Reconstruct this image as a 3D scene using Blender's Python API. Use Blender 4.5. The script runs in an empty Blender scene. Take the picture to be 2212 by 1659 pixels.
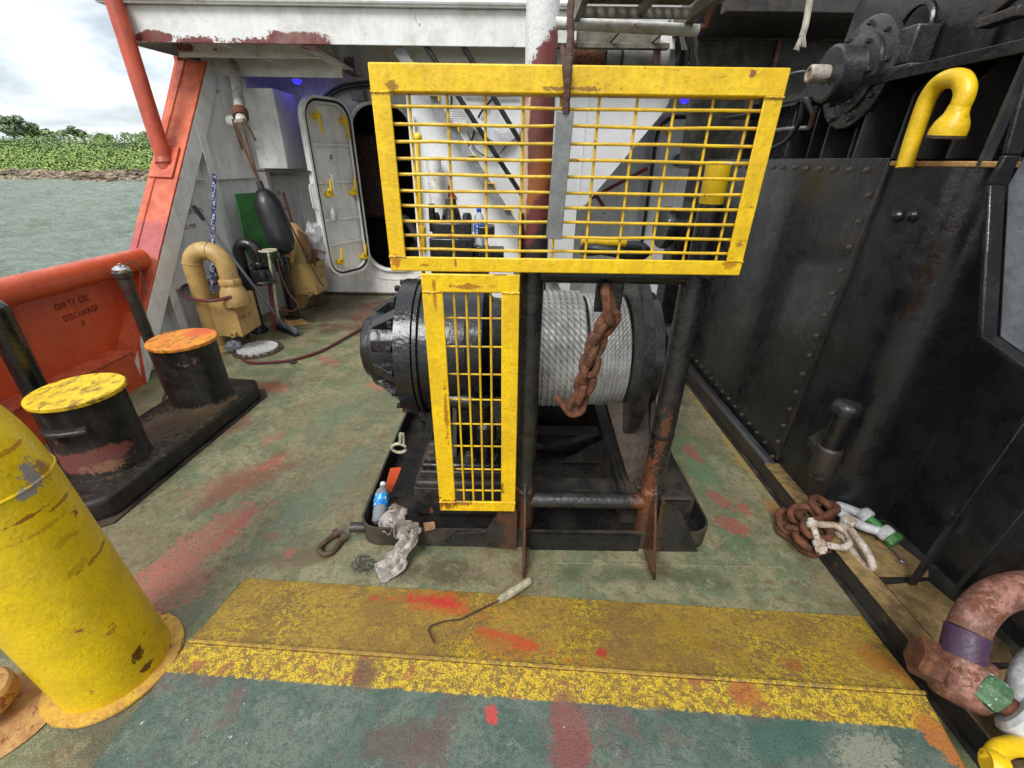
import bpy, bmesh, math, random
from mathutils import Vector, Matrix, noise
random.seed(7)
PI = math.pi
sc = bpy.context.scene
col = sc.collection
V = Vector
# ------------------------------------------------------------------ camera
CAM_H, PITCH, ROLL, FPX, CX, CY = 1.6, math.radians(27.2), math.radians(0.8), 942.0, 1106.0, 829.5
fw = V((0, math.cos(PITCH), -math.sin(PITCH)))
up = V((0, math.sin(PITCH), math.cos(PITCH)))
rt = V((1, 0, 0))
cr, sr = math.cos(ROLL), math.sin(ROLL)
rt, up = cr * rt + sr * up, -sr * rt + cr * up
cd = bpy.data.cameras.new('camera')
cam = bpy.data.objects.new('camera', cd)
col.objects.link(cam)
cd.sensor_fit = 'HORIZONTAL'; cd.sensor_width = 36.0; cd.lens = 36.0 * FPX / 2212.0
cd.clip_start = 0.05; cd.clip_end = 6000
cam.matrix_world = Matrix(((rt.x, up.x, -fw.x, 0), (rt.y, up.y, -fw.y, 0), (rt.z, up.z, -fw.z, CAM_H), (0, 0, 0, 1)))
sc.camera = cam

def at(px, py, Y=None, z=None, x=None):
    """point of the place that a surveyed picture position shows, at a known distance, height or side offset"""
    d = rt * ((px - CX) / FPX) - up * ((py - CY) / FPX) + fw
    if z is not None: t = (z - CAM_H) / d.z
    elif Y is not None: t = Y / d.y
    else: t = x / d.x
    return V((0, 0, CAM_H)) + d * t

# ------------------------------------------------------------------ light
SUN_EL, SUN_AZ = math.radians(48), math.radians(204)     # azimuth clockwise from +Y: behind and left of the viewer
sd = bpy.data.lights.new('sun', 'SUN'); sd.energy = 1.5; sd.angle = math.radians(24); sd.color = (1.0, 0.985, 0.955)
so = bpy.data.objects.new('sun', sd); col.objects.link(so)
sdir = V((math.sin(SUN_AZ) * math.cos(SUN_EL), math.cos(SUN_AZ) * math.cos(SUN_EL), math.sin(SUN_EL)))
so.rotation_euler = (-sdir).to_track_quat('-Z', 'Y').to_euler()
so.location = (0, 0, 30)
w = bpy.data.worlds.new('World'); sc.world = w; w.use_nodes = True
wt = w.node_tree; wn, wl = wt.nodes, wt.links
wn.clear()
sky = wn.new('ShaderNodeTexSky'); sky.sky_type = 'NISHITA'; sky.sun_disc = False
sky.sun_elevation = SUN_EL; sky.sun_rotation = SUN_AZ
tc = wn.new('ShaderNodeTexCoord')
mp = wn.new('ShaderNodeMapping'); mp.inputs['Scale'].default_value = (1.0, 1.0, 3.2)
n1 = wn.new('ShaderNodeTexNoise'); n1.inputs['Scale'].default_value = 2.3; n1.inputs['Detail'].default_value = 7; n1.inputs['Roughness'].default_value = 0.55; n1.inputs['Distortion'].default_value = 0.4
cr1 = wn.new('ShaderNodeValToRGB')
cr1.color_ramp.elements[0].position = 0.40; cr1.color_ramp.elements[0].color = (3.3, 3.75, 4.1, 1)
cr1.color_ramp.elements[1].position = 0.60; cr1.color_ramp.elements[1].color = (8.6, 8.8, 8.9, 1)
mx = wn.new('ShaderNodeMix'); mx.data_type = 'RGBA'; mx.inputs['Factor'].default_value = 0.9
bg = wn.new('ShaderNodeBackground'); bg.inputs['Strength'].default_value = 0.1
out = wn.new('ShaderNodeOutputWorld')
wl.new(tc.outputs['Generated'], mp.inputs['Vector']); wl.new(mp.outputs['Vector'], n1.inputs['Vector'])
wl.new(n1.outputs['Fac'], cr1.inputs['Fac']); wl.new(sky.outputs['Color'], mx.inputs['A']); wl.new(cr1.outputs['Color'], mx.inputs['B'])
wl.new(mx.outputs['Result'], bg.inputs['Color']); wl.new(bg.outputs['Background'], out.inputs['Surface'])
sc.view_settings.view_transform = 'Standard'; sc.view_settings.look = 'None'
sc.view_settings.exposure = 0.96; sc.view_settings.gamma = 1.0
sc.view_settings.use_curve_mapping = False
cy = sc.cycles
cy.max_bounces = 5; cy.diffuse_bounces = 3; cy.glossy_bounces = 3; cy.transmission_bounces = 4; cy.transparent_max_bounces = 4
cy.caustics_reflective = False; cy.caustics_refractive = False; cy.use_adaptive_sampling = True; cy.adaptive_threshold = 0.03

# ------------------------------------------------------------------ materials
def srgb(r, g, b, k=1.0):
    f = lambda c: (c / 255 / 12.92 if c / 255 <= 0.04045 else ((c / 255 + 0.055) / 1.055) ** 2.4) * k
    return (f(r), f(g), f(b), 1)
MATS = {}
class NT:
    def __init__(s, name):
        s.m = bpy.data.materials.new(name); s.m.use_nodes = True
        s.t = s.m.node_tree; s.n = s.t.nodes; s.l = s.t.links
        s.b = s.n['Principled BSDF']
        g = s.n.new('ShaderNodeNewGeometry'); s.pos = g.outputs['Position']; s.geo = g
        MATS[name] = s.m
    def mapping(s, scale=(1, 1, 1), loc=(0, 0, 0), rot=(0, 0, 0), typ='POINT', vec=None):
        m = s.n.new('ShaderNodeMapping'); m.vector_type = typ
        m.inputs['Location'].default_value = loc; m.inputs['Rotation'].default_value = rot; m.inputs['Scale'].default_value = scale
        s.l.new(vec or s.pos, m.inputs['Vector']); return m.outputs['Vector']
    def noise(s, scale, detail=4, rough=0.55, vec=None, dist=0.0):
        n = s.n.new('ShaderNodeTexNoise'); n.inputs['Scale'].default_value = scale; n.inputs['Detail'].default_value = detail
        n.inputs['Roughness'].default_value = rough; n.inputs['Distortion'].default_value = dist
        s.l.new(vec or s.pos, n.inputs['Vector']); return n.outputs['Fac']
    def ramp(s, fac, a, b, ca=0.0, cb=1.0):
        r = s.n.new('ShaderNodeMapRange'); r.interpolation_type = 'SMOOTHSTEP'
        r.inputs['From Min'].default_value = a; r.inputs['From Max'].default_value = b
        r.inputs['To Min'].default_value = ca; r.inputs['To Max'].default_value = cb
        s.l.new(fac, r.inputs['Value']); return r.outputs['Result']
    def math(s, op, a, b=None):
        m = s.n.new('ShaderNodeMath'); m.operation = op
        for i, q in enumerate((a, b)):
            if q is None: continue
            if isinstance(q, (int, float)): m.inputs[i].default_value = q
            else: s.l.new(q, m.inputs[i])
        return m.outputs[0]
    def mix(s, fac, a, b, mode='MIX'):
        m = s.n.new('ShaderNodeMix'); m.data_type = 'RGBA'; m.blend_type = mode
        for k, q in (('Factor', fac), ('A', a), ('B', b)):
            if isinstance(q, (int, float)): m.inputs[k].default_value = q
            elif isinstance(q, tuple): m.inputs[k].default_value = q
            else: s.l.new(q, m.inputs[k])
        return m.outputs['Result']
    def ellipse(s, c, r, rotz=0.0, edge=0.35, nz=None, nk=0.8):
        """mask of a stain with its own place, size and ragged outline"""
        v = s.mapping(loc=tuple(c), rot=(0, 0, rotz), scale=tuple(r), typ='TEXTURE')
        q = s.n.new('ShaderNodeVectorMath'); q.operation = 'LENGTH'; s.l.new(v, q.inputs[0])
        d = q.outputs['Value']
        if nz is not None: d = s.math('ADD', d, s.math('MULTIPLY', s.math('SUBTRACT', nz, 0.5), nk))
        return s.ramp(d, 1.0, 1.0 - edge)
    def bump(s, h, strength=0.3, dist=0.01):
        b = s.n.new('ShaderNodeBump'); b.inputs['Strength'].default_value = strength; b.inputs['Distance'].default_value = dist
        s.l.new(h, b.inputs['Height']); s.l.new(b.outputs['Normal'], s.b.inputs['Normal'])
    def set(s, k, v):
        if isinstance(v, (int, float, tuple)): s.b.inputs[k].default_value = v
        else: s.l.new(v, s.b.inputs[k])

def worn(name, base, base2=None, rough=0.5, rust=0.0, rustcol=(0.16, 0.05, 0.018, 1), dirt=0.25, dirtcol=(0.09, 0.065, 0.045, 1),
         streak=0.0, bumps=0.25, bscale=70, metallic=0.0, speck=0.0, scratch=0.0, scale=1.0, patches=(), spec=0.5, chip=None, coat=0.0):
    t = NT(name)
    big = t.noise(2.2 * scale, 3); mid = t.noise(9 * scale, 5, 0.68); fine = t.noise(75 * scale, 3, 0.65)
    c = t.mix(t.ramp(mid, 0.40, 0.60), base, base2 or tuple(x * 0.82 for x in base[:3]) + (1,))
    c = t.mix(t.ramp(fine, 0.46, 0.66, 0, 0.4), c, tuple(x * (0.85 if min(base[:3]) > 0.55 else 0.6) for x in base[:3]) + (1,))
    f2 = None
    for pc in patches:
        kind = pc[0]
        if kind == 'e':
            _, ctr, rad, rz, pcol, opa = pc[:6]
            small = min(rad) < 0.045
            if small and f2 is None: f2 = t.noise(38, 4, 0.8)
            nz_ = t.math('ADD', t.math('MULTIPLY', mid, 0.3), t.math('MULTIPLY', f2, 0.7)) if small else t.math('ADD', t.math('MULTIPLY', mid, 0.75), t.math('MULTIPLY', fine, 0.25))
            m = t.ellipse(ctr, rad, rz, 0.2, nz_, 6.0 if small else 2.6)
            m = t.math('MULTIPLY', m, opa)
            c = t.mix(m, c, pcol)
    if streak:
        sv = t.mapping(scale=(14, 14, 0.9)); sn = t.noise(1.6, 4, 0.6, sv)
        c = t.mix(t.ramp(sn, 0.48, 0.68, 0, streak), c, dirtcol)
    if dirt:
        dn = t.math('ADD', t.math('MULTIPLY', big, 0.6), t.math('MULTIPLY', mid, 0.4))
        c = t.mix(t.ramp(dn, 0.46, 0.62, 0, dirt), c, dirtcol)
    if chip:
        cn = t.noise(24 * scale, 4, 0.7)
        c = t.mix(t.ramp(cn, chip[1], chip[1] + 0.03), c, chip[0])
    r_out = rough
    if rust:
        rn = t.noise(8 * scale, 7, 0.78, dist=0.2)
        th = 0.665 - 0.2 * rust
        rm = t.ramp(rn, th, th + 0.035)
        rc = t.mix(fine, rustcol, tuple(min(1, x * 1.9) for x in rustcol[:3]) + (1,))
        c = t.mix(rm, c, rc)
        r_out = t.math('ADD', t.math('MULTIPLY', rm, max(0, 0.85 - rough)), rough)
    if scratch:
        sc_ = t.noise(1.0, 5, 0.75, t.mapping(scale=(16, 16, 95)), dist=0.5); gate = t.noise(4.5, 2)
        c = t.mix(t.math('MULTIPLY', t.ramp(sc_, 0.60, 0.645), t.ramp(gate, 0.48, 0.58, 0, scratch)), c, (0.26, 0.11, 0.012, 1))
    if speck:
        sp = t.noise(160 * scale, 2, 0.5)
        c = t.mix(t.ramp(sp, 0.68, 0.74, 0, speck), c, (0.03, 0.022, 0.015, 1))
    t.set('Base Color', c)
    rv = t.ramp(mid, 0.38, 0.62, -0.09, 0.12)
    t.set('Roughness', t.math('ADD', rv, r_out))
    t.set('Metallic', metallic); t.set('Specular IOR Level', spec)
    if coat: t.set('Coat Weight', coat); t.set('Coat Roughness', 0.12)
    h = t.math('ADD', t.math('MULTIPLY', t.noise(bscale, 3), 0.6), t.math('MULTIPLY', mid, 1.2))
    t.bump(h, bumps, 0.008)
    return t.m

RUST = srgb(118, 66, 34); PRIMER = srgb(112, 52, 50)
def E(ctr, rad, colr, opa=1.0, rz=0.0): return ('e', tuple(ctr), tuple(rad), rz, colr, opa)
worn('white_paint', (0.84, 0.83, 0.805, 1), (0.78, 0.77, 0.74, 1), 0.45, rust=0.12, dirt=0.25, dirtcol=(0.40, 0.35, 0.29, 1), streak=0.28, bumps=0.15)
worn('white_house', (0.80, 0.80, 0.79, 1), (0.76, 0.765, 0.77, 1), 0.4, rust=0.0, dirt=0.12, dirtcol=(0.5, 0.48, 0.45, 1), streak=0.08, bumps=0.2, bscale=20)
_pl = [at(330, 78, Y=4.3), at(420, 86, Y=4.3), at(640, 84, Y=4.3), at(580, 90, Y=4.3), at(720, 120, Y=4.7), at(760, 155, Y=5.5), at(700, 100, Y=4.4)]
worn('white_overhang', (0.78, 0.78, 0.765, 1), (0.72, 0.72, 0.70, 1), 0.45, rust=0.1, dirt=0.3, dirtcol=(0.36, 0.31, 0.24, 1), streak=0.12, bumps=0.15,
     patches=[E(_pl[0], (0.16, 0.5, 0.05), PRIMER), E(_pl[1], (0.16, 0.3, 0.03), PRIMER), E(_pl[2], (0.28, 0.3, 0.06), PRIMER),
              E(_pl[3], (0.35, 0.25, 0.03), PRIMER), E(_pl[5], (0.12, 0.4, 0.12), PRIMER), E(_pl[6], (0.1, 0.9, 0.03), PRIMER)])
worn('orange_paint', (0.66, 0.09, 0.020, 1), (0.60, 0.08, 0.020, 1), 0.42, rust=0.05, dirt=0.25, dirtcol=(0.27, 0.05, 0.03, 1), streak=0.2, bumps=0.25, coat=0.15)
worn('orange_faded', (0.68, 0.15, 0.062, 1), (0.56, 0.095, 0.035, 1), 0.5, rust=0.2, dirt=0.4, dirtcol=(0.35, 0.07, 0.05, 1), streak=0.25, bumps=0.45, bscale=40,
     patches=[E((-2.95, 3.6, 1.0), (0.4, 0.4, 0.14), srgb(150, 70, 85), 0.7)])
worn('orange_tube', (0.50, 0.07, 0.025, 1), (0.42, 0.055, 0.022, 1), 0.4, rust=0.25, dirt=0.3, dirtcol=(0.2, 0.03, 0.02, 1), bumps=0.3, streak=0.25)
worn('yellow_paint', (0.86, 0.56, 0.012, 1), (0.78, 0.49, 0.010, 1), 0.38, rust=0.16, dirt=0.14, dirtcol=(0.42, 0.22, 0.01, 1), bumps=0.4, bscale=28, speck=0.5, scale=2)
_ys = [E(at(948 + 10, 1085, Y=1.42), (.05, .05, .03), srgb(104, 58, 22), .9), E(at(985, 1082, Y=1.42), (.06, .05, .015), srgb(120, 70, 24), .8), E(at(965, 900, Y=1.42), (.008, .05, .13), srgb(150, 90, 20), .8),
       E(at(1085, 1050, Y=1.42), (.012, .05, .03), srgb(104, 54, 22), .8), E(at(1015, 618, Y=1.42), (.05, .05, .008), srgb(140, 76, 24), .8), E(at(940, 640, Y=1.42), (.006, .05, .05), srgb(150, 86, 24), .8), E(at(860, 565, Y=1.42), (.02, .05, .02), srgb(160, 84, 26), .8),
       E(at(1575, 565, Y=1.42), (.018, .05, .02), srgb(160, 90, 24), .7), E(at(1623, 160, Y=1.42), (.010, .05, .012), srgb(120, 72, 60), .95), E(at(1250, 193, Y=1.42), (.09, .05, .006), srgb(110, 62, 30), .8), E(at(850, 186, Y=1.42), (.02, .05, .012), srgb(110, 64, 24), .8), E(at(1080, 590, Y=1.42), (.03, .05, .006), srgb(110, 62, 24), .8), E(at(985, 568, Y=1.42), (.003, .05, .014), srgb(110, 54, 30), .8), E(at(920, 572, Y=1.42), (.02, .05, .005), srgb(130, 70, 24), .7)]
worn('yellow_guard', (0.86, 0.56, 0.012, 1), (0.78, 0.49, 0.010, 1), 0.38, rust=0.10, rustcol=(0.2, 0.08, 0.015, 1), dirt=0.16, dirtcol=(0.46, 0.25, 0.01, 1), bumps=0.5, bscale=28, speck=0.55, streak=0.28, scratch=0.5, patches=_ys)
worn('yellow_bars', (0.76, 0.48, 0.012, 1), (0.60, 0.37, 0.02, 1), 0.45, rust=0.18, dirt=0.3, dirtcol=(0.3, 0.17, 0.02, 1), bumps=0.5, bscale=60, chip=((0.5, 0.48, 0.42, 1), 0.66))
def on_vent(px, py):
    """where a sight line meets the leaning yellow vent pipe"""
    d = rt * ((px - CX) / FPX) - up * ((py - CY) / FPX) + fw; z = .5
    for _ in range(8):
        c = V((-1.375 - .078 * z, .905)); A = d.x ** 2 + d.y ** 2; B = -2 * (d.x * c.x + d.y * c.y); C = c.length_squared - .158 ** 2
        q = B * B - 4 * A * C; t = (-B - math.sqrt(max(q, 0))) / (2 * A); z = CAM_H + d.z * t
    return V((d.x * t, d.y * t, z))
_rs = (0.27, 0.11, 0.012, 1)
worn('yellow_pillar', (0.80, 0.55, 0.008, 1), (0.72, 0.49, 0.008, 1), 0.36, rust=0.16, dirt=0.12, dirtcol=(0.40, 0.24, 0.01, 1), bumps=0.35, bscale=80, speck=0.4, scratch=0.3, coat=0.1,
     patches=[E(on_vent(74, 1025), (0.03, 0.03, 0.036), srgb(150, 142, 138)), E(on_vent(66, 1058), (0.034, 0.034, 0.02), srgb(150, 142, 138)), E(on_vent(296, 1415), (0.024, 0.024, 0.02), (0.09, 0.03, 0.01, 1)), E(on_vent(318, 1438), (0.02, 0.02, 0.012), (0.12, 0.05, 0.01, 1)),
              E(on_vent(60, 1118), (0.07, 0.07, 0.005), _rs, .9), E(on_vent(130, 1085), (0.05, 0.05, 0.006), _rs, .8), E(on_vent(30, 975), (0.06, 0.06, 0.006), (0.33, 0.12, 0.01, 1), .7), E(on_vent(95, 1015), (0.02, 0.02, 0.03), (0.33, 0.12, 0.01, 1), .7),
              E(on_vent(150, 1160), (0.05, 0.05, 0.012), _rs, .4), E(on_vent(215, 1190), (0.06, 0.06, 0.006), _rs, .8), E(on_vent(170, 1225), (0.03, 0.03, 0.016), (0.34, 0.15, 0.01, 1), .45), E(on_vent(100, 1140), (0.05, 0.05, 0.006), (0.34, 0.14, 0.01, 1), .45)])
worn('yellow_flange', (0.66, 0.40, 0.05, 1), (0.55, 0.30, 0.06, 1), 0.6, rust=0.35, dirt=0.4, dirtcol=(0.3, 0.16, 0.06, 1), bumps=0.7, bscale=50, scale=2.5)
worn('tan_rusty', (0.52, 0.31, 0.10, 1), (0.45, 0.24, 0.09, 1), 0.6, rust=0.5, dirt=0.5, dirtcol=(0.25, 0.11, 0.05, 1), bumps=0.5, bscale=50, scale=2.5)
worn('black_paint', (0.008, 0.008, 0.009, 1), (0.012, 0.012, 0.012, 1), 0.24, spec=0.45, rust=0.04, rustcol=(0.05, 0.03, 0.018, 1), dirt=0.15, dirtcol=(0.04, 0.035, 0.03, 1), bumps=0.6, bscale=60, coat=0.3)
worn('black_wall', (0.0115, 0.012, 0.0135, 1), (0.016, 0.0165, 0.018, 1), 0.28, rust=0.03, rustcol=(0.04, 0.034, 0.028, 1), dirt=0.12, dirtcol=(0.027, 0.028, 0.030, 1), streak=0.4, bumps=0.7, bscale=5, scale=0.9, coat=0.3, scratch=0.0, chip=((0.05, 0.05, 0.052, 1), 0.70))
worn('black_rusty', (0.022, 0.021, 0.021, 1), (0.035, 0.03, 0.026, 1), 0.4, rust=0.34, dirt=0.45, dirtcol=(0.07, 0.045, 0.03, 1), bumps=0.5, bscale=60, rustcol=(0.085, 0.036, 0.017, 1), scale=1.6)
worn('black_bollard', (0.008, 0.0078, 0.008, 1), (0.013, 0.012, 0.011, 1), 0.42, spec=0.3, rust=0.22, rustcol=(0.09, 0.05, 0.03, 1), dirt=0.25, dirtcol=(0.06, 0.048, 0.037, 1), streak=0.3, bumps=0.4, bscale=50,
     patches=[E((-2.165, 1.72, 0.235), (0.5, 0.16, 0.075), srgb(118, 66, 62), 0.95), E((-2.05, 1.75, 0.19), (0.10, 0.1, 0.03), srgb(150, 110, 84), 0.7), E((-2.12, 2.25, .125), (.16, .5, .02), srgb(92, 78, 60), .7), E((-1.98, 2.4, .125), (.10, .3, .02), srgb(100, 80, 58), .6)])
RF = srgb(88, 54, 34)
worn('black_post', (0.012, 0.012, 0.012, 1), (0.018, 0.017, 0.017, 1), 0.26, rust=0.08, rustcol=(0.08, 0.035, 0.016, 1), dirt=0.3, dirtcol=(0.05, 0.042, 0.034, 1), bumps=0.6, bscale=55, coat=0.25, scale=1.5,
     patches=[E((.04, 1.48, .12), (.09, .2, .20), RF, .85), E((.60, 1.48, .10), (.09, .2, .22), RF, .9), E((.585, 1.47, .36), (.03, .2, .16), srgb(110, 62, 40), .8), E((.35, 1.48, .325), (.30, .05, .022), srgb(150, 100, 84), .9), E((.61, 1.47, .62), (.02, .1, .12), srgb(96, 56, 38), .7), E((.09, 1.40, .05), (.05, .3, .1), RF, .7)])
worn('tray_floor', (0.010, 0.0095, 0.009, 1), (0.018, 0.016, 0.014, 1), 0.3, dirt=0.3, dirtcol=(0.035, 0.028, 0.02, 1), bumps=0.4)
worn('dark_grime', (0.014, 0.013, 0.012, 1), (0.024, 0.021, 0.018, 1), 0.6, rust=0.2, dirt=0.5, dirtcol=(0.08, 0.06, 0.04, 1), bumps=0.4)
worn('hub_paint', (0.020, 0.0205, 0.022, 1), (0.030, 0.030, 0.031, 1), 0.3, dirt=0.2, dirtcol=(0.045, 0.044, 0.043, 1), bumps=0.6, bscale=60, coat=0.3, scale=2)
worn('fin_lit_black', (0.032, 0.033, 0.035, 1), (0.05, 0.05, 0.05, 1), 0.4, dirt=0.3, dirtcol=(0.02, 0.02, 0.02, 1), bumps=0.5)  # black lightened all over to paint in the light the fin edges catch
worn('dirty_tray', (0.022, 0.020, 0.018, 1), (0.036, 0.032, 0.027, 1), 0.5, rust=0.22, rustcol=(0.09, 0.045, 0.022, 1), dirt=0.5, dirtcol=(0.10, 0.07, 0.045, 1), bumps=0.4)
worn('brown_bracket', srgb(84, 68, 48), srgb(56, 45, 34), 0.6, rust=0.3, dirt=0.6, bumps=0.4, scale=2)
worn('tan_paint', (0.50, 0.325, 0.115, 1), (0.44, 0.28, 0.10, 1), 0.42, rust=0.06, dirt=0.3, dirtcol=(0.26, 0.16, 0.06, 1), bumps=0.25, streak=0.15, scale=2)
worn('rust_iron', srgb(112, 66, 40), srgb(78, 46, 30), 0.8, rust=0.3, dirt=0.3, bumps=0.8, bscale=90, scale=4)
worn('rusty_plate', srgb(66, 52, 38), srgb(44, 35, 27), 0.55, rust=0.3, rustcol=(0.06, 0.032, 0.018, 1), dirt=0.4, bumps=0.5, scale=2)
worn('rust_dark', srgb(86, 58, 48), srgb(60, 42, 36), 0.8, rust=0.2, dirt=0.3, bumps=0.9, bscale=120, scale=4)
worn('rust_pink', srgb(160, 114, 100), srgb(112, 76, 62), 0.55, rust=0.75, dirt=0.3, bumps=0.5, bscale=60, rustcol=srgb(90, 54, 38), scale=3.2)
worn('purple_band', srgb(78, 46, 78), srgb(58, 34, 60), 0.5, rust=0.2, dirt=0.5, dirtcol=(0.05, 0.04, 0.05, 1), bumps=0.3, scale=5)
worn('galv', (0.42, 0.43, 0.44, 1), (0.33, 0.335, 0.34, 1), 0.42, dirt=0.3, dirtcol=(0.2, 0.18, 0.15, 1), metallic=0.35, bumps=0.3, scale=3)
worn('galv_strip', (0.20, 0.205, 0.20, 1), (0.27, 0.27, 0.265, 1), 0.5, dirt=0.3, dirtcol=(0.13, 0.12, 0.10, 1), metallic=0.5, rust=0.06, bumps=0.2, scale=3)
worn('white_shackle', (0.60, 0.61, 0.62, 1), (0.5, 0.5, 0.5, 1), 0.5, rust=0.15, dirt=0.35, bumps=0.3, scale=4)
worn('white_rust', (0.56, 0.52, 0.46, 1), (0.42, 0.30, 0.20, 1), 0.6, rust=0.5, dirt=0.4, bumps=0.5, rustcol=srgb(104, 72, 50), scale=2.6)
worn('green_pin', srgb(70, 140, 70), srgb(58, 120, 60), 0.4, dirt=0.2, bumps=0.2, scale=4)
worn('green_nut', srgb(84, 120, 84), srgb(64, 96, 64), 0.45, rust=0.2, dirt=0.3, bumps=0.3, chip=((0.6, 0.6, 0.56, 1), 0.6), scale=4)
worn('rubber', (0.010, 0.010, 0.012, 1), (0.015, 0.015, 0.017, 1), 0.40, dirt=0.12, dirtcol=(0.045, 0.045, 0.048, 1), bumps=0.15, scale=2)
worn('hose_red', srgb(98, 32, 38), srgb(78, 28, 34), 0.5, dirt=0.3, bumps=0.1, scale=2)
worn('green_sheet', srgb(44, 120, 52), srgb(38, 104, 46), 0.45, dirt=0.45, dirtcol=(0.05, 0.1, 0.05, 1), bumps=0.1)
worn('wood', srgb(140, 105, 68), srgb(110, 80, 50), 0.7, dirt=0.4, bumps=0.3)
worn('brown_pole', srgb(120, 66, 40), srgb(96, 56, 36), 0.6, dirt=0.3, bumps=0.2)
worn('red_paint', srgb(140, 28, 34), srgb(118, 24, 28), 0.45, dirt=0.3, bumps=0.2)
worn('grey_pole', srgb(116, 118, 124), srgb(104, 106, 112), 0.4, dirt=0.2, bumps=0.1)
worn('grey_paint', srgb(140, 142, 144), srgb(122, 124, 126), 0.5, dirt=0.25, bumps=0.2)
worn('grey_box', srgb(128, 132, 138), srgb(112, 116, 122), 0.4, dirt=0.3, dirtcol=(0.07, 0.065, 0.05, 1), bumps=0.25)
worn('cream_rod', srgb(190, 184, 160), srgb(165, 158, 132), 0.55, rust=0.15, dirt=0.3, bumps=0.2, scale=4)
worn('aluminium', srgb(128, 122, 110), srgb(108, 102, 90), 0.55, dirt=0.45, dirtcol=(0.12, 0.10, 0.075, 1), metallic=0.3, streak=0.4, bumps=0.3)
worn('white_pipe_rust', (0.72, 0.72, 0.70, 1), (0.62, 0.60, 0.56, 1), 0.4, rust=0.4, dirt=0.4, dirtcol=(0.3, 0.2, 0.12, 1), bumps=0.2, rustcol=srgb(130, 75, 35), scale=2)
worn('davit_white', (0.62, 0.6, 0.56, 1), (0.5, 0.47, 0.42, 1), 0.5, rust=0.42, dirt=0.4, bumps=0.3, rustcol=(0.06, 0.035, 0.025, 1), scale=2.5)
worn('canvas', srgb(150, 150, 150), srgb(128, 127, 125), 0.8, dirt=0.3, bumps=0.5, bscale=120)
worn('dirty_wall', srgb(96, 90, 78), srgb(70, 64, 54), 0.6, dirt=0.6, dirtcol=(0.02, 0.02, 0.02, 1), streak=0.4, bumps=0.2)
worn('rag_cloth', srgb(178, 172, 166), srgb(146, 136, 126), 0.9, dirt=0.55, dirtcol=srgb(104, 84, 66), bumps=0.6, bscale=60, scale=3)
worn('white_bag', srgb(190, 190, 190), srgb(170, 168, 165), 0.5, dirt=0.2, bumps=0.4)
worn('cardboard', srgb(150, 112, 74), srgb(128, 94, 60), 0.8, dirt=0.3, bumps=0.2)
worn('stencil_red', srgb(150, 40, 44), srgb(130, 36, 40), 0.6, dirt=0.2, bumps=0.1)
worn('stencil_maroon', srgb(96, 16, 14), srgb(84, 16, 14), 0.6, dirt=0.2, bumps=0.1)
worn('stencil_brown', srgb(110, 70, 40), srgb(100, 64, 40), 0.6, dirt=0.2, bumps=0.1)
worn('white_rope', srgb(190, 184, 172), srgb(160, 152, 138), 0.85, dirt=0.3, bumps=0.6, bscale=150)
worn('copper_rope', srgb(126, 78, 60), srgb(98, 60, 48), 0.85, dirt=0.3, bumps=0.6, bscale=150)
worn('black_rope', (0.02, 0.02, 0.022, 1), (0.035, 0.033, 0.032, 1), 0.8, dirt=0.3, bumps=0.8, bscale=120)
worn('wire_rope_steel', srgb(200, 199, 197), srgb(172, 170, 166), 0.5, dirt=0.35, dirtcol=srgb(104, 92, 80), metallic=0.25, bumps=0.2)
worn('white_cable', srgb(205, 206, 210), srgb(185, 186, 190), 0.4, dirt=0.15, bumps=0.05)
worn('rock', srgb(164, 148, 124), srgb(112, 98, 82), 0.9, dirt=0.75, dirtcol=srgb(56, 46, 40), bumps=0.6, bscale=6, scale=0.25)
worn('shed_roof', srgb(96, 84, 78), srgb(78, 70, 66), 0.8, bumps=0.2)
worn('bark', srgb(90, 76, 62), srgb(70, 60, 50), 0.9, bumps=0.5)
worn('brass', srgb(170, 150, 90), srgb(150, 130, 80), 0.4, metallic=0.5, dirt=0.3)
worn('chrome', (0.6, 0.6, 0.62, 1), (0.5, 0.5, 0.52, 1), 0.25, metallic=0.9, dirt=0.3)
worn('bolt_steel', (0.10, 0.09, 0.08, 1), (0.17, 0.15, 0.12, 1), 0.4, metallic=0.5, rust=0.25, dirt=0.3, scale=4)

def emission(name, colr, strength):
    t = NT(name); t.set('Base Color', (0.01, 0.01, 0.05, 1)); t.set('Emission Color', colr); t.set('Emission Strength', strength); return t.m
emission('blue_lamp', (0.02, 0.015, 1.0, 1), 1.6)

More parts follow.
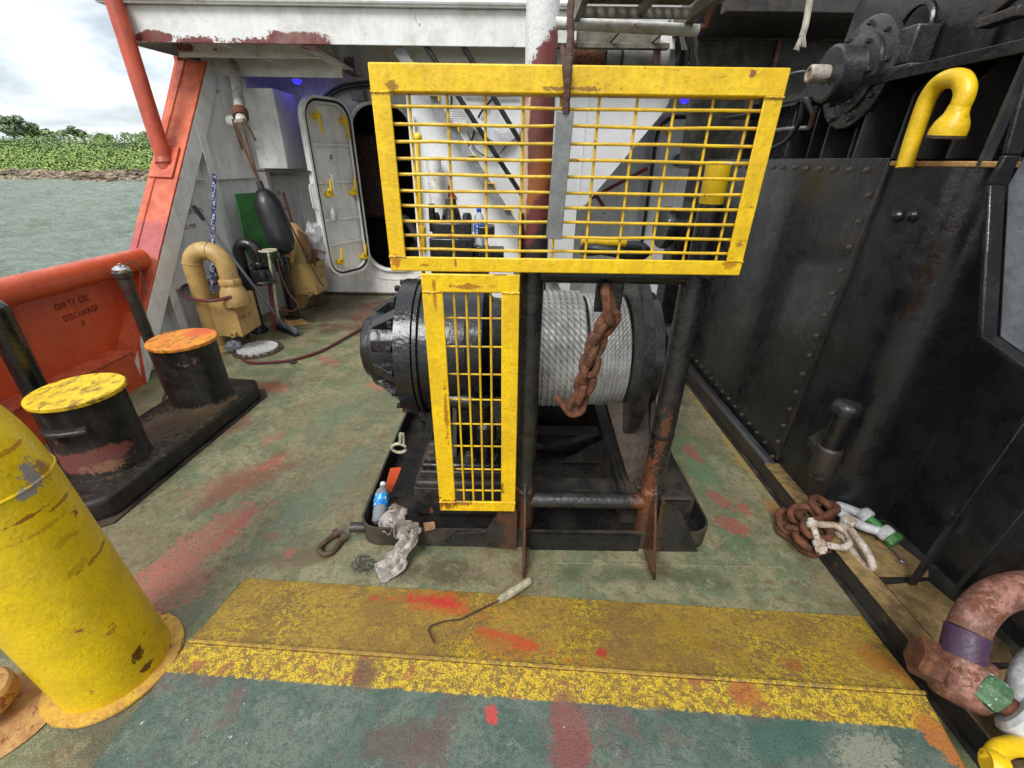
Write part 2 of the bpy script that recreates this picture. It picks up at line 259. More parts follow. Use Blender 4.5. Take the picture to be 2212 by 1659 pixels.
def pillar_mat():
    t = NT('pillar_paint'); mid = t.noise(7, 6, 0.65); fine = t.noise(60, 4)
    xyz = t.n.new('ShaderNodeSeparateXYZ'); t.l.new(t.pos, xyz.inputs[0])
    z = t.math('ADD', xyz.outputs['Z'], t.math('MULTIPLY', t.math('SUBTRACT', t.math('ADD', t.math('MULTIPLY', mid, .6), t.math('MULTIPLY', fine, .4)), 0.5), 0.45))
    zx = t.math('ADD', z, t.math('MULTIPLY', t.math('SUBTRACT', xyz.outputs['X'], 0.15), -1.3))
    r = t.n.new('ShaderNodeValToRGB'); e = r.color_ramp.elements
    stops = [(0.0, (0.022, 0.021, 0.02, 1)), (0.36, (0.022, 0.021, 0.02, 1)), (0.372, PRIMER), (0.44, srgb(98, 46, 42)), (0.452, srgb(150, 86, 34)), (0.52, srgb(128, 70, 34)), (0.56, srgb(92, 44, 38)), (0.70, PRIMER), (0.735, PRIMER), (0.745, (0.72, 0.72, 0.70, 1))]
    while len(e) < len(stops): e.new(0.5)
    for q, (p, c) in zip(e, stops): q.position = p; q.color = c
    t.l.new(t.math('DIVIDE', zx, 3.0), r.inputs['Fac'])
    c = t.mix(t.ramp(fine, 0.4, 0.8, 0, 0.35), r.outputs['Color'], (0.1, 0.06, 0.04, 1))
    lf = t.ramp(t.math('ADD', xyz.outputs['X'], t.math('MULTIPLY', t.math('SUBTRACT', mid, 0.5), 0.05)), 0.095, 0.085)
    hz = t.math('MULTIPLY', t.ramp(z, 1.12, 1.2), t.ramp(z, 2.05, 1.9))
    c = t.mix(t.math('MULTIPLY', lf, hz), c, srgb(190, 160, 130))
    t.set('Base Color', c); t.set('Roughness', 0.5); t.bump(mid, 0.3, 0.008); return t.m
pillar_mat()

def deck_mat():
    t = NT('deck_paint')
    big = t.noise(1.3, 3, 0.6); mid = t.noise(5, 5, 0.7); fine = t.noise(34, 5, 0.75); grit = t.noise(170, 2, 0.6)
    wearn = t.noise(52, 4, 0.7)
    rag_ = t.math('ADD', t.math('MULTIPLY', mid, 0.55), t.math('MULTIPLY', fine, 0.45))
    c = t.mix(t.ramp(mid, 0.44, 0.56), srgb(110, 120, 90), srgb(138, 133, 102))
    c = t.mix(t.ramp(big, 0.46, 0.60, 0, 0.6), c, srgb(122, 108, 82))
    c = t.mix(t.ramp(fine, 0.50, 0.60, 0, 0.6), c, srgb(98, 86, 64))
    c = t.mix(t.ramp(t.noise(13, 4, 0.7), 0.54, 0.64, 0, 0.55), c, srgb(96, 84, 62))
    c = t.mix(t.ramp(t.noise(6.5, 9, 0.84), 0.545, 0.562, 0, 0.5), c, srgb(112, 97, 70))
    c = t.mix(t.ramp(t.noise(9.5, 8, 0.84, t.mapping(loc=(3, 1, 0))), 0.575, 0.59, 0, 0.5), c, srgb(92, 120, 92))
    c = t.mix(t.ramp(t.noise(1.0, 6, 0.8, t.mapping(scale=(26, 4, 1), rot=(0, 0, 0.25))), 0.60, 0.63, 0, 0.5), c, srgb(146, 136, 108))
    def P(p, r, colr, opa, rz=0.0, nk=4.5, soft=0.26):
        nonlocal c
        m = t.ellipse((p.x, p.y, 0), (r[0], r[1], 5), rz, soft, rag_, nk)
        if soft < 0.5: m = t.math('MULTIPLY', m, t.ramp(wearn, 0.60, 0.50, 0.15, 1.0))
        c = t.mix(t.math('MULTIPLY', m, opa), c, colr)
    def L(a, b, wd, colr, opa, **k):
        a, b = at(*a, z=0), at(*b, z=0); d = b - a
        P((a + b) / 2, (d.length / 2 * 1.15, wd), colr, opa, math.atan2(d.y, d.x), **k)
    brown, red, pink, ochre, green = srgb(100, 80, 56), srgb(172, 92, 78), srgb(172, 106, 90), srgb(168, 140, 78), srgb(88, 118, 86)
    L((650, 650), (860, 690), 0.9, srgb(74, 62, 48), 0.85, soft=0.8)
    L((700, 700), (850, 720), 0.22, srgb(108, 68, 58), 0.5)
    L((600, 950), (840, 860), 0.22, green, 0.5, soft=0.8); L((650, 900), (850, 800), 0.2, srgb(122, 130, 100), 0.6, soft=0.8)
    L((560, 1200), (800, 960), 0.16, srgb(112, 124, 102), 0.7, soft=0.8)
    L((520, 1230), (780, 1180), 0.10, brown, 0.7, soft=0.8); L((800, 1235), (1080, 1235), 0.09, srgb(84, 72, 52), 0.85, soft=0.8)
    L((430, 1080), (620, 1010), 0.12, brown, 0.7, soft=0.8); L((400, 1120), (640, 960), 0.05, srgb(118, 80, 60), 0.7)
    L((290, 1290), (555, 1095), 0.13, pink, 0.8, soft=0.14, nk=4.5); L((290, 1290), (455, 1205), 0.17, srgb(166, 102, 86), 0.65, soft=0.14, nk=4.5)
    L((455, 1190), (555, 1095), 0.035, red, 0.8)
    L((400, 1080), (617, 1000), 0.14, srgb(146, 92, 74), 0.6, nk=4.5); L((560, 1015), (620, 985), 0.05, srgb(176, 84, 72), 0.6, nk=4.5); L((545, 830), (625, 845), 0.09, red, 0.7); L((690, 765), (722, 790), 0.06, red, 0.5)
    L((480, 940), (540, 900), 0.08, srgb(168, 100, 84), 0.5); L((565, 960), (610, 935), 0.05, red, 0.45); L((790, 830), (840, 840), 0.06, srgb(184, 96, 78), 0.5)
    L((620, 1205), (628, 1185), 0.03, red, 0.8); L((575, 1170), (600, 1150), 0.04, srgb(160, 84, 72), 0.5)
    L((770, 660), (870, 655), 0.14, srgb(96, 44, 40), 0.5); L((770, 700), (800, 660), 0.12, srgb(118, 56, 48), 0.5)
    L((1455, 905), (1600, 1180), 0.14, green, 0.75, soft=0.7); L((1520, 1100), (1700, 1260), 0.12, srgb(76, 104, 72), 0.65, soft=0.7); L((1180, 1230), (1600, 1260), 0.07, srgb(84, 90, 64), 0.8, soft=0.8)
    L((1470, 800), (1760, 1180), 0.10, ochre, 0.85, soft=0.8); L((1650, 1075), (1760, 1200), 0.06, srgb(160, 110, 60), 0.7)
    for a, b, w_ in (((1480, 960), (1515, 1000), .05), ((1530, 1060), (1580, 1100), .05), ((1540, 1120), (1620, 1150), .06), ((1595, 1085), (1620, 1115), .03)):
        L(a, b, w_, srgb(160, 78, 70), 0.75, nk=4.5)
    L((775, 1200), (800, 1235), 0.05, srgb(34, 32, 30), 0.85)
    L((1110, 1220), (1150, 1240), 0.06, srgb(98, 68, 46), 0.6); L((1390, 1200), (1440, 1240), 0.06, srgb(98, 64, 44), 0.6)
    L((130, 1560), (330, 1640), 0.14, srgb(84, 84, 70), 0.7, soft=0.8)
    lich = t.ramp(t.noise(15, 5, 0.78, dist=0.8), 0.57, 0.62, 0, 0.6)
    c = t.mix(t.math('MULTIPLY', lich, t.ramp(grit, 0.44, 0.54)), c, srgb(166, 156, 118))
    c = t.mix(t.ramp(grit, 0.56, 0.64, 0, 0.6), c, srgb(58, 50, 40))
    c = t.mix(t.ramp(t.noise(85, 1, 0.4), 0.76, 0.78, 0, 0.8), c, srgb(190, 182, 158))
    t.set('Base Color', c); t.set('Roughness', t.ramp(mid, 0.38, 0.62, 0.42, 0.75))
    t.bump(t.math('ADD', t.math('MULTIPLY', fine, 0.9), t.math('MULTIPLY', grit, 0.6)), 0.7, 0.006); return t.m
deck_mat()

HA, HB = at(405, 1387, z=0.12), at(2000, 1500, z=0.12)
def hatch_mats():
    d = (HB - HA).normalized(); nrm = V((d.y, -d.x, 0))
    if nrm.y > 0: nrm = -nrm            # towards the viewer
    for name in ('hatch_top', 'hatch_ramp'):
        t = NT(name)
        mid = t.noise(6, 5, 0.7); fine = t.noise(62, 4, 0.75); grit = t.noise(210, 2, 0.6); big = t.noise(2.6, 4, 0.65)
        dark = t.mix(t.ramp(mid, 0.42, 0.58), srgb(134, 104, 58), srgb(114, 96, 66))
        yel = t.mix(t.ramp(grit, 0.42, 0.58), srgb(212, 180, 44), srgb(172, 140, 40))
        if name == 'hatch_top':
            g = t.mix(t.ramp(mid, 0.42, 0.58), srgb(78, 98, 88), srgb(100, 112, 100))
            g = t.mix(t.ramp(fine, 0.48, 0.60, 0, 0.55), g, srgb(60, 72, 64))
            g = t.mix(t.ramp(t.noise(4.4, 6, 0.75), 0.54, 0.62, 0, 0.65), g, srgb(104, 82, 78))
            g = t.mix(t.ramp(t.noise(20, 4, 0.75), 0.60, 0.66, 0, 0.6), g, srgb(120, 126, 118))
            dp = t.n.new('ShaderNodeVectorMath'); dp.operation = 'DOT_PRODUCT'; dp.inputs[1].default_value = tuple(nrm)
            sv = t.n.new('ShaderNodeVectorMath'); sv.operation = 'SUBTRACT'; sv.inputs[1].default_value = tuple(HA)
            t.l.new(t.pos, sv.inputs[0]); t.l.new(sv.outputs[0], dp.inputs[0])
            s_ = t.math('ADD', dp.outputs['Value'], t.math('MULTIPLY', t.math('SUBTRACT', fine, 0.5), 0.03))
            band = t.ramp(s_, 0.102, 0.094)
            y2 = t.mix(t.math('MULTIPLY', t.ramp(fine, 0.47, 0.55), 0.9), yel, srgb(124, 98, 48))
            y2 = t.mix(t.ramp(t.noise(9, 5, 0.75), 0.58, 0.62, 0, 0.8), y2, srgb(150, 86, 60))
            c = t.mix(band, g, y2)
            def P(px, r, colr, opa):
                nonlocal c
                p = at(*px, z=0.12); m = t.ellipse((p.x, p.y, 0.12), (r[0], r[1], 2), 0.15, 0.3, t.math('ADD', t.math('MULTIPLY', mid, .5), t.math('MULTIPLY', fine, .5)), 4.0)
                c = t.mix(t.math('MULTIPLY', m, opa), c, colr)
            P((785, 1455), (0.045, 0.06), srgb(104, 74, 56), 0.9)
            P((1060, 1540), (0.022, 0.03), srgb(190, 66, 62), 0.85); P((1066, 1556), (0.014, 0.014), srgb(190, 66, 62), 0.8); P((1235, 1585), (0.07, 0.11), srgb(132, 76, 72), 0.8); P((1235, 1640), (0.07, 0.09), srgb(120, 70, 68), 0.7)
            P((1600, 1490), (0.06, 0.05), srgb(160, 72, 44), 0.7); P((1870, 1630), (0.12, 0.06), srgb(150, 150, 128), 0.6); P((2060, 1620), (0.05, 0.12), srgb(176, 108, 50), 0.9)
            P((1700, 1600), (0.15, 0.05), srgb(52, 92, 80), 0.5); P((870, 1600), (0.12, 0.06), srgb(86, 66, 60), 0.6)
            c = t.mix(t.ramp(t.noise(80, 1, 0.4), 0.80, 0.82, 0, 0.9), c, srgb(205, 204, 196))
        else:
            y2 = t.mix(t.ramp(fine, 0.45, 0.56, 0, .85), yel, dark)
            c = t.mix(t.ramp(big, 0.40, 0.54), y2, t.mix(t.ramp(fine, 0.44, 0.6), srgb(178, 146, 56), srgb(152, 120, 58)))
            c = t.mix(t.ramp(t.noise(3.2, 7, 0.78), 0.49, 0.57, 0, 0.6), c, srgb(132, 100, 54))
            c = t.mix(t.ramp(t.noise(7, 8, 0.84), 0.56, 0.575, 0, 0.6), c, srgb(112, 92, 58))
            def R(a, b, wd, colr, opa):
                nonlocal c
                a, b = at(*a, z=0.06), at(*b, z=0.06); dd = b - a; m_ = (a + b) / 2
                m = t.ellipse((m_.x, m_.y, 0.06), (dd.length / 2 * 1.2, wd, 2), math.atan2(dd.y, dd.x), 0.6, t.math('ADD', t.math('MULTIPLY', mid, .5), t.math('MULTIPLY', fine, .5)), 8.0)
                c = t.mix(t.math('MULTIPLY', m, opa), c, colr)
            R((860, 1280), (1080, 1330), 0.07, srgb(196, 96, 44), 0.8); R((870, 1278), (1010, 1300), 0.03, srgb(204, 58, 48), 0.9)
            R((1020, 1350), (1200, 1430), 0.03, srgb(206, 54, 46), 0.95); R((790, 1285), (820, 1270), 0.03, srgb(190, 70, 50), 0.8)
            R((1000, 1345), (1180, 1430), 0.07, srgb(190, 104, 44), 0.6); R((1290, 1425), (1310, 1420), 0.02, srgb(186, 58, 46), 0.9)
            R((1520, 1385), (1560, 1430), 0.05, srgb(150, 74, 52), 0.7); R((1690, 1440), (1720, 1460), 0.04, srgb(160, 78, 50), 0.7)
            R((1400, 1345), (1600, 1440), 0.10, srgb(160, 130, 34), 0.6); R((1860, 1400), (1980, 1500), 0.05, srgb(172, 110, 44), 0.8)
        c = t.mix(t.ramp(grit, 0.56, 0.64, 0, 0.55), c, srgb(58, 48, 34))
        t.set('Base Color', c); t.set('Roughness', t.ramp(mid, 0.3, 0.7, 0.5, 0.75))
        t.bump(t.math('ADD', fine, t.math('MULTIPLY', grit, 0.6)), 0.5, 0.006)
hatch_mats()

def bollard_top(name, a, b, cpatch=None):
    t = NT(name); mid = t.noise(14, 6, 0.7); fine = t.noise(55, 5, 0.7)
    c = t.mix(t.ramp(mid, 0.4, 0.6), a, b); c = t.mix(t.ramp(t.noise(26, 7, 0.75, t.mapping(scale=(1.6, 0.5, 1))), 0.52, 0.57, 0, 0.85), c, srgb(124, 90, 46))
    if cpatch: c = t.mix(t.math('MULTIPLY', t.ellipse(cpatch, (0.12, 0.13, 2), 0, 0.6, mid, 1.0), 0.8), c, srgb(206, 84, 52))
    t.set('Base Color', c); t.set('Roughness', 0.55); t.bump(fine, 0.5, 0.005)
bollard_top('bollard_yellow', srgb(232, 198, 32), srgb(214, 176, 36))
bollard_top('bollard_orange', srgb(228, 150, 44), srgb(210, 120, 44), at(440, 735, z=0.5))

def sea_mat():
    t = NT('sea_water')
    n = t.noise(1.3, 6, 0.62, t.mapping(scale=(0.9, 1.8, 1)), dist=0.6); n2 = t.noise(7, 4, 0.6, t.mapping(scale=(0.8, 1.6, 1)))
    c = t.mix(t.noise(0.12, 3), srgb(124, 138, 120), srgb(150, 162, 146))
    t.set('Base Color', c); t.set('Roughness', 0.12); t.set('IOR', 1.33)
    t.bump(t.math('ADD', n, t.math('MULTIPLY', n2, 0.5)), 1.0, 0.55)
sea_mat()
def leaf_mat(name, a, b, sc_=0.16):
    t = NT(name); n = t.noise(sc_, 4, 0.6); n2 = t.noise(2.0, 2)
    c = t.mix(t.ramp(n, 0.42, 0.58), a, b); c = t.mix(t.ramp(n2, 0.4, 0.65, 0, 0.3), c, tuple(x * 0.55 for x in a[:3]) + (1,))
    t.set('Base Color', c); t.set('Roughness', 0.7); t.set('Specular IOR Level', 0.2)
leaf_mat('leaf_bright', srgb(160, 182, 104), srgb(132, 160, 92))
leaf_mat('leaf_mid', srgb(138, 162, 98), srgb(116, 144, 88)); leaf_mat('leaf_dark', srgb(118, 138, 102), srgb(130, 150, 112)); leaf_mat('leaf_pale', srgb(160, 178, 130), srgb(134, 156, 112))
leaf_mat('soil', srgb(84, 80, 54), srgb(70, 78, 46))
def clear_mat():
    t = NT('clear_plastic'); t.set('Base Color', (0.85, 0.9, 0.95, 1)); t.set('Roughness', 0.12); t.set('Transmission Weight', 0.75); t.set('IOR', 1.2)
    t.bump(t.noise(60, 4), 0.8, 0.004)
clear_mat()
def label_mat(name, a, b, c3):
    t = NT(name); c = t.mix(t.ramp(t.noise(40, 2), 0.45, 0.5), a, b); c = t.mix(t.ramp(t.noise(66, 2), 0.58, 0.62), c, c3)
    t.set('Base Color', c); t.set('Roughness', 0.3)
label_mat('bottle_label', srgb(30, 120, 200), srgb(60, 160, 225), srgb(225, 235, 245)); label_mat('bottle_label_b', srgb(40, 90, 190), srgb(70, 140, 220), srgb(230, 236, 245))
def braid_mat():
    t = NT('blue_braid'); v = t.mapping(scale=(1, 1, 1)); ck = t.n.new('ShaderNodeTexChecker'); ck.inputs['Scale'].default_value = 46
    ck.inputs['Color1'].default_value = srgb(40, 66, 120); ck.inputs['Color2'].default_value = srgb(196, 196, 204); t.l.new(v, ck.inputs['Vector'])
    t.set('Base Color', t.mix(t.ramp(t.noise(30, 2), 0.5, 0.6), ck.outputs['Color'], srgb(46, 50, 92))); t.set('Roughness', 0.8)
braid_mat()
def sign_mat():
    t = NT('sign_print'); t.set('Base Color', t.mix(t.ramp(t.noise(30, 2), 0.45, 0.55), srgb(70, 110, 120), srgb(40, 80, 95))); t.set('Roughness', 0.4)
sign_mat()
def mesh_panel_mat():
    t = NT('red_mesh'); v = t.n.new('ShaderNodeTexVoronoi'); v.inputs['Scale'].default_value = 60; t.l.new(t.pos, v.inputs['Vector'])
    t.set('Base Color', t.mix(t.ramp(v.outputs['Distance'], 0.3, 0.45), srgb(120, 62, 44), (0.01, 0.01, 0.01, 1))); t.set('Roughness', 0.7)
mesh_panel_mat()
# ------------------------------------------------------------------ mesh helpers
ROOTLOC = {}
def frame(d):
    d = d.normalized(); a = V((0, 0, 1)) if abs(d.z) < 0.9 else V((1, 0, 0))
    u = d.cross(a).normalized(); return u, u.cross(d).normalized()
def catmull(pts, n=6):
    pts = [V(p) for p in pts]; o = []
    q = [pts[0] * 2 - pts[1]] + pts + [pts[-1] * 2 - pts[-2]]
    for i in range(1, len(q) - 2):
        a, b, c, d = q[i - 1], q[i], q[i + 1], q[i + 2]
        for k in range(n):
            t = k / n
            o.append(0.5 * ((2 * b) + (c - a) * t + (2 * a - 5 * b + 4 * c - d) * t * t + (3 * b - a - 3 * c + d) * t ** 3))
    o.append(pts[-1]); return o
class MB:
    def __init__(s): s.v = []; s.f = []
    def add(s, vs, fs):
        o = len(s.v); s.v += [V(p) for p in vs]; s.f += [tuple(i + o for i in f) for f in fs]; return s
    def box(s, c, size, ux=None, uy=None, uz=None):
        ux = V(ux or (1, 0, 0)); uy = V(uy or (0, 1, 0)); uz = V(uz or (0, 0, 1)); c = V(c)
        p = [c + ux * (size[0] / 2 * i) + uy * (size[1] / 2 * j) + uz * (size[2] / 2 * k) for k in (-1, 1) for j in (-1, 1) for i in (-1, 1)]
        return s.add(p, [(0, 2, 3, 1), (4, 5, 7, 6), (0, 1, 5, 4), (2, 6, 7, 3), (0, 4, 6, 2), (1, 3, 7, 5)])
    def bb(s, x0, x1, y0, y1, z0, z1): return s.box(((x0 + x1) / 2, (y0 + y1) / 2, (z0 + z1) / 2), (x1 - x0, y1 - y0, z1 - z0))
    def bar(s, a, b, wd, th, side=None):
        a, b = V(a), V(b); d = (b - a); L = d.length; d = d.normalized()
        u = V(side).normalized() if side else frame(d)[0]; u = (u - d * u.dot(d)).normalized(); n = d.cross(u)
        return s.box((a + b) / 2, (L, wd, th), d, u, n)
    def prism(s, poly, ext):
        poly = [V(p) for p in poly]; e = V(ext); n = len(poly)
        return s.add(poly + [p + e for p in poly], [tuple(range(n))[::-1], tuple(range(n, 2 * n))] + [(i, (i + 1) % n, n + (i + 1) % n, n + i) for i in range(n)])
    def tube(s, pts, r, sides=10, caps=True, closed=False):
        pts = [V(p) for p in pts]; n = len(pts)
        rr = r if isinstance(r, (list, tuple)) else [r] * n
        tang = []
        for i in range(n):
            a = pts[(i - 1) % n] if (i > 0 or closed) else pts[i]; b = pts[(i + 1) % n] if (i < n - 1 or closed) else pts[i]
            tang.append((b - a).normalized() if (b - a).length > 1e-9 else V((0, 0, 1)))
        u, _ = frame(tang[0]); vs = []
        for i in range(n):
            t = tang[i]; u = (u - t * u.dot(t))
            u = u.normalized() if u.length > 1e-6 else frame(t)[0]
            w_ = t.cross(u)
            for k in range(sides):
                a = 2 * PI * k / sides; vs.append(pts[i] + (u * math.cos(a) + w_ * math.sin(a)) * rr[i])
        fs = []
        for i in range(n if closed else n - 1):
            j = (i + 1) % n
            for k in range(sides):
                k2 = (k + 1) % sides; fs.append((i * sides + k, i * sides + k2, j * sides + k2, j * sides + k))
        if caps and not closed: fs += [tuple(range(sides))[::-1], tuple(range((n - 1) * sides, n * sides))]
        return s.add(vs, fs)
    def lathe(s, prof, o, d, sides=24, jit=0.0):
        """prof: (radius, distance along d)"""
        o, d = V(o), V(d).normalized(); u, w_ = frame(d); vs = []; n = len(prof)
        for r, h in prof:
            for k in range(sides):
                a = 2 * PI * k / sides; q = r * (1 + jit * (random.random() - 0.5)); vs.append(o + d * h + (u * math.cos(a) + w_ * math.sin(a)) * q)
        fs = [(i * sides + k, i * sides + (k + 1) % sides, (i + 1) * sides + (k + 1) % sides, (i + 1) * sides + k) for i in range(n - 1) for k in range(sides)]
        if prof[0][0] > 1e-5: fs.append(tuple(range(sides))[::-1])
        if prof[-1][0] > 1e-5: fs.append(tuple(range((n - 1) * sides, n * sides)))
        return s.add(vs, fs)
    def hexa(s, c, d, r, h): return s.lathe([(r * 0.9, 0), (r, 0.1 * h), (r, 0.85 * h), (r * 0.85, h)], c, d, 6)
    def mesh(s, name='mesh'):
        m = bpy.data.meshes.new(name); m.from_pydata([tuple(p) for p in s.v], [], s.f)
        bm = bmesh.new(); bm.from_mesh(m)
        if not hasattr(s, 'nrm'): bmesh.ops.recalc_face_normals(bm, faces=bm.faces[:])
        bm.to_mesh(m); bm.free(); return m
    def build(s, name, mat, parent=None, bevel=0.0, smooth=35, seg=2):
        off = ROOTLOC.get(parent.name, V((0, 0, 0))) if parent else V((0, 0, 0))
        if parent: s.v = [p - off for p in s.v]
        m = s.mesh(name); m.materials.append(MATS[mat])
        o = bpy.data.objects.new(name, m); col.objects.link(o)
        if parent: o.parent = parent; ROOTLOC[o.name] = off
        if bevel:
            b = o.modifiers.new('bevel', 'BEVEL'); b.width = bevel; b.segments = seg; b.limit_method = 'ANGLE'; b.angle_limit = math.radians(40)
        if smooth:
            for p in m.polygons: p.use_smooth = True
            m.set_sharp_from_angle(angle=math.radians(smooth))
        if getattr(s, 'nrm', None) and len(s.nrm) == len(m.vertices):     # leaves take the soft shading of their clump
            for p in m.polygons: p.use_smooth = True
            m.normals_split_custom_set_from_vertices([tuple(q) for q in s.nrm])
        return o
def tag(o, label, cat, group=None):
    o['label'] = label; o['category'] = cat
    if group: o['group'] = group
    return o
def T(name, label, cat, loc, group=None):
    o = bpy.data.objects.new(name, None); o.empty_display_size = 0.05; o.location = V(loc); col.objects.link(o)
    ROOTLOC[o.name] = V(loc); return tag(o, label, cat, group)
def hit_plane(px, py, p0, nr):
    d = rt * ((px - CX) / FPX) - up * ((py - CY) / FPX) + fw; o = V((0, 0, CAM_H)); return o + d * ((p0 - o).dot(nr) / d.dot(nr))
def structure(o, kind='structure'): o['kind'] = kind; return o
def put(name, mesh, parent, loc, rot=None):
    o = bpy.data.objects.new(name, mesh); o.location = V(loc) - ROOTLOC.get(parent.name, V((0, 0, 0))); o.parent = parent
    if rot is not None: o.rotation_euler = rot
    col.objects.link(o); return o
def aim(d, axis='Z'): return V(d).to_track_quat(axis, 'Y').to_euler()
def bolt_mesh(name, r, h, mat, washer=True):
    b = MB()
    if washer: b.lathe([(r * 1.5, 0), (r * 1.5, h * 0.25)], (0, 0, 0), (0, 0, 1), 10)
    b.hexa((0, 0, h * 0.2), (0, 0, 1), r, h)
    m = b.mesh(name); m.materials.append(MATS[mat]); return m
def text(name, s, mat, parent, o, ux, uy, size, skew=0.0):
    cu = bpy.data.curves.new(name, 'FONT'); cu.body = s; cu.size = 1.0; cu.space_character = 1.12
    ob = bpy.data.objects.new(name + '_tmp', cu); col.objects.link(ob)
    dg = bpy.context.evaluated_depsgraph_get(); me = bpy.data.meshes.new_from_object(ob.evaluated_get(dg))
    col.objects.unlink(ob); bpy.data.objects.remove(ob)
    off = ROOTLOC.get(parent.name, V((0, 0, 0))); ux, uy, o = V(ux).normalized(), V(uy).normalized(), V(o)
    nz = ux.cross(uy)
    for v in me.vertices: v.co = o + ux * (v.co.x * size * 1.1) + uy * (v.co.y * size * 1.35) - off + nz * 0.0
    me.materials.clear(); me.materials.append(MATS[mat])
    q = bpy.data.objects.new(name, me); q.parent = parent; col.objects.link(q); return q
def link_path(a, b, wd, nrm, n=7):
    """closed stadium loop between two end points"""
    a, b = V(a), V(b); d = (b - a); L = d.length; d.normalize(); u = nrm.cross(d).normalized(); r = wd / 2; c1, c2 = a + d * r, b - d * r; o = []
    for k in range(n + 1): t = -PI / 2 + PI * k / n; o.append(c2 + d * (math.cos(t) * r) + u * (math.sin(t) * r))
    for k in range(n + 1): t = PI / 2 + PI * k / n; o.append(c1 + d * (math.cos(t) * r) + u * (math.sin(t) * r))
    return o
def rrect(x0, x1, y0, y1, r, n=6):
    o = []
    for cx, cy, a0 in ((x1 - r, y1 - r, 0), (x0 + r, y1 - r, PI / 2), (x0 + r, y0 + r, PI), (x1 - r, y0 + r, 1.5 * PI)):
        for k in range(n + 1): a = a0 + PI / 2 * k / n; o.append((cx + r * math.cos(a), cy + r * math.sin(a)))
    return o
def ring_plate(mb, outer, inner, place, th):
    """plate with a hole: outer rectangle (x0,x1,z0,z1), inner loop of (u,v); place(u,v,t)->point"""
    x0, x1, z0, z1 = outer; cx = sum(p[0] for p in inner) / len(inner); cz = sum(p[1] for p in inner) / len(inner); ol = []
    for u, v in inner:
        dx, dz = u - cx, v - cz; k = 1e9
        if dx > 1e-9: k = min(k, (x1 - cx) / dx)
        if dx < -1e-9: k = min(k, (x0 - cx) / dx)
        if dz > 1e-9: k = min(k, (z1 - cz) / dz)
        if dz < -1e-9: k = min(k, (z0 - cz) / dz)
        ol.append((cx + dx * k, cz + dz * k))
    # push nearest ones into the corners
    for c in ((x0, z0), (x0, z1), (x1, z0), (x1, z1)):
        i = min(range(len(ol)), key=lambda i: (ol[i][0] - c[0]) ** 2 + (ol[i][1] - c[1]) ** 2); ol[i] = c
    n = len(inner); vs = []
    for t in (0, th):
        vs += [place(u, v, t) for u, v in inner] + [place(u, v, t) for u, v in ol]
    fs = []
    for i in range(n):
        j = (i + 1) % n
        fs += [(i, j, n + j, n + i), (2 * n + i, 3 * n + i, 3 * n + j, 2 * n + j), (i, 2 * n + i, 2 * n + j, j), (n + i, n + j, 3 * n + j, 3 * n + i)]
    mb.add(vs, fs)

# ------------------------------------------------------------------ setting: deck, sea, shore
DECK_X0 = -3.12
b = MB(); b.add([(DECK_X0, -4, 0), (1.44, -4, 0), (1.44, 6, 0), (DECK_X0, 6, 0)], [(0, 1, 2, 3)])
structure(b.build('deck', 'deck_paint', smooth=0))
b = MB(); b.bb(1.44, 6.0, -4, 8.5, -0.12, -0.04); b.bb(DECK_X0, 1.44, -4, 8.5, -0.12, -0.03); structure(b.build('deck_underlay', 'dark_grime', smooth=0))
# hull side below the bulwark
b = MB(); b.bb(-3.2, -3.125, -4, 6.0, -2.6, 0.0); tag(b.build('hull_plating', 'orange_paint', smooth=0), 'orange hull side below the bulwark, over the water', 'hull')
# weld seams between deck plates
for nm, a, c in (('weld_seam', at(1462, 985, z=.001), at(1590, 1290, z=.001)), ('weld_seam', at(540, 905, z=.001), at(880, 905, z=.001)), ('weld_seam', at(1180, 1215, z=.001), at(1680, 1225, z=.001))):
    b = MB(); n = 14; b.tube([a.lerp(c, k / n) + V((.003 * noise.noise(V((k, 1, 0))), .003 * noise.noise(V((k, 5, 0))), 0)) for k in range(n + 1)], .0045, 6); o = b.build(nm, 'deck_paint', bpy.data.objects['deck'])
# raised hatch platform with ramp
hl = at(195, 1659, z=0.12); hr = at(2090, 1659, z=0.12)
dl = (hl - HA).normalized(); drr = (hr - HB).normalized()
FA, FB = HA + dl * 3.2, HB + drr * 3.2
RA, RB = at(530, 1248, z=0.004), at(1860, 1330, z=0.004)
plat = T('hatch_platform', 'low raised green hatch platform with a yellow sloped edge in the foreground', 'platform', (0, 0.9, 0))
b = MB(); b.prism([HA, HB, FB, FA], (0, 0, -0.012)); b.build('hatch_top', 'hatch_top', plat, 0.006)
b = MB()
b.prism([RA, RB, HB + V((0, 0.0, -0.004)), HA + V((0, 0.0, -0.004))], (0, -0.004, -0.010)); b.build('ramp', 'hatch_ramp', plat, 0.004)
b = MB(); gl = [HA - V((0, 0, .01)), FA - V((0, 0, .01)), V((FA.x, FA.y, 0)), V((HA.x, HA.y, 0))]
b.add(gl, [(0, 1, 2, 3)]); b.add([HA - V((0, 0, .006)), V((HA.x, HA.y, 0)), RA], [(0, 1, 2)]); b.build('side_plate', 'hatch_top', plat, smooth=0)
b = MB(); b.add([HB - V((0, 0, .01)), FB - V((0, 0, .01)), V((FB.x, FB.y, 0)), V((HB.x, HB.y, 0))], [(0, 1, 2, 3)]); b.add([HB - V((0, 0, .006)), V((HB.x, HB.y, 0)), RB], [(0, 1, 2)]); b.build('side_plate', 'hatch_ramp', plat, smooth=0)
b = MB(); b.tube([HA + V((0, .004, .001)), HB + V((0, .004, .001))], 0.006, 6); b.build('weld_bead', 'hatch_ramp', plat)

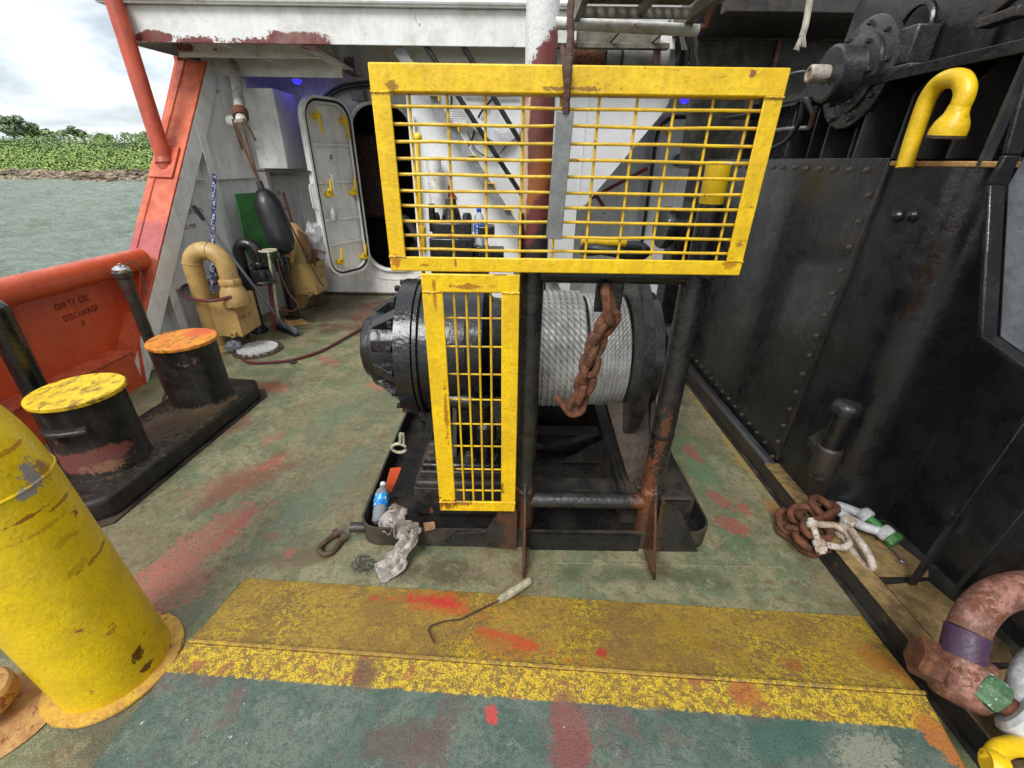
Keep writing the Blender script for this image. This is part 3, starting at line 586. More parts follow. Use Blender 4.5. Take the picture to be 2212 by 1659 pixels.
SEA_Z = -2.4
def sea():
    def axis(lo, hi, d0, d1, step):
        a = [-3000, -1200, -500, -250]; a = [v for v in a if v < d0 - 20]; x = d0
        while x < d1: a.append(x); x += step
        a += [d1] + [v for v in (200, 500, 1200, 3000) if v > d1 + 20]; return a
    xs = axis(0, 0, -105, 0, 0.42); ys = axis(0, 0, -4, 90, 0.42); nx = len(xs); vs = []
    for y in ys:
        for x in xs:
            z = 0
            if -106 < x < 1 and -5 < y < 91:
                z = 0.55 * (noise.noise(V((x * 0.24, y * 0.5, 0.3))) + 0.55 * noise.noise(V((x * 0.6 + 5, y * 1.25, 1.7))) + 0.25 * noise.noise(V((x * 2.0, y * 3.2, 4.1))))
                z *= min(1, (x + 106) / 4, (1 - x) / 3, (y + 5) / 4, (91 - y) / 4)
            vs.append((x, y, SEA_Z + z))
    fs = [(j * nx + i, j * nx + i + 1, (j + 1) * nx + i + 1, (j + 1) * nx + i) for j in range(len(ys) - 1) for i in range(nx - 1)]
    m = bpy.data.meshes.new('sea'); m.from_pydata(vs, [], fs); m.materials.append(MATS['sea_water'])
    for p in m.polygons: p.use_smooth = True
    o = bpy.data.objects.new('sea', m); col.objects.link(o); structure(o)
sea()
SH0 = 78.0                                   # the shore's waterline runs across the view
def shore_y(x): return SH0 + 1.6 * noise.noise(V((x * 0.08, 0, 2))) + 0.02 * (x + 60)
def bank_z(x, y):
    s = y - shore_y(x)
    if s < 0: return SEA_Z + s * 0.4
    if s < 3: return SEA_Z + s * 0.42
    k = min(1, (s - 3) / 34); k = k * k * (3 - 2 * k)
    return SEA_Z + 1.26 + 5.0 * k + 0.5 * noise.noise(V((x * 0.1, y * 0.1, 0)))
vs = []; nxx, nyy = 90, 34
ysb = [70 + 2.0 * j for j in range(26)] + [126 + 30 * j for j in range(8)]
for y in ysb:
    for i in range(nxx): vs.append((-260 + 5 * i, y, bank_z(-260 + 5 * i, y)))
fs = [(j * nxx + i, j * nxx + i + 1, (j + 1) * nxx + i + 1, (j + 1) * nxx + i) for j in range(len(ysb) - 1) for i in range(nxx - 1)]
b = MB(); b.add(vs, fs); structure(b.build('shore_bank', 'soil', smooth=60))
def ico(): 
    t = (1 + 5 ** 0.5) / 2; v = [V(p).normalized() for p in ((-1, t, 0), (1, t, 0), (-1, -t, 0), (1, -t, 0), (0, -1, t), (0, 1, t), (0, -1, -t), (0, 1, -t), (t, 0, -1), (t, 0, 1), (-t, 0, -1), (-t, 0, 1))]
    f = [(0, 11, 5), (0, 5, 1), (0, 1, 7), (0, 7, 10), (0, 10, 11), (1, 5, 9), (5, 11, 4), (11, 10, 2), (10, 7, 6), (7, 1, 8), (3, 9, 4), (3, 4, 2), (3, 2, 6), (3, 6, 8), (3, 8, 9), (4, 9, 5), (2, 4, 11), (6, 2, 10), (8, 6, 7), (9, 8, 1)]
    return v, f
IV, IF = ico()
b = MB(); rnd = random.Random(3)
for i in range(2600):
    x = rnd.uniform(-100, -12); y = shore_y(x) + rnd.uniform(-0.8, 3.2); s = rnd.uniform(0.28, 0.9) * (0.6 if rnd.random() < .5 else 1.1)
    R = Matrix.Rotation(rnd.uniform(0, 6.3), 3, 'Z') @ Matrix.Rotation(rnd.uniform(-.6, .6), 3, 'X'); S = (rnd.uniform(.8, 1.9), rnd.uniform(.6, 1.1), rnd.uniform(.3, .6))
    c = V((x, y, bank_z(x, y) + s * 0.12)); b.add([c + R @ V((p.x * S[0] * s, p.y * S[1] * s, p.z * S[2] * s)) * rnd.uniform(.8, 1.15) for p in IV], IF)
o = b.build('shore_rocks', 'rock', smooth=0); structure(o, 'stuff'); o['label'] = 'pale tumbled rocks along the far waterline'; o['category'] = 'rocks'
def leafcloud(mb, c, R, n, s, rnd, flat=0.8):
    for _ in range(n):
        while True:
            p = V((rnd.uniform(-1, 1), rnd.uniform(-1, 1), rnd.uniform(-1, 1)))
            if p.length <= 1: break
        p = p * (0.55 + 0.45 * rnd.random()) / max(p.length, .3) * (p.length ** 0.4)
        q = V(c) + V((p.x * R[0], p.y * R[1], p.z * R[2])); d = V((rnd.uniform(-1, 1), rnd.uniform(-1, 1), rnd.uniform(-.2, 1))).normalized()
        if d.dot(p) < 0: d = -d
        u, w_ = frame(d); k = s * rnd.uniform(.5, 1.2); mb.add([q - u * k, q + w_ * k * .6, q + u * k, q - w_ * k * .6], [(0, 1, 2, 3)])
        if not hasattr(mb, 'nrm'): mb.nrm = []
        nn = (V((p.x, p.y, p.z + .5)).normalized() * .8 + V((0, -.25, .75)) + d * .22).normalized(); mb.nrm += [nn] * 4
rnd = random.Random(11)
for nm, mt, n, lo, hi in (('bush_belt', 'leaf_bright', 800, 2.9, 22.0), ('bush_belt', 'leaf_mid', 540, 14.0, 36.0)):
    b = MB()
    for i in range(n):
        x = rnd.uniform(-118, -8) if i % 4 else rnd.uniform(-100, -30); y = shore_y(x) + rnd.uniform(lo, hi); r = rnd.uniform(.8, 1.9) * (1 + (y - SH0) * 0.014)
        leafcloud(b, (x, y, bank_z(x, y) + r * 0.35), (r * 1.3, r * 1.2, r * .7), 110, 0.18, rnd)
    o = b.build(nm, mt, smooth=0); structure(o, 'stuff'); o['label'] = ('bright green scrub above the rocks on the far shore' if mt == 'leaf_bright' else 'darker scrub along the top of the far bank'); o['category'] = 'bushes'
def tree(px, top, Y, rx, label, mat, palm=False, n=900):
    c = at(px, top, Y=Y); g = bank_z(c.x, Y); h = c.z - g
    r = T('palm_tree' if palm else 'shore_tree', label, 'tree', (c.x, Y, g), 'trees on the far shore')
    rnd = random.Random(int(px * 7 + Y)); b = MB()
    if palm:
        lean = rnd.uniform(-.5, .5)
        b.tube([(c.x - lean, Y, g - .3), (c.x - lean * .4, Y, g + h * .5), (c.x, Y, c.z - .6)], [.2, .15, .12], 7); b.build('trunk', 'bark', r)
        b = MB()
        for k in range(13):
            a = 2 * PI * k / 13 + rnd.uniform(-.2, .2); L = rnd.uniform(1.3, 2.0); e = rnd.uniform(.1, .9); d = V((math.cos(a), math.sin(a), 0)); side = V((-d.y, d.x, 0)); o0 = V((c.x, Y, c.z - .6))
            prev = None
            for q in range(7):
                t = q / 6; p = o0 + d * (L * t) + V((0, 0, e * L * t - 1.3 * L * t * t)); ww = .28 * math.sin(PI * min(1, t + .12)) + .02
                cur = (p - side * ww - V((0, 0, ww * .5)), p, p + side * ww - V((0, 0, ww * .5)))
                if prev: b.add([prev[0], prev[1], cur[1], cur[0]], [(0, 1, 2, 3)]); b.add([prev[1], prev[2], cur[2], cur[1]], [(0, 1, 2, 3)])
                prev = cur
        b.build('crown', mat, r, smooth=0)
    else:
        b.tube([(c.x, Y, g - .3), (c.x + .1, Y, g + h * .4), (c.x, Y, g + h * .8)], [.25, .18, .08], 7)
        for k in range(5):
            a = rnd.uniform(0, 6.3); z0 = g + h * rnd.uniform(.3, .55); b.tube([(c.x, Y, z0), (c.x + math.cos(a) * rx * .6, Y + math.sin(a) * rx * .6, z0 + h * .28)], [.1, .04], 5)
        b.build('trunk', 'bark', r); b = MB()
        for k in range(9):
            q = V((c.x + rnd.uniform(-.7, .7) * rx, Y + rnd.uniform(-.7, .7) * rx, g + h * rnd.uniform(.42, .86))); rr = rx * rnd.uniform(.3, .52)
            leafcloud(b, q, (rr, rr, rr * .7), n // 9, .3, rnd)
        b.build('crown', mat, r, smooth=0)
tree(8, 246, 112, 3.6, 'tall dark tree with a ragged crown at the far left of the shore', 'leaf_dark', n=1500)
tree(38, 262, 112, 3.0, 'dark tree right beside the tallest tree on the far left shore', 'leaf_dark', n=1300)
tree(62, 276, 114, 2.6, 'rounded green tree at the foot of the slope of trees at far left', 'leaf_mid', n=1200)
tree(98, 276, 122, 3.0, 'pale low rounded tree between the dark trees and the first palm', 'leaf_pale')
tree(150, 268, 118, 2.0, 'slim ragged tree standing highest in the middle of the shoreline', 'leaf_dark', n=600)
tree(172, 281, 121, 1.6, 'small pale tree right of the ragged middle tree', 'leaf_pale', n=500)
tree(222, 290, 119, 1.9, 'low pale bushy tree left of the pair of palms', 'leaf_pale', n=600)
tree(268, 281, 118, 1.5, 'left palm of the pair on the far bank', 'leaf_dark', palm=True)
tree(296, 284, 120, 1.5, 'right palm of the pair on the far bank, beside the shed', 'leaf_dark', palm=True)
tree(318, 280, 124, 2.4, 'leafy tree just left of the long shed roof', 'leaf_pale')
tree(353, 278, 126, 2.0, 'leafy tree rising behind the long shed roof', 'leaf_pale')
tree(130, 279, 119, 1.6, 'palm left of the ragged middle tree', 'leaf_dark', palm=True)
# shed on the bank
a_, b_ = at(324, 297, Y=116), at(352, 297, Y=116)
shd = T('shed', 'long low open shed with a grey roof among the trees', 'shed', (a_.x, 116, bank_z(a_.x, 116)))
b = MB(); b.prism([a_ + V((-.6, -1, 0)), b_ + V((4, -1, 0)), b_ + V((4, 1.5, .9)), a_ + V((-.6, 1.5, .9))], (0, 0, .15)); b.build('roof', 'shed_roof', shd)
for k in range(7): b = MB(); p = a_ + V((k * 1.1, -.6, 0)); b.bb(p.x - .07, p.x + .07, p.y - .07, p.y + .07, p.z - 1.7, p.z - .01); b.build('post', 'bark', shd)
# ------------------------------------------------------------------ left side: bulwark, side frame, wall, deckhouse
blw = T('bulwark', 'orange bulwark with a rounded top rail, left edge', 'bulwark', (-3.0, 2.0, 0))
r0 = at(0, 625, x=-2.93); r1 = at(322, 556, x=-2.93)
rail_z = (r0.z + r1.z) / 2
b = MB(); b.tube([(-2.95, -3.5, rail_z + .02), (-2.95, 1.5, rail_z), (-2.95, 3.50, rail_z - .02)], 0.082, 20); b.build('top_rail', 'orange_paint', blw)
b = MB(); b.bb(-3.06, -3.03, -3.5, 3.6, -0.02, rail_z); blw_plate = b.build('plate', 'orange_paint', blw)
b = MB(); b.prism([(-2.965, -3.5, rail_z - .07), (-2.965, 3.45, rail_z - .07), (-3.03, 3.45, rail_z - .11), (-3.03, -3.5, rail_z - .11)], (-.012, 0, 0)); b.build('rail_apron', 'orange_paint', blw)
b = MB(); b.bb(-3.03, -2.87, -3.5, 3.02, 0.27, 0.29); b.build('ledge', 'orange_faded', blw, 0.004)  # faded orange; its paleness also paints in light landing on the ledge
b = MB(); b.bb(-2.90, -2.88, -3.5, 3.02, -0.01, 0.268); b.build('kick_plate', 'orange_paint', blw, 0.003)
b = MB(); b.prism([(-3.03, 3.02, .0), (-2.87, 3.02, .0), (-2.87, 3.10, .3), (-2.91, 3.40, rail_z - .1), (-3.03, 3.40, rail_z - .1)], (0, .012, 0)); b.build('end_bracket', 'orange_paint', blw)
for yb in (0.6, 1.9):
    b = MB(); b.prism([(-3.03, yb, .29), (-2.92, yb, .29), (-2.93, yb, rail_z - .08), (-3.03, yb, rail_z - .08)], (0, .012, 0)); b.build('bracket', 'orange_paint', blw)
ux = (at(200, 648, x=-3.0) - at(125, 668, x=-3.0)).normalized(); uz = V((0, 0, 1))
for s, p, sz in (('DIRTY OIL', (122, 672), 0.046), ('DISCHARGE', (140, 696), 0.043), ('P', (180, 706), 0.045)):
    p = at(*p, x=-3.026); text('stencil', s, 'stencil_maroon', blw_plate, p, (0, 1, 0), uz, sz)

# slanted side frame (orange outer face, white inner face)
FA_, FB_ = V((-2.9, 2.83, -0.02)), V((-2.79, 4.80, 2.36))
fd = (FB_ - FA_).normalized(); fn = fd.cross(V((1, 0, 0))).normalized()
if fn.y < 0: fn = -fn                       # forward / down
frm = T('side_frame', 'slanted side frame, faded orange outside and white inside, rising to the upper deck', 'frame', (-2.9, 2.9, 0))
b = MB(); b.prism([FA_, FB_, FB_ + V((-.25, 0, 0)), FA_ + V((-.25, 0, 0))], fn * 0.02); b.build('face_plate', 'orange_faded', frm, 0.004)
b = MB(); b.prism([FA_ + fn * .021, FB_ + fn * .021, FB_ + fn * .185, FA_ + fn * .185], (-.03, 0, 0)); b.build('inner_web', 'white_paint', frm, 0.003)
b = MB(); q = V((-.19, 0, 0)) - fn * .003; b.tube([FA_ + q, FB_ + q], 0.008, 6); b.build('weld_bead', 'orange_faded', frm)
# outer shell under the slanted frame
b = MB(); b.prism([(-3.08, 2.9, 0), (-3.08, 4.85, 2.36), (-3.08, 4.85, 2.64), (-3.08, 6.0, 2.64), (-3.08, 6.0, 0)], (-.03, 0, 0)); tag(b.build('shell_plating', 'orange_paint'), 'orange outer shell of the deckhouse side, seen only at its slanted edge', 'hull')

# brace pipe from overhang corner to side frame
br = T('brace_pipe', 'orange brace pipe from the overhang corner down to the slanted frame', 'pipe', hit_plane(357, 352, FA_, fn))
e0, e1 = at(253, 22, Y=4.26), hit_plane(357, 352, FA_, fn)
b = MB(); b.tube([e0 + (e0 - e1) * .12, e1 + (e1 - e0).normalized() * .05], 0.062, 18); b.build('pipe', 'orange_tube', br)
b = MB(); c_ = e1 - fn * .012; b.bar(c_ - fd * .15, c_ + fd * .15, 0.20, 0.016, (1, 0, 0)); b.build('pad_plate', 'orange_faded', br, 0.004)
b = MB(); u_, w_ = frame((e1 - e0)); b.lathe([(.075, 0), (.064, .04)], e1 + (e1 - e0).normalized() * .0, e0 - e1, 18); b.build('weld_collar', 'orange_tube', br)

# overhang of the upper deck
ov = T('deck_overhang', 'white overhang of the upper deck with worn primer along its lower edge', 'overhang', (-1.5, 4.3, 2.4))
OX0, OX1, OY = -3.14, 1.45, 4.32
b = MB(); b.bb(OX0, OX1, OY, OY + .018, 2.40, 2.632); b.build('front_beam', 'white_overhang', ov, 0.003)
b = MB(); b.bb(OX0 - .08, OX1, OY - .045, OY + .10, 2.634, 2.652); b.tube([(OX0 - .08, OY - .045, 2.66), (OX1, OY - .045, 2.66)], .018, 8); b.build('deck_edge', 'white_overhang', ov)
b = MB(); b.bb(OX0 - .05, OX1, OY + .02, 6.2, 2.655, 2.70); b.build('deck_plate', 'white_overhang', ov)
b = MB(); b.prism([(OX0, OY + .02, 2.632), (OX0, OY + .02, 2.40), (-2.80, 4.86, 2.34), (-2.72, 5.62, 2.34), (-2.72, 5.62, 2.632), (-2.80, 4.86, 2.632)], (-.018, 0, 0)); b.build('side_edge_plate', 'white_overhang', ov)
# sloping bracket flange under the beam from front to wall
fA, fB = at(655, 97, Y=OY + .01), at(765, 162, Y=5.55)
b = MB(); b.prism([(-1.72, OY + .02, 2.40), fB, (fB.x, fB.y, 2.63), (-1.72, OY + .02, 2.63)], (.016, 0, 0)); b.build('bracket', 'white_overhang', ov)
b = MB(); b.prism([(-1.74, OY + .02, 2.398), (fB.x - .02, fB.y, fB.z - .002), (fB.x + .09, fB.y, fB.z - .002), (-1.60, OY + .02, 2.398)], (0, 0, -.014)); b.build('bracket_flange', 'white_overhang', ov)
for yb, zb in ((4.65, at(600, 126, Y=4.65).z),):
    b = MB(); b.bb(-2.93, -1.70, yb, yb + .012, zb, 2.654); b.build('stiffener', 'white_overhang', ov)
for pa_, pm_, pz_ in (((477, 96), (558, 126), (633, 152)),):
    qa, qm, qz = at(*pa_, Y=4.345), at(*pm_, Y=4.648), at(*pz_, Y=4.975)
    b = MB(); b.prism([qa, qm, V((qm.x, qm.y, 2.654)), V((qa.x, qa.y, 2.654))], (.012, 0, 0)); b.build('girder', 'white_overhang', ov)
    b = MB(); qm = qm + V((0, .016, 0)); b.prism([qm, qz, V((qz.x, qz.y, 2.654)), V((qm.x, qm.y, 2.654))], (.012, 0, 0)); b.build('girder', 'white_overhang', ov)
zbb = at(600, 166, Y=4.98).z; b = MB(); b.bb(-3.02, -1.64, 4.98, 4.995, zbb, 2.654); b.build('back_beam', 'white_overhang', ov)
# bulwark plate of upper deck (partly seen at the very top)
b = MB(); b.bb(OX0, OX1, OY + .06, OY + .08, 2.70, 3.6); b.build('upper_bulwark', 'white_overhang', ov)
b = MB(); sl = at(650, 3, Y=OY + .055); b.bb(sl.x - .16, sl.x + .24, OY + .052, OY + .058, 2.68, 2.76); b.build('scupper', 'dark_grime', ov)

# left side wall
wl_ = T('side_wall', 'white side wall with vertical and horizontal stiffeners behind the vent pipes', 'wall', (-2.85, 4.5, 0))
WP = [V((-3.05, 2.86, 0)), V((-2.90, 4.6, 0)), V((-2.56, 5.62, 0))]
def wz(p): # height of the wall top under the slanted frame
    t = (p.y - FA_.y - .02) / (FB_.y - FA_.y); return max(0.02, min(2.37, -0.06 + t * 2.36))
pts = [WP[0], WP[0].lerp(WP[1], .5), WP[1], WP[2]]
for i in range(3):
    a, c = pts[i], pts[i + 1]; b = MB()
    b.prism([a, c, c + V((0, 0, wz(c))), a + V((0, 0, wz(a)))], (-.01, 0, 0)); b.build('panel', 'white_paint', wl_)
b = MB(); b.prism([V((-2.84, 4.80, 2.34)), V((-2.80, 4.92, 2.12)), WP[2] + V((0, 0, 2.12)), WP[2] + V((0, 0, 2.65)), V((-2.81, 4.90, 2.65))], (-.012, 0, 0)); b.build('panel', 'white_paint', wl_)
def wallx(y): return WP[0].x + (WP[1].x - WP[0].x) * (y - WP[0].y) / (WP[1].y - WP[0].y) if y < 4.6 else WP[1].x + (WP[2].x - WP[1].x) * (y - 4.6) / 1.02
for y in (3.62, 4.48, 5.12):
    b = MB(); x = wallx(y); z1 = wz(V((0, y, 0))) - .02; b.bb(x, x + .09, y - .006, y + .006, 0, z1); b.bb(x + .09, x + .102, y - .045, y + .045, 0, z1); b.build('stiffener', 'white_paint', wl_, 0.002)
for z_, y0, y1 in ((1.40, 4.16, 4.43), (1.40, 4.53, 5.07), (1.40, 5.17, 5.6), (0.56, 3.32, 3.57), (0.56, 3.67, 4.43)):
    b = MB(); b.prism([(wallx(y0), y0, z_), (wallx(y1), y1, z_), (wallx(y1) + .06, y1, z_), (wallx(y0) + .06, y0, z_)], (0, 0, .01)); b.build('stringer', 'white_paint', wl_, 0.002)
wd = (WP[1] - WP[0]).normalized(); wd2 = (WP[2] - WP[1]).normalized()
def wtext(s, y, z_, sz, dd=wd): text('stencil', s, 'stencil_red', wl_, (wallx(y) + .006, y, z_), dd, (0, 0, 1), sz)
wtext('SLUDGE TK', 4.10, 1.13, 0.042); wtext('NG PIPE', 4.05, 1.01, 0.040); wtext('ST', 4.52, 1.00, 0.036)
wtext('AR', 5.30, 1.22, 0.04, wd2); wtext('SAV PIPE', 5.24, 1.05, 0.034, wd2)

# deckhouse back wall with door opening
BY = 5.62
dh = T('deckhouse_wall', 'white deckhouse front with an oval-cornered dark doorway', 'wall', (-1.5, BY, 0))
hole = rrect(-1.83, -1.17, 0.35, 2.12, 0.26)
b = MB(); b.bb(-3.07, -2.561, BY, BY + .02, 0, 2.65); ring_plate(b, (-2.56, -0.86, 0.0, 2.65), hole, lambda u, v, t: V((u, BY + t, v)), 0.02); b.build('panel', 'white_paint', dh, smooth=0)
b = MB(); b.tube([V((u, BY - .02, v)) for u, v in rrect(-1.85, -1.15, .33, 2.14, .27)], .022, 8, closed=True); b.build('door_coaming', 'white_paint', dh)
b = MB(); b.tube([V((u, BY - .006, v)) for u, v in rrect(-1.97, -1.03, .21, 2.26, .36, 8)], .006, 5, closed=True); b.build('weld_bead', 'white_paint', dh)
b = MB(); b.tube([V((-2.5, BY - .01, .02)), V((-.9, BY - .01, .02))], .018, 6); b.build('foot_weld', 'brown_bracket', dh)
# dim room behind the door
rm = T('engine_room', 'dark room seen through the open door', 'room', (-1.5, 6.6, 0))
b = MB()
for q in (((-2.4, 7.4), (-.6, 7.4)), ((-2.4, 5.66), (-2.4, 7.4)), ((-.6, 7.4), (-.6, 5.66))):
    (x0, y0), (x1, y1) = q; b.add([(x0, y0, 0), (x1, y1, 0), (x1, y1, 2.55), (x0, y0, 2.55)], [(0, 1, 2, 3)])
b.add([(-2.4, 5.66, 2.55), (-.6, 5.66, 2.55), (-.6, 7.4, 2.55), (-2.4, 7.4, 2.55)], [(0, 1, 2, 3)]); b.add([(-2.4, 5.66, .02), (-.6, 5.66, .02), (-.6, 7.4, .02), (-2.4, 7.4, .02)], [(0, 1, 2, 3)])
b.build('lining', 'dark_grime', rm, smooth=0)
b = MB(); b.bb(-1.98, -1.50, 6.2, 6.22, .9, 1.85); b.build('mesh_guard', 'red_mesh', rm)
b = MB(); b.tube(catmull([(-1.6, 6.0, .3), (-1.55, 5.95, .7), (-1.45, 6.1, .9), (-1.3, 6.2, .6)]), .05, 10); b.build('duct_hose', 'grey_paint', rm)
b = MB(); b.lathe([(.16, 0), (.16, .5), (.1, .55)], (-1.35, 6.3, .02), (0, 0, 1), 16); b.build('drum', 'dirty_tray', rm)

# open watertight door
hin, fre = V((-1.83, 5.56, 0)), V((-2.13, 5.00, 0))
du = (fre - hin).normalized(); dn = V((du.y, -du.x, 0))
if dn.x < 0 and dn.y > 0: dn = -dn
if dn.dot(V((0, 0, 0)) - hin) < 0: dn = -dn      # face towards the deck and viewer
DW = (fre - hin).length; z0d, z1d = 0.36, 2.15
def dp(u, v, t): return hin + du * u + V((0, 0, v)) + dn * t
door = T('watertight_door', 'white steel watertight door standing open with yellow dog handles', 'door', (hin.x, hin.y, z0d))
lo = rrect(0, DW, z0d, z1d, .2)
b = MB(); n = len(lo); b.add([dp(u, v, 0) for u, v in lo] + [dp(u, v, -.014) for u, v in lo], [tuple(range(n)), tuple(range(n, 2 * n))[::-1]] + [(i, (i + 1) % n, n + (i + 1) % n, n + i) for i in range(n)]); leaf = b.build('door_leaf', 'white_paint', door)
b = MB(); li = rrect(.025, DW - .025, z0d + .025, z1d - .025, .18); ring = [dp(u, v, 0) for u, v in lo] + [dp(u, v, .055) for u, v in lo] + [dp(u, v, .055) for u, v in li] + [dp(u, v, 0) for u, v in li]
b.add(ring, [(k * n + i, k * n + (i + 1) % n, (k + 1) * n + (i + 1) % n, (k + 1) * n + i) for k in range(3) for i in range(n)]); b.build('rim', 'white_paint', door)
b = MB(); lg = rrect(.035, DW - .035, z0d + .035, z1d - .035, .17); b.tube([dp(u, v, .045) for u, v in lg], .013, 6, closed=True); b.build('gasket', 'rubber', leaf)
b = MB(); lg = rrect(.055, DW - .055, z0d + .055, z1d - .055, .16); b.tube([dp(u, v, .035) for u, v in lg], .014, 6, closed=True); b.build('gasket_retainer', 'white_paint', leaf)
for zz in (.72, .98, 1.36, 1.72):
    b = MB(); b.bar(dp(.06, zz, .018), dp(DW - .06, zz, .018), .03, .012, (0, 0, 1)); b.build('stiffener', 'white_paint', leaf, .002)
for u, v in ((.10, .52), (.12, 1.24), (.12, 1.95), (DW - .17, .52), (DW - .17, 1.24), (DW - .17, 1.97)):
    h = MB(); h.lathe([(.028, 0), (.028, .05), (.018, .10)], dp(u, v, 0), dn, 10); k = -1 if v < 1.7 else 1
    h.tube([dp(u - .02, v - .16 * k, .08), dp(u, v - .05 * k, .085), dp(u, v, .08), dp(u + .05, v + .05, .10)], [.013, .017, .022, .013], 8); h.build('dog_handle', 'yellow_paint', leaf)
b = MB(); b.lathe([(.05, 0), (.05, .025), (.032, .025), (.032, 0.0)], dp(DW * .52, 1.60, 0), dn, 14); b.build('sight_glass_ring', 'white_paint', leaf)
b = MB(); b.tube([dp(DW * .62, 1.22, .01), dp(DW * .62, 1.24, .05), dp(DW * .62, 1.42, .05), dp(DW * .62, 1.44, .01)], .009, 8); b.build('grab_handle', 'white_paint', leaf)
b = MB(); b.tube([dp(DW + .005, 1.10, .03), dp(DW + .05, 1.12, .03), dp(DW + .05, 1.34, .03), dp(DW + .005, 1.36, .03)], .009, 8); b.build('outer_handle', 'white_paint', leaf)
bt = MB(); p = dp(DW - .17, .98, .06); bt.lathe([(.03, 0), (.034, .02), (.034, .09), (.014, .12), (.014, .14)], p, (0, 0, 1), 12); tag(bt.build('plastic_bottle', 'white_bag'), 'small white bottle hanging inside the open door by a yellow handle', 'bottle')

# ventilation trunk box on the wall
tb = T('wall_box', 'white box trunk high on the side wall beside the open door', 'box', (-2.45, 5.3, 1.48))
b = MB(); b.prism([(-2.62, 4.98, 1.49), (-2.33, 4.98, 1.49), (-2.33, 5.60, 1.49), (-2.62, 5.60, 1.49)], (0, 0, .69)); b.build('casing', 'white_paint', tb, .004)
b = MB(); b.bb(-2.64, -2.10, 4.96, 5.0, 1.46, 1.475); b.build('shelf_bar', 'black_rusty', tb)
# blue lamp under the overhang
def lamp(loc, label, en=.14):
    r = T('bulkhead_lamp', label, 'lamp', loc, 'blue deck lamps')
    b = MB(); b.lathe([(.0, -.035), (.028, -.03), (.042, -.012), (.045, 0)], loc, (0, 0, 1), 18); b.build('lens', 'blue_lamp', r)
    b = MB(); b.lathe([(.055, 0.001), (.055, .03), (.035, .05)], loc, (0, 0, 1), 18); b.build('housing', 'white_paint', r)
    ld = bpy.data.lights.new('lamp_glow', 'POINT'); ld.energy = en; ld.color = (.12, .08, 1.0); ld.shadow_soft_size = .05
    lo_ = bpy.data.objects.new('lamp_glow', ld); lo_.location = (0, 0, -.07); lo_.parent = r; col.objects.link(lo_)
lamp(at(641, 173, Y=5.30), 'blue lamp glowing under the overhang above the open door')

# cable bundle over door
cb = T('cable_bundle', 'grey cable bundle and junction box above the doorway', 'cables', (-1.7, BY - .05, 2.25))
for k in range(5):
    b = MB(); q = .03 * k; b.tube(catmull([(-2.15, 5.55 - q * .3, 1.98 + q), (-2.02, 5.56, 2.14 + q * .6), (-1.8, 5.57, 2.24 + q * .5), (-1.4, 5.57, 2.27 + q * .5), (-1.0, 5.57, 2.26 + q * .4)]), .011, 6); b.build('cable', 'rubber' if k % 2 else 'grey_paint', cb)
b = MB(); b.bb(-1.74, -1.60, 5.48, 5.58, 2.14, 2.24); b.build('junction_box', 'grey_box', cb, .008)

# davit pipe with lashing, fender hanging
da = T('davit_pipe', 'white chipped pipe arm slanting down from the overhang above the black fender', 'pipe', at(518, 260, Y=4.62))
pA, pB = at(506, 150, Y=4.95), at(521, 258, Y=4.55)
b = MB(); b.tube([pA + (pA - pB) * .4, pA, pB], .045, 14); b.lathe([(.045, 0), (.04, .03), (.015, .045)], pB, pB - pA, 14); b.build('arm', 'davit_white', da)
b = MB(); b.lathe([(.05, 0), (.05, .12)], at(497, 262, Y=4.8), (1, -.3, 0), 12); b.build('socket', 'white_paint', da)
fT, fB2 = at(561, 397, Y=4.50), at(620, 548, Y=4.42)
fe = T('rope_lashing', 'brown rope tied round the white pipe arm and running down to the fender', 'rope', pB)
b = MB()
for k in range(4):
    u_, w2 = frame(pB - pA); c_ = pB + (pA - pB).normalized() * (.03 + .022 * k); b.tube([c_ + (u_ * math.cos(a) + w2 * math.sin(a)) * .056 for a in [2 * PI * i / 14 for i in range(14)]], .011, 6, closed=True)
b.build('turns', 'copper_rope', fe)
b = MB(); b.tube(catmull([pB + V((-.03, -.05, -.03)), pB.lerp(fT, .5) + V((-.02, -.04, 0)), fT]), .010, 7); b.tube(catmull([pB + V((.03, -.05, -.02)), pB.lerp(fT, .5) + V((.01, -.03, 0)), fT]), .008, 7); b.build('fall', 'copper_rope', fe)
b = MB(); b.tube(catmull([pB + V((-.05, -.05, 0)), pB + V((-.03, -.07, -.13)), pB + V((-.02, -.06, -.24))]), .009, 6); b.tube(catmull([pB + V((.05, -.05, 0)), pB + V((.09, -.06, -.08)), pB + V((.12, -.06, -.17))]), .009, 6); b.build('tail', 'rust_dark', fe)
fnd = T('boat_fender', 'black rubber boat fender hanging on a rope against the wall', 'fender', fB2)
d_ = fB2 - fT; L = d_.length
b = MB(); b.lathe([(.025, -.02), (.028, .04), (.05, .055), (.075, .08), (.10, .12), (.118, .18), (.122, .25), (.122, L * .72), (.112, L * .85), (.08, L * .95), (.03, L * 1.0)], fT, d_, 22); b.build('body', 'rubber', fnd)
b = MB(); b.lathe([(.02, L), (.022, L + .03)], fT, d_, 10); b.build('eye', 'copper_rope', fnd)

# green plastic sheet leaning on wall
g = [at(506, 419, x=-2.70), at(560, 413, x=-2.68), at(600, 545, x=-2.62), at(552, 600, x=-2.58)]
b = MB(); b.prism([at(505, 419, x=-2.72), at(572, 414, x=-2.62), at(596, 560, x=-2.56), at(556, 600, x=-2.58), at(531, 545, x=-2.66)], (.012, .006, 0)); tag(b.build('plastic_sheet', 'green_sheet', None, .003), 'green plastic sheet leaning on the white wall behind the fender', 'sheet')

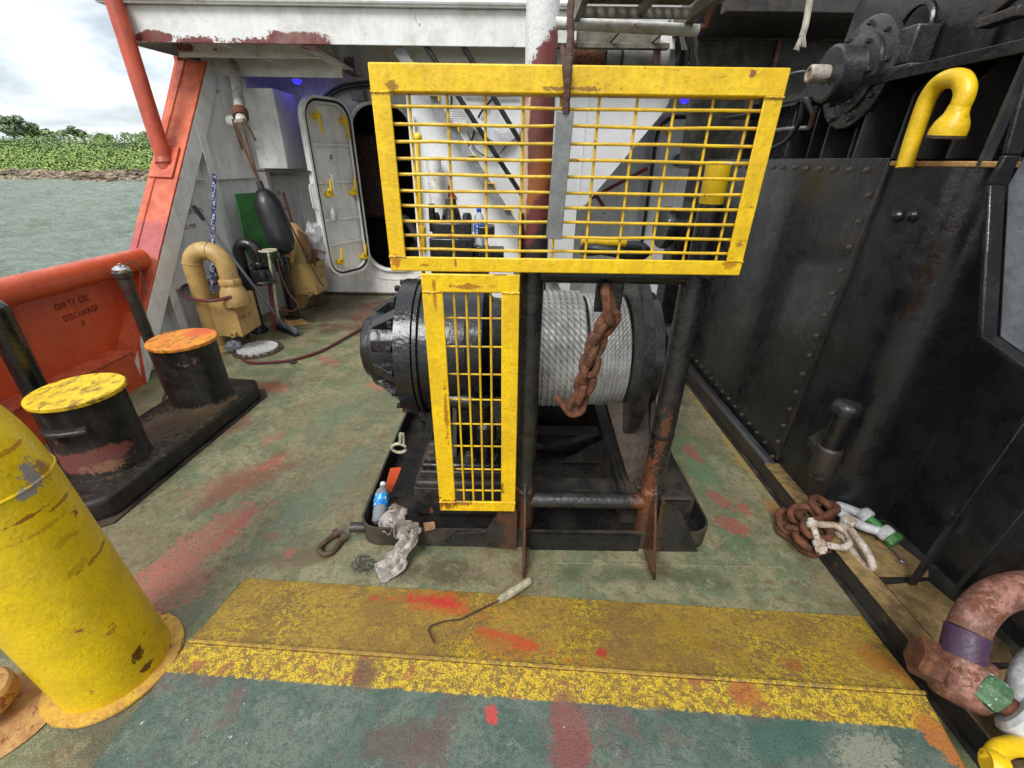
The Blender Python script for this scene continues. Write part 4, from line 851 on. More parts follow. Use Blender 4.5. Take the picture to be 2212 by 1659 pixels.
# blue and white rope
rp = [at(463, 376, x=-2.76), at(462, 450, x=-2.74), at(459, 540, x=-2.74), at(458, 630, x=-2.74), at(457, 700, x=-2.7)]
b = MB(); b.tube(catmull(rp), .018, 10); tag(b.build('braided_rope', 'blue_braid'), 'blue and white braided rope hanging on the side wall', 'rope')

# ------------------------------------------------------------------ vent pipes and tanks
def gooseneck(base, R, span, top, bell_z, name, label, cat, mat, d=(1, 0, 0), hexc=True, bell=None, flange=True, flmat=None, group=None):
    base = V(base); d = V(d).normalized(); t = T(name, label, cat, base, group)
    path = [base, base + V((0, 0, top - span / 2 - base.z))]
    c = base + d * (span / 2); c.z = top - span / 2
    for k in range(1, 13): a = PI - PI * k / 12; path.append(c + d * (math.cos(a) * span / 2) + V((0, 0, math.sin(a) * span / 2)))
    e = path[-1]; path.append(V((e.x, e.y, bell_z)))
    b = MB(); b.tube(path, R, 20); pp_ = b.build('pipe', mat, t)
    for q in (2, 8, 14):
        b = MB(); tg = (path[min(q, len(path) - 1)] - path[q - 1 if q else 0]).normalized(); u_, w2 = frame(tg); cc = path[min(q, len(path) - 1)]
        b.tube([cc + (u_ * math.cos(a) + w2 * math.sin(a)) * (R * 1.0) for a in [2 * PI * i / 20 for i in range(20)]], R * .08, 5, closed=True); b.build('weld_ring', mat, pp_)
    o = V((e.x, e.y, bell_z))
    if hexc:
        b = MB(); b.lathe([(R * 1.12, -.03), (R * 1.22, -.02), (R * 1.22, .02), (R * 1.1, .035)], o, (0, 0, -1), 8); b.build('collar', mat, t)
    if bell:
        b = MB(); b.lathe(bell, o, (0, 0, -1), 20); b.build('bell', mat, t)
    if flange:
        b = MB(); b.lathe([(R * 1.65, 0), (R * 1.65, .02), (R * 1.25, .035), (R * 1.05, .07)], base, (0, 0, 1), 20, .03); b.build('flange', flmat or mat, t)
    return t
p1 = V((-2.70, 3.70, 0))
gooseneck(p1, .072, .27, .90, .64, 'vent_gooseneck', 'tan gooseneck vent pipe bending into the nearer tan tank', 'vent', 'tan_paint', (1, .05, 0),
          bell=[(.078, .03), (.10, .08), (.115, .15), (.105, .2)], flmat='tan_rusty', group='tan goosenecks')
def opentank(x0, x1, y0, y1, z0, z1, name, label, txt, faceY=True):
    t = T(name, label, 'tank', ((x0 + x1) / 2, (y0 + y1) / 2, z0)); th = .006
    b = MB(); b.bb(x0, x1, y0, y0 + th, z0, z1); b.build('side', 'tan_paint', t)
    b = MB(); b.bb(x0, x1, y1 - th, y1, z0, z1); b.build('side', 'tan_paint', t)
    b = MB(); b.bb(x0, x0 + th, y0 + th, y1 - th, z0, z1); b.build('side', 'tan_paint', t)
    b = MB(); b.bb(x1 - th, x1, y0 + th, y1 - th, z0, z1); face = b.build('side', 'tan_paint', t)
    b = MB(); b.bb(x0 + th, x1 - th, y0 + th, y1 - th, z0, z0 + th); b.build('bottom', 'tan_paint', t)
    b = MB(); b.lathe([(.02, 0), (.02, .035), (.026, .035), (.026, .05), (.012, .05), (.012, .02)], (x1 - .06, y0, z0 + .035), (0, -1, -.1), 10); b.build('drain_plug', 'tan_paint', t)
    for k, s in enumerate(txt): text('stencil', s, 'stencil_brown', face, (x1 + .003, y0 + .045, z1 - .09 - .10 * k), (0, 1, 0), (0, 0, 1), .04)
    b = MB(); b.tube([((x0 + x1) / 2, y1 - .02, z0), ((x0 + x1) / 2, y1 - .02, .02)], .02, 8); b.build('leg', 'brown_bracket', t)
    return t
opentank(-2.72, -2.42, 3.66, 3.98, .16, .49, 'vent_tank', 'nearer tan steel tank with stencilled lettering under a gooseneck', ('F.O. VENT', 'NO. 3 P'))
opentank(-2.43, -2.16, 4.72, 5.02, .25, .58, 'vent_tank', 'farther tan steel tank stuffed with rubbish by the door', ('F.O. VENT', 'NO. 2 P'))
p2 = V((-2.52, 5.08, 0))
t2 = T('vent_gooseneck', 'tan gooseneck vent above the farther tan tank, mostly behind the fender', 'vent', p2, 'tan goosenecks')
b = MB(); c0 = V((-2.32, 4.9, 0)); b.tube([p2, V((-2.52, 5.08, .78))] + [V((-2.52, 5.08, .78)).lerp(V((c0.x, c0.y, .78)), .5) + V((.10 * -math.cos(a), .09 * math.cos(a), .12 * math.sin(a))) for a in [PI * k / 8 for k in range(1, 8)]] + [V((c0.x, c0.y, .78)), V((c0.x, c0.y, .66))], .07, 16); b.build('pipe', 'tan_paint', t2)
b = MB(); b.lathe([(.075, -.04), (.085, -.02), (.085, .03), (.11, .08), (.12, .16)], V((c0.x, c0.y, .70)), (0, 0, -1), 18); b.build('bell', 'tan_paint', t2)
# rubbish in the farther tank
bg_ = T('rubbish_bag', 'crumpled white plastic bag stuffed in the farther tan tank', 'bag', (-2.22, 4.95, .6))
b = MB(); c_ = V((-2.20, 5.0, .78)); gv = []
for i in range(13):
    for j in range(18):
        th_, ph = PI * i / 12, 2 * PI * j / 18; d = V((math.sin(th_) * math.cos(ph), math.sin(th_) * math.sin(ph), math.cos(th_))); k = 1 + .35 * noise.noise(d * 2.6 + V((3, 1, 4))) + .15 * noise.noise(d * 7); gv.append(c_ + V((d.x * .11, d.y * .10, d.z * .19)) * k)
b.add(gv, [(i * 18 + j, i * 18 + (j + 1) % 18, (i + 1) * 18 + (j + 1) % 18, (i + 1) * 18 + j) for i in range(12) for j in range(18)]); b.build('bag', 'white_bag', bg_, smooth=25)
b = MB(); b.prism([(-2.26, 4.80, .5), (-2.18, 4.80, .5), (-2.20, 4.84, .86), (-2.30, 4.84, .92)], (0, .006, 0)); tag(b.build('cardboard_scrap', 'cardboard'), 'torn cardboard sticking out of the farther tan tank', 'cardboard')
b = MB(); b.tube([(-2.19, 4.78, .52), (-2.12, 4.80, .72)], .026, 10); tag(b.build('wood_offcut', 'brown_pole'), 'short round wooden offcut leaning in the farther tan tank', 'wood')
# black goosenecks
gooseneck((-2.60, 4.22, 0), .052, .17, .87, .70, 'black_gooseneck', 'black gooseneck vent with a float valve head behind the grey pole', 'vent', 'black_paint', (1, .0, 0), hexc=False,
          bell=[(.058, .0), (.085, .01), (.085, .03), (.06, .045), (.095, .07), (.105, .12), (.10, .17), (.11, .185), (.11, .2), (.03, .21)], flange=True, group='black vents')
vt = T('black_vent_head', 'black vent post with a flared valve head beside the farther tank', 'vent', (-2.42, 4.62, 0), 'black vents')
b = MB(); b.lathe([(.055, 0), (.055, .52), (.075, .53), (.078, .66), (.06, .70), (.05, .74), (.07, .78), (.07, .84), (.05, .88), (.055, .98), (.02, 1.0)], (-2.42, 4.62, 0), (0, 0, 1), 18); b.build('post', 'black_paint', vt)
b = MB(); b.lathe([(.10, 0), (.10, .03), (.06, .05)], (-2.42, 4.62, 0), (0, 0, 1), 18); b.build('flange', 'black_rusty', vt)
sp = T('sounding_pipe', 'short black capped pipe behind the nearer tan gooseneck', 'pipe', at(478, 640, Y=4.15), 'capped black pipes')
b = MB(); q = at(474, 576, Y=4.15); b.tube([V((q.x, q.y, 0)), q], .04, 14); b.build('pipe', 'black_paint', sp)
b = MB(); b.lathe([(.05, -.05), (.065, -.03), (.065, .0), (.02, .01), (.015, .03), (0.0, .035)], q, (0, 0, 1), 14); b.build('cap', 'black_paint', sp)
b = MB(); b.tube([V((-2.44, 4.20, .02)), V((-2.40, 4.30, .60))], .018, 8); tag(b.build('red_standpipe', 'red_paint'), 'slim red pipe standing between the nearer tan tank and the grey pole', 'pipe')
# valve key rod
vk = T('valve_key', 'cream painted valve key with a cross handle standing among the vents', 'valve key', (-2.33, 4.18, .12))
ra, rb = at(601, 685, Y=4.22), at(580, 546, Y=4.22)
b = MB(); b.tube([ra, rb], .013, 8); b.build('rod', 'cream_rod', vk)
b = MB(); b.tube([rb + V((.075 * math.cos(a), .075 * math.sin(a), .02)) for a in [2 * PI * i / 16 for i in range(16)]], .009, 6, closed=True); b.bar(rb + V((-.075, 0, .02)), rb + V((.075, 0, .02)), .02, .012); b.build('hand_wheel', 'cream_rod', vk)
# grey pole brush
pb_ = T('deck_brush', 'grey pole deck brush leaning on the wall, black bristles on deck', 'brush', at(628, 712, z=0))
pa, pc = at(417, 444, x=-2.74), at(617, 708, z=.06)
b = MB(); b.tube([pa, pa.lerp(pc, .1)], .018, 8); b.build('grip', 'rubber', pb_)
b = MB(); b.tube([pa.lerp(pc, .1), pc], .013, 10); b.build('pole', 'grey_pole', pb_)
b = MB(); q0, q1 = at(596, 695, z=.06), at(640, 716, z=.06); b.bar(q0, q1, .06, .03, (0, 0, 1)); b.build('brush_head', 'grey_box', pb_, .006)
b = MB(); q0, q1 = at(598, 706, z=.02), at(642, 723, z=.02); b.bar(q0, q1, .05, .055, (0, 0, 1)); b.build('bristles', 'rubber', pb_, .012)
# brown broom
bm_ = T('long_broom', 'brown handled squeegee broom leaning by the farther tank', 'broom', at(680, 655, z=0))
h0, h1 = at(612, 416, Y=5.2), at(680, 650, z=.05)
b = MB(); b.tube([h0, h1], .013, 8); b.build('handle', 'brown_pole', bm_)
b = MB(); b.bar(at(664, 662, z=.03), at(712, 646, z=.03), .05, .04, (0, 0, 1)); b.build('head', 'brown_bracket', bm_, .008)
b = MB(); b.tube([at(678, 628, Y=4.78), at(683, 648, Y=4.85)], .012, 6); b.build('neck', 'red_paint', bm_)
b = MB(); b.tube([at(617, 465, Y=4.6), at(688, 604, Y=4.62), at(700, 620, Y=4.66)], .007, 6); tag(b.build('thin_cord', 'rust_dark'), 'thin dark cord stretched from the fender to the farther tank', 'cord')
b = MB(); b.tube(catmull([at(600, 560, Y=4.5), at(606, 590, Y=4.5), at(622, 630, Y=4.4), at(644, 658, Y=4.4), at(632, 672, Y=4.4), at(604, 668, Y=4.4)]), .009, 8); tag(b.build('loop_of_rope', 'copper_rope'), 'brown rope loop dangling in front of the farther tan tank', 'rope')
# dustpan
dpn = T('dustpan', 'olive yellow dustpan lying on the deck beside the brush', 'dustpan', at(628, 690, z=0))
b = MB(); b.prism([at(607, 681, z=.02), at(645, 683, z=.015), at(668, 700, z=.008), at(622, 708, z=.008)], (0, 0, .006)); b.build('pan', 'tan_rusty', dpn)
b = MB(); b.prism([at(606, 680, z=.02), at(645, 682, z=.02), at(645, 682, z=.07), at(606, 680, z=.07)], (0, .006, 0)); b.build('back', 'tan_rusty', dpn)
# grey bag behind the tank foot
b = MB(); c_ = at(503, 748, z=.05); gv = []
for i in range(9):
    for j in range(14):
        th_, ph = PI * i / 8, 2 * PI * j / 14; d = V((math.sin(th_) * math.cos(ph), math.sin(th_) * math.sin(ph), math.cos(th_))); gv.append(c_ + V((d.x * .07, d.y * .07, d.z * .055)) * (1 + .5 * noise.noise(d * 2.2)))
b.add(gv, [(i * 14 + j, i * 14 + (j + 1) % 14, (i + 1) * 14 + (j + 1) % 14, (i + 1) * 14 + j) for i in range(8) for j in range(14)]); tag(b.build('grey_rag', 'grey_box', smooth=20), 'bunched grey rag under the nearer tan tank', 'rag')
# hose
hp = [(-1.45, 4.6, .018), at(770, 716, z=.018), at(700, 755, z=.018), at(640, 775, z=.018), at(590, 782, z=.018), at(540, 783, z=.018), at(522, 775, z=.018)]
b = MB(); b.tube(catmull(hp, 8), .0115, 10); tag(b.build('deck_hose', 'hose_red'), 'maroon hose curving across the green deck', 'hose')
b = MB(); lp = catmull([at(500, 641, Y=3.62), at(455, 650, Y=3.55), at(410, 645, Y=3.58), at(392, 632, Y=3.62), at(398, 618, Y=3.76), at(430, 610, Y=3.9), at(470, 612, Y=3.95)], 7); b.tube(lp, .014, 8); tag(b.build('looped_hose', 'hose_red'), 'maroon hose looped round the nearer tan gooseneck', 'hose')
# manhole cover
worn('lid_white', srgb(196, 196, 196), srgb(170, 168, 164), .5, rust=.12, dirt=.4, dirtcol=srgb(110, 100, 90), bumps=.3, scale=4)
mh = T('manhole_cover', 'round white manhole cover ringed with bolts, flat on the deck', 'manhole cover', at(558, 755, z=0))
c_ = at(558, 757, z=0)
b = MB(); b.lathe([(.21, 0), (.21, .012), (.18, .014)], c_, (0, 0, 1), 36); mring = b.build('ring', 'brown_bracket', mh)
b = MB(); b.lathe([(.172, .014), (.172, .032), (.155, .034), (.15, .028), (.0, .028)], c_, (0, 0, 1), 36); b.build('lid', 'lid_white', mh)
bm0 = bolt_mesh('manhole_bolt', .010, .02, 'bolt_steel', False)
for k in range(20): a = 2 * PI * k / 20; put('bolt', bm0, mring, c_ + V((.192 * math.cos(a), .192 * math.sin(a), .012)))
b = MB(); q = at(634, 784, z=0); b.lathe([(.03, 0), (.03, .012), (.018, .016), (.016, .022)], q, (0, 0, 1), 14); tag(b.build('deck_plug', 'black_rusty'), 'small round deck plug beside the maroon hose', 'deck plug')

# capped pipes by the bollards
def capped(base, top, R, label, capm):
    t = T('sounding_pipe', label, 'pipe', base, 'capped black pipes'); b = MB(); b.tube([base, top], R, 16); b.build('pipe', 'black_rusty', t)
    d = (top - base).normalized(); b = MB(); b.lathe([(R * 1.15, -.10), (R * 1.2, -.06), (R * 1.1, -.03), (R * 1.5, -.02), (R * 1.55, .01), (R * 1.2, .018)], top, d, 16); b.build('coupling', 'black_rusty', t)
    b = MB(); b.lathe([(R * 1.3, .012), (R * 1.35, .03), (R * .9, .042), (R * .3, .042), (R * .25, .06), (0, .062)], top, d, 16); b.build('cap', capm, t)
    b = MB(); b.lathe([(R * 1.9, 0), (R * 1.9, .02), (R * 1.2, .05)], base, (0, 0, 1), 16); b.build('foot', 'black_rusty', t)
    b = MB(); b.tube(catmull([top + d * .04 + V((.02, 0, 0)), top + V((.09, .02, .07)), top + V((.10, .02, -.05)), top + V((.07, .03, -.14))]), .004, 5); b.build('lanyard', 'rust_dark', t)
    return t
capped(V((-2.50, 2.80, 0)), at(265, 590, Y=2.74), .034, 'slim black pipe with a chrome cap standing behind the bollards', 'chrome')
bp0 = at(100, 900, Y=2.05); tp0 = at(-10, 672, Y=2.02)
t = T('vent_stub', 'thick black pipe entering from the left edge behind the near bollard', 'pipe', V((bp0.x, bp0.y, 0)))
b = MB(); b.tube([V((bp0.x, bp0.y, 0)), bp0.lerp(tp0, 0.9), tp0, tp0 + V((-.05, 0, .05)), tp0 + V((-.2, 0, .08))], .055, 16); b.build('pipe', 'black_paint', t)
b = MB(); b.lathe([(.10, 0), (.10, .02), (.06, .04)], V((bp0.x, bp0.y, 0)), (0, 0, 1), 18); b.build('flange', 'black_rusty', t)
# ------------------------------------------------------------------ double bollard
c1, c2 = V((-2.165, 1.90, 0)), V((-2.115, 2.60, 0))
bd = T('double_bollard', 'double bollard on a thick black base, one yellow top and one orange top', 'bollard', (-2.14, 2.25, 0))
ax = (c2 - c1).normalized(); sx = V((ax.y, -ax.x, 0)); HB_ = .125
def bpt(u, v, z): return c1 + ax * u + sx * v + V((0, 0, z))
ftp = [bpt(-.30, -.25, 0), bpt(-.34, .16, 0), bpt(-.27, .245, 0), bpt(.93, .245, 0), bpt(1.02, .18, 0), bpt(1.02, -.25, 0)]
b = MB(); b.prism(ftp, (0, 0, HB_)); b.build('base', 'black_bollard', bd, .028, seg=4, smooth=50)
b = MB(); ft2 = [p + (p - (c1 + c2) / 2).normalized() * .05 for p in ftp]; b.prism(ft2, (0, 0, .010)); b.build('foot_plate', 'dirty_tray', bd)
for c_, mt, nm in ((c1, 'bollard_yellow', 'yellow'), (c2, 'bollard_orange', 'orange')):
    b = MB(); b.lathe([(.185, HB_), (.178, HB_ + .012), (.178, .535)], c_, (0, 0, 1), 40); b.build('post', 'black_bollard', bd)
    b = MB(); b.lathe([(.192, .536), (.194, .540), (.194, .556), (.190, .560), (0, .560)], c_, (0, 0, 1), 40, .006); o = b.build('cap', mt, bd); o['label'] = 'worn %s painted bollard top' % nm
b = MB(); hzz = .435; b.prism([at(190, 908, z=hzz), at(135, 905, z=hzz), at(100, 915, z=hzz), at(82, 932, z=hzz), at(95, 941, z=hzz), at(130, 938, z=hzz), at(185, 930, z=hzz)], (0, 0, -.025)); b.build('horn', 'black_rusty', bd, .008)

# ------------------------------------------------------------------ yellow vent in the left foreground
yc = V((-1.375, .905, 0)); YR = .158
yv = T('yellow_vent', 'big yellow vent pipe bending out of the left edge in the foreground', 'vent', yc)
wz_ = 0.80
LN = V((-.062, .0, 0)); path = [yc + V((0, 0, .0)), yc + LN + V((0, 0, wz_))]
for k in range(1, 9):
    a = math.radians(11.25 * k); Rb = .175; path.append(yc + LN * 1.08 + V((-Rb * (1 - math.cos(a)), .03 * (1 - math.cos(a)), wz_ + Rb * math.sin(a))))
path.append(path[-1] + V((-.25, .02, -.01))); b = MB(); b.tube(path, YR, 40); b.build('pipe', 'yellow_pillar', yv)
b = MB(); b.tube([yc + LN + V((math.cos(a) * YR, math.sin(a) * YR, wz_ - .002 + .078 * math.cos(a) * YR)) for a in [2 * PI * i / 40 for i in range(40)]], .0042, 6, closed=True); b.build('weld_ring', 'yellow_pillar', yv)
b = MB(); b.lathe([(.192, 0), (.197, .006), (.195, .013), (.165, .016)], yc, (0, 0, 1), 48, .02); b.build('flange', 'yellow_flange', yv)
dc = at(10, 1545, z=0)
mv = T('mushroom_cap', 'rusty tan screw cap on a round deck plate, bottom left corner', 'vent cap', dc)
b = MB(); b.lathe([(.155, 0), (.157, .006), (.15, .01), (0, .011)], dc, (0, 0, 1), 40, .015); b.build('deck_plate', 'tan_rusty', mv)
q = dc + V((-.045, -.0, 0)); b = MB(); b.lathe([(.05, .012), (.05, .05), (.085, .055), (.09, .06), (.09, .105), (.082, .115), (.05, .12)], q, (0, 0, 1), 28, .02); b.build('cap', 'tan_rusty', mv)
b = MB(); b.tube([q + V((.03 * math.cos(a), .03 * math.sin(a), .122)) for a in [2 * PI * i / 16 for i in range(16)]], .008, 6, closed=True); b.build('cap_eye', 'yellow_flange', mv)

# ------------------------------------------------------------------ winch
AY, AZ = 2.10, 0.73
wn_ = T('winch', 'black hydraulic deck winch with grey wire rope on its drum', 'winch', (0, AY, 0))
X = V((1, 0, 0))
def L(prof, name, mat='black_paint', sides=48, **k):
    b = MB(); b.lathe(prof, (0, AY, AZ), X, sides); return b.build(name, mat, wn_, **k)
wcap = L([(0, -.745), (.14, -.745), (.155, -.735), (.165, -.70), (.165, -.695)], 'end_cap')
wcov = L([(.175, -.70), (.205, -.69), (.212, -.665), (.205, -.64), (.205, -.53), (.205, -.52)], 'gear_cover')
wfl = L([(.33, -.535), (.345, -.53), (.345, -.455), (.335, -.45)], 'gearbox_flange')
L([(.338, -.449), (.342, -.447), (.342, -.43), (.33, -.425)], 'gearbox_ring')
L([(.322, -.43), (.322, -.38), (.30, -.36), (.30, -.22), (.31, -.21), (.31, -.14), (.26, -.10), (.25, -.02)], 'gearbox_body')
for k in range(12):
    a = 2 * PI * k / 12 + .13; d = V((0, math.cos(a), math.sin(a))); tn = V((0, -math.sin(a), math.cos(a))); o0 = V((0, AY, AZ))
    b = MB(); b.prism([o0 + d * .19 + V((-.675, 0, 0)) - tn * .026, o0 + d * .214 + V((-.668, 0, 0)) - tn * .026, o0 + d * .308 + V((-.537, 0, 0)) - tn * .026, o0 + d * .19 + V((-.537, 0, 0)) - tn * .026], tn * .052); b.build('rib', 'black_paint', wcov, .004)
bmw = bolt_mesh('flange_bolt', .016, .022, 'black_paint', False)
for k in range(18): a = 2 * PI * k / 18; put('flange_bolt', bmw, wfl, V((-.535, AY + .325 * math.cos(a), AZ + .325 * math.sin(a))), aim((-1, 0, 0)))
bmc = bolt_mesh('cap_bolt', .012, .014, 'black_paint', False)
for k in range(8): a = 2 * PI * k / 8; put('cap_bolt', bmc, wcap, V((-.735, AY + .115 * math.cos(a), AZ + .115 * math.sin(a))), aim((-1, 0, 0)))
# drum
L([(.42, 0.0), (.435, .004), (.435, .036), (.42, .04), (.27, .04)], 'drum_flange')
wdr = L([(.262, .03), (.262, .60)], 'drum_core')
L([(.25, .550), (.42, .550), (.437, .555), (.437, .600), (.42, .607), (.2, .607)], 'drum_flange', 'black_post')
L([(.16, .607), (.30, .615), (.30, .69), (.22, .70), (.14, .76), (.14, .84), (.07, .86)], 'brake_hub', 'black_paint')
# wire rope: stranded helix, outer layer
def rope_coil(x0, x1, wraps, R, r, twist, segs, phase=0.0):
    vs = []; nc = 12; N = wraps * segs
    for i in range(N + 1):
        a = 2 * PI * i / segs; x = x0 + (x1 - x0) * i / N; c = V((x, AY + R * math.cos(a), AZ + R * math.sin(a)))
        rad = V((0, math.cos(a), math.sin(a)))
        for k in range(nc):
            b_ = 2 * PI * k / nc + twist * a + phase; rr = r * (1.0 + .17 * math.cos(6 * (2 * PI * k / nc)))
            vs.append(c + rad * (math.cos(b_) * rr) + X * (math.sin(b_) * rr))
    fs = [(i * nc + k, i * nc + (k + 1) % nc, (i + 1) * nc + (k + 1) % nc, (i + 1) * nc + k) for i in range(N) for k in range(nc)]
    b = MB(); b.v = vs; b.f = fs; return b
rope_coil(.058, .342, 10, .282, .0142, 9.0, 330).build('wire_rope', 'wire_rope_steel', wdr, smooth=60)
rope_coil(.360, .545, 10, .276, .0094, -13.0, 330).build('wire_rope', 'wire_rope_steel', wdr, smooth=60)
# bearing pedestals and base
def ped(x0, x1, y0, y1, tag_):
    pass
b = MB(); b.prism([(-.36, AY - .30, .30), (-.36, AY + .30, .30), (-.36, AY + .20, AZ - .05), (-.36, AY - .20, AZ - .05)], (.03, 0, 0)); b.prism([(-.15, AY - .30, .30), (-.15, AY + .30, .30), (-.15, AY + .20, AZ - .05), (-.15, AY - .20, AZ - .05)], (.03, 0, 0)); b.build('pedestal', 'black_paint', wn_, .006)
b = MB(); b.prism([(-.29, AY - .36, .28), (-.29, AY - .19, .28), (-.29, AY - .19, .56), (-.29, AY - .25, .56)], (.025, 0, 0)); b.build('pedestal_rib', 'black_paint', wn_, .004)
b = MB(); b.bb(-.43, -.05, AY - .42, AY + .42, .265, .297); wft = b.build('pedestal_foot', 'black_paint', wn_, .012)
b = MB(); b.bb(-.44, -.04, AY - .43, AY + .43, .225, .262); b.build('chock_plate', 'dirty_tray', wn_, .008)
b = MB(); b.bb(-.46, -.02, AY - .46, AY + .46, .185, .222); b.build('chock_plate', 'dirty_tray', wn_, .012)
b = MB(); b.bb(-.47, 0.0, AY - .455, AY + .45, .012, .182); b.build('base_beam', 'dark_grime', wn_, .006)
bmf = bolt_mesh('foot_bolt', .022, .035, 'bolt_steel')
for x_, y_ in ((-.39, AY - .36), (-.39, AY - .29), (-.10, AY - .36), (-.2, AY - .38)): put('foot_bolt', bmf, wft, V((x_, y_, .297)))
b = MB(); b.lathe([(.035, 0), (.035, .12), (.05, .13), (.05, .2), (.03, .22)], (-.12, AY - .37, .297), (0, 0, 1), 14); b.tube([(-.14, AY - .33, .50), (-.14, AY - .34, .60)], .05, 12); b.build('bleed_valve', 'black_paint', wn_)
b = MB(); b.tube([(-.47, AY - .19, .55), (-.1, AY - .27, .55)], .045, 14); b.build('cross_tube', 'black_paint', wn_)
for x_, z_ in ((-.42, .53), (-.36, .52), (-.43, .46)): put('flange_bolt', bmw, wn_, V((x_, AY - .325 + (.02 if z_ < .5 else 0), z_)), aim((0, -1, 0)))
# right pedestal
b = MB(); b.prism([(.58, AY - .42, .20), (.74, AY - .42, .20), (.70, AY - .16, .62), (.44, AY - .16, .62)], (0, .025, 0)); b.build('pedestal_plate', 'rusty_plate', wn_, .004)
b = MB(); b.prism([(.68, AY - .42, .20), (.68, AY + .42, .20), (.68, AY + .14, AZ), (.68, AY - .14, AZ)], (.03, 0, 0)); b.build('pedestal', 'black_rusty', wn_, .006)
b = MB(); b.bb(.56, .86, AY - .52, AY - .15, .175, .20); b.build('pedestal_foot', 'dark_grime', wn_, .02)
b = MB(); b.bb(.60, .74, AY - .48, AY - .34, .202, .225); b.build('bearing_pad', 'rusty_plate', wn_, .008); put('foot_bolt', bmf, wn_, V((.66, AY - .42, .225)))
b = MB(); b.bb(.54, .88, AY - .50, AY + .45, .012, .173); b.build('base_beam', 'dark_grime', wn_, .006)
b = MB(); b.prism([(.30, AY - .02, .012), (.54, AY - .02, .012), (.54, AY - .02, .17)], (0, .02, 0)); b.build('base_bracket', 'dark_grime', wn_)

b = MB(); b.bb(.01, .535, AY + .36, AY + .375, .012, .44); b.build('bed_plate', 'dark_grime', wn_)
for y_ in (AY - .40, AY + .10): b = MB(); b.bb(.01, .535, y_, y_ + .10, .012, .022); b.bb(.01, .535, y_ + .045, y_ + .055, .023, .12); b.bb(.01, .535, y_, y_ + .10, .121, .131); b.build('bed_beam', 'dark_grime', wn_)
b = MB(); b.tube(catmull([(.02, AY - .1, .30), (.14, AY - .14, .22), (.30, AY - .06, .18), (.50, AY + .02, .20)], 6), .022, 10); b.build('drain_hose', 'rubber', wn_)
# drip tray
ty0, ty1, tx0, tx1 = 1.455, 2.78, -.70, .93
tr = T('drip_tray', 'shallow black steel drip tray with rounded corners under the winch', 'tray', (.1, 2.1, 0))
lo_ = rrect(tx0, tx1, ty0, ty1, .10, 6); n = len(lo_); li_ = rrect(tx0 + .010, tx1 - .010, ty0 + .010, ty1 - .010, .09, 6)
b = MB(); b.add([V((u, v, 0)) for u, v in lo_] + [V((u, v, .105)) for u, v in lo_] + [V((u, v, .105)) for u, v in li_] + [V((u, v, 0.0)) for u, v in li_], [(k * n + i, k * n + (i + 1) % n, (k + 1) * n + (i + 1) % n, (k + 1) * n + i) for k in range(3) for i in range(n)]); b.build('coaming', 'dirty_tray', tr)
b = MB(); b.add([V((u, v, .006)) for u, v in li_], [tuple(range(n))]); b.build('floor', 'tray_floor', tr, smooth=0)
b = MB(); b.tube([(tx0 - .05, ty0 + .06, .05), (tx0 + .02, ty0 + .06, .05)], .024, 12); b.build('drain_plug', 'black_rusty', tr)
b = MB(); q = at(838, 1045, z=.09); b.prism([at(828, 1068, z=.04), at(846, 1062, z=.03), at(866, 1013, z=.12), at(842, 1015, z=.13)], (.0, .01, .004)); tag(b.build('orange_scrap', 'orange_paint'), 'orange painted scrap plate lying inside the left of the drip tray', 'plate')
cl_ = T('cable_clamp', 'pale bent clamp lying between tray and winch', 'clamp', at(862, 960, z=.1))
q = at(862, 968, z=.16); b = MB(); b.tube([q + V((.04 * math.cos(a), .0, .03 * math.sin(a))) for a in [PI * (0.1 + 1.8 * i / 10) for i in range(11)]], .009, 7); b.build('bow', 'cream_rod', cl_)
b = MB(); b.tube([q + V((.01, 0, .03)), q + V((.02, .0, .10))], .01, 7); b.tube([q + V((.03, 0, .03)), q + V((.035, .0, .10))], .006, 6); b.build('bolt', 'cream_rod', cl_)

# ------------------------------------------------------------------ winch guard
PY = 1.42
gd = T('winch_guard', 'yellow mesh guard on black posts in front of the winch', 'guard', (.3, 1.5, 0))
gx0, gx1, gz0, gz1 = -.395, .728, 1.277, 1.826
wt_, ws, wb = .066, .052, .046
D = .008
for nm, pr_ in (('frame_bar', (gx0, gx1, gz1 - wt_, gz1)), ('frame_bar', (gx0, gx1, gz0, gz0 + wb))):
    b = MB(); b.bb(pr_[0], pr_[1], PY - D, PY, pr_[2], pr_[3]); b.build(nm, 'yellow_guard', gd, .004)
for x0, x1 in ((gx0, gx0 + ws), (gx1 - ws, gx1)):
    b = MB(); b.bb(x0, x1, PY - D + .0015, PY + .001, gz0 + wb - .012, gz1 - wt_ + .012); b.build('frame_bar', 'yellow_guard', gd, .003)
for pr_ in ((gx0 + ws, gx1 - ws, gz1 - wt_ - .001, gz1 - wt_ + .007), ):
    b = MB(); b.bb(pr_[0], pr_[1], PY + .002, PY + .05, pr_[2], pr_[3]); b.build('frame_lip', 'yellow_bars', gd, .002)
b = MB(); b.bb(gx0, gx0 + .007, PY + .002, PY + .05, gz0, gz1); b.build('frame_lip', 'yellow_guard', gd)
b = MB(); b.bb(gx1 - .007, gx1, PY + .002, PY + .05, gz0, gz1); b.build('frame_lip', 'yellow_guard', gd)
b = MB(); b.bb(gx0 + .008, gx1 - .008, PY + .002, PY + .05, gz0, gz0 + .007); b.build('frame_lip', 'yellow_guard', gd)
b = MB(); b.bb(gx0 + .01, gx1 - .01, PY + .002, PY + .05, gz1 - .008, gz1 - .001); b.build('frame_lip', 'yellow_guard', gd)
GYB = PY + .014
ztop, zbot = at(880, 230, Y=GYB).z, at(880, 538, Y=GYB).z
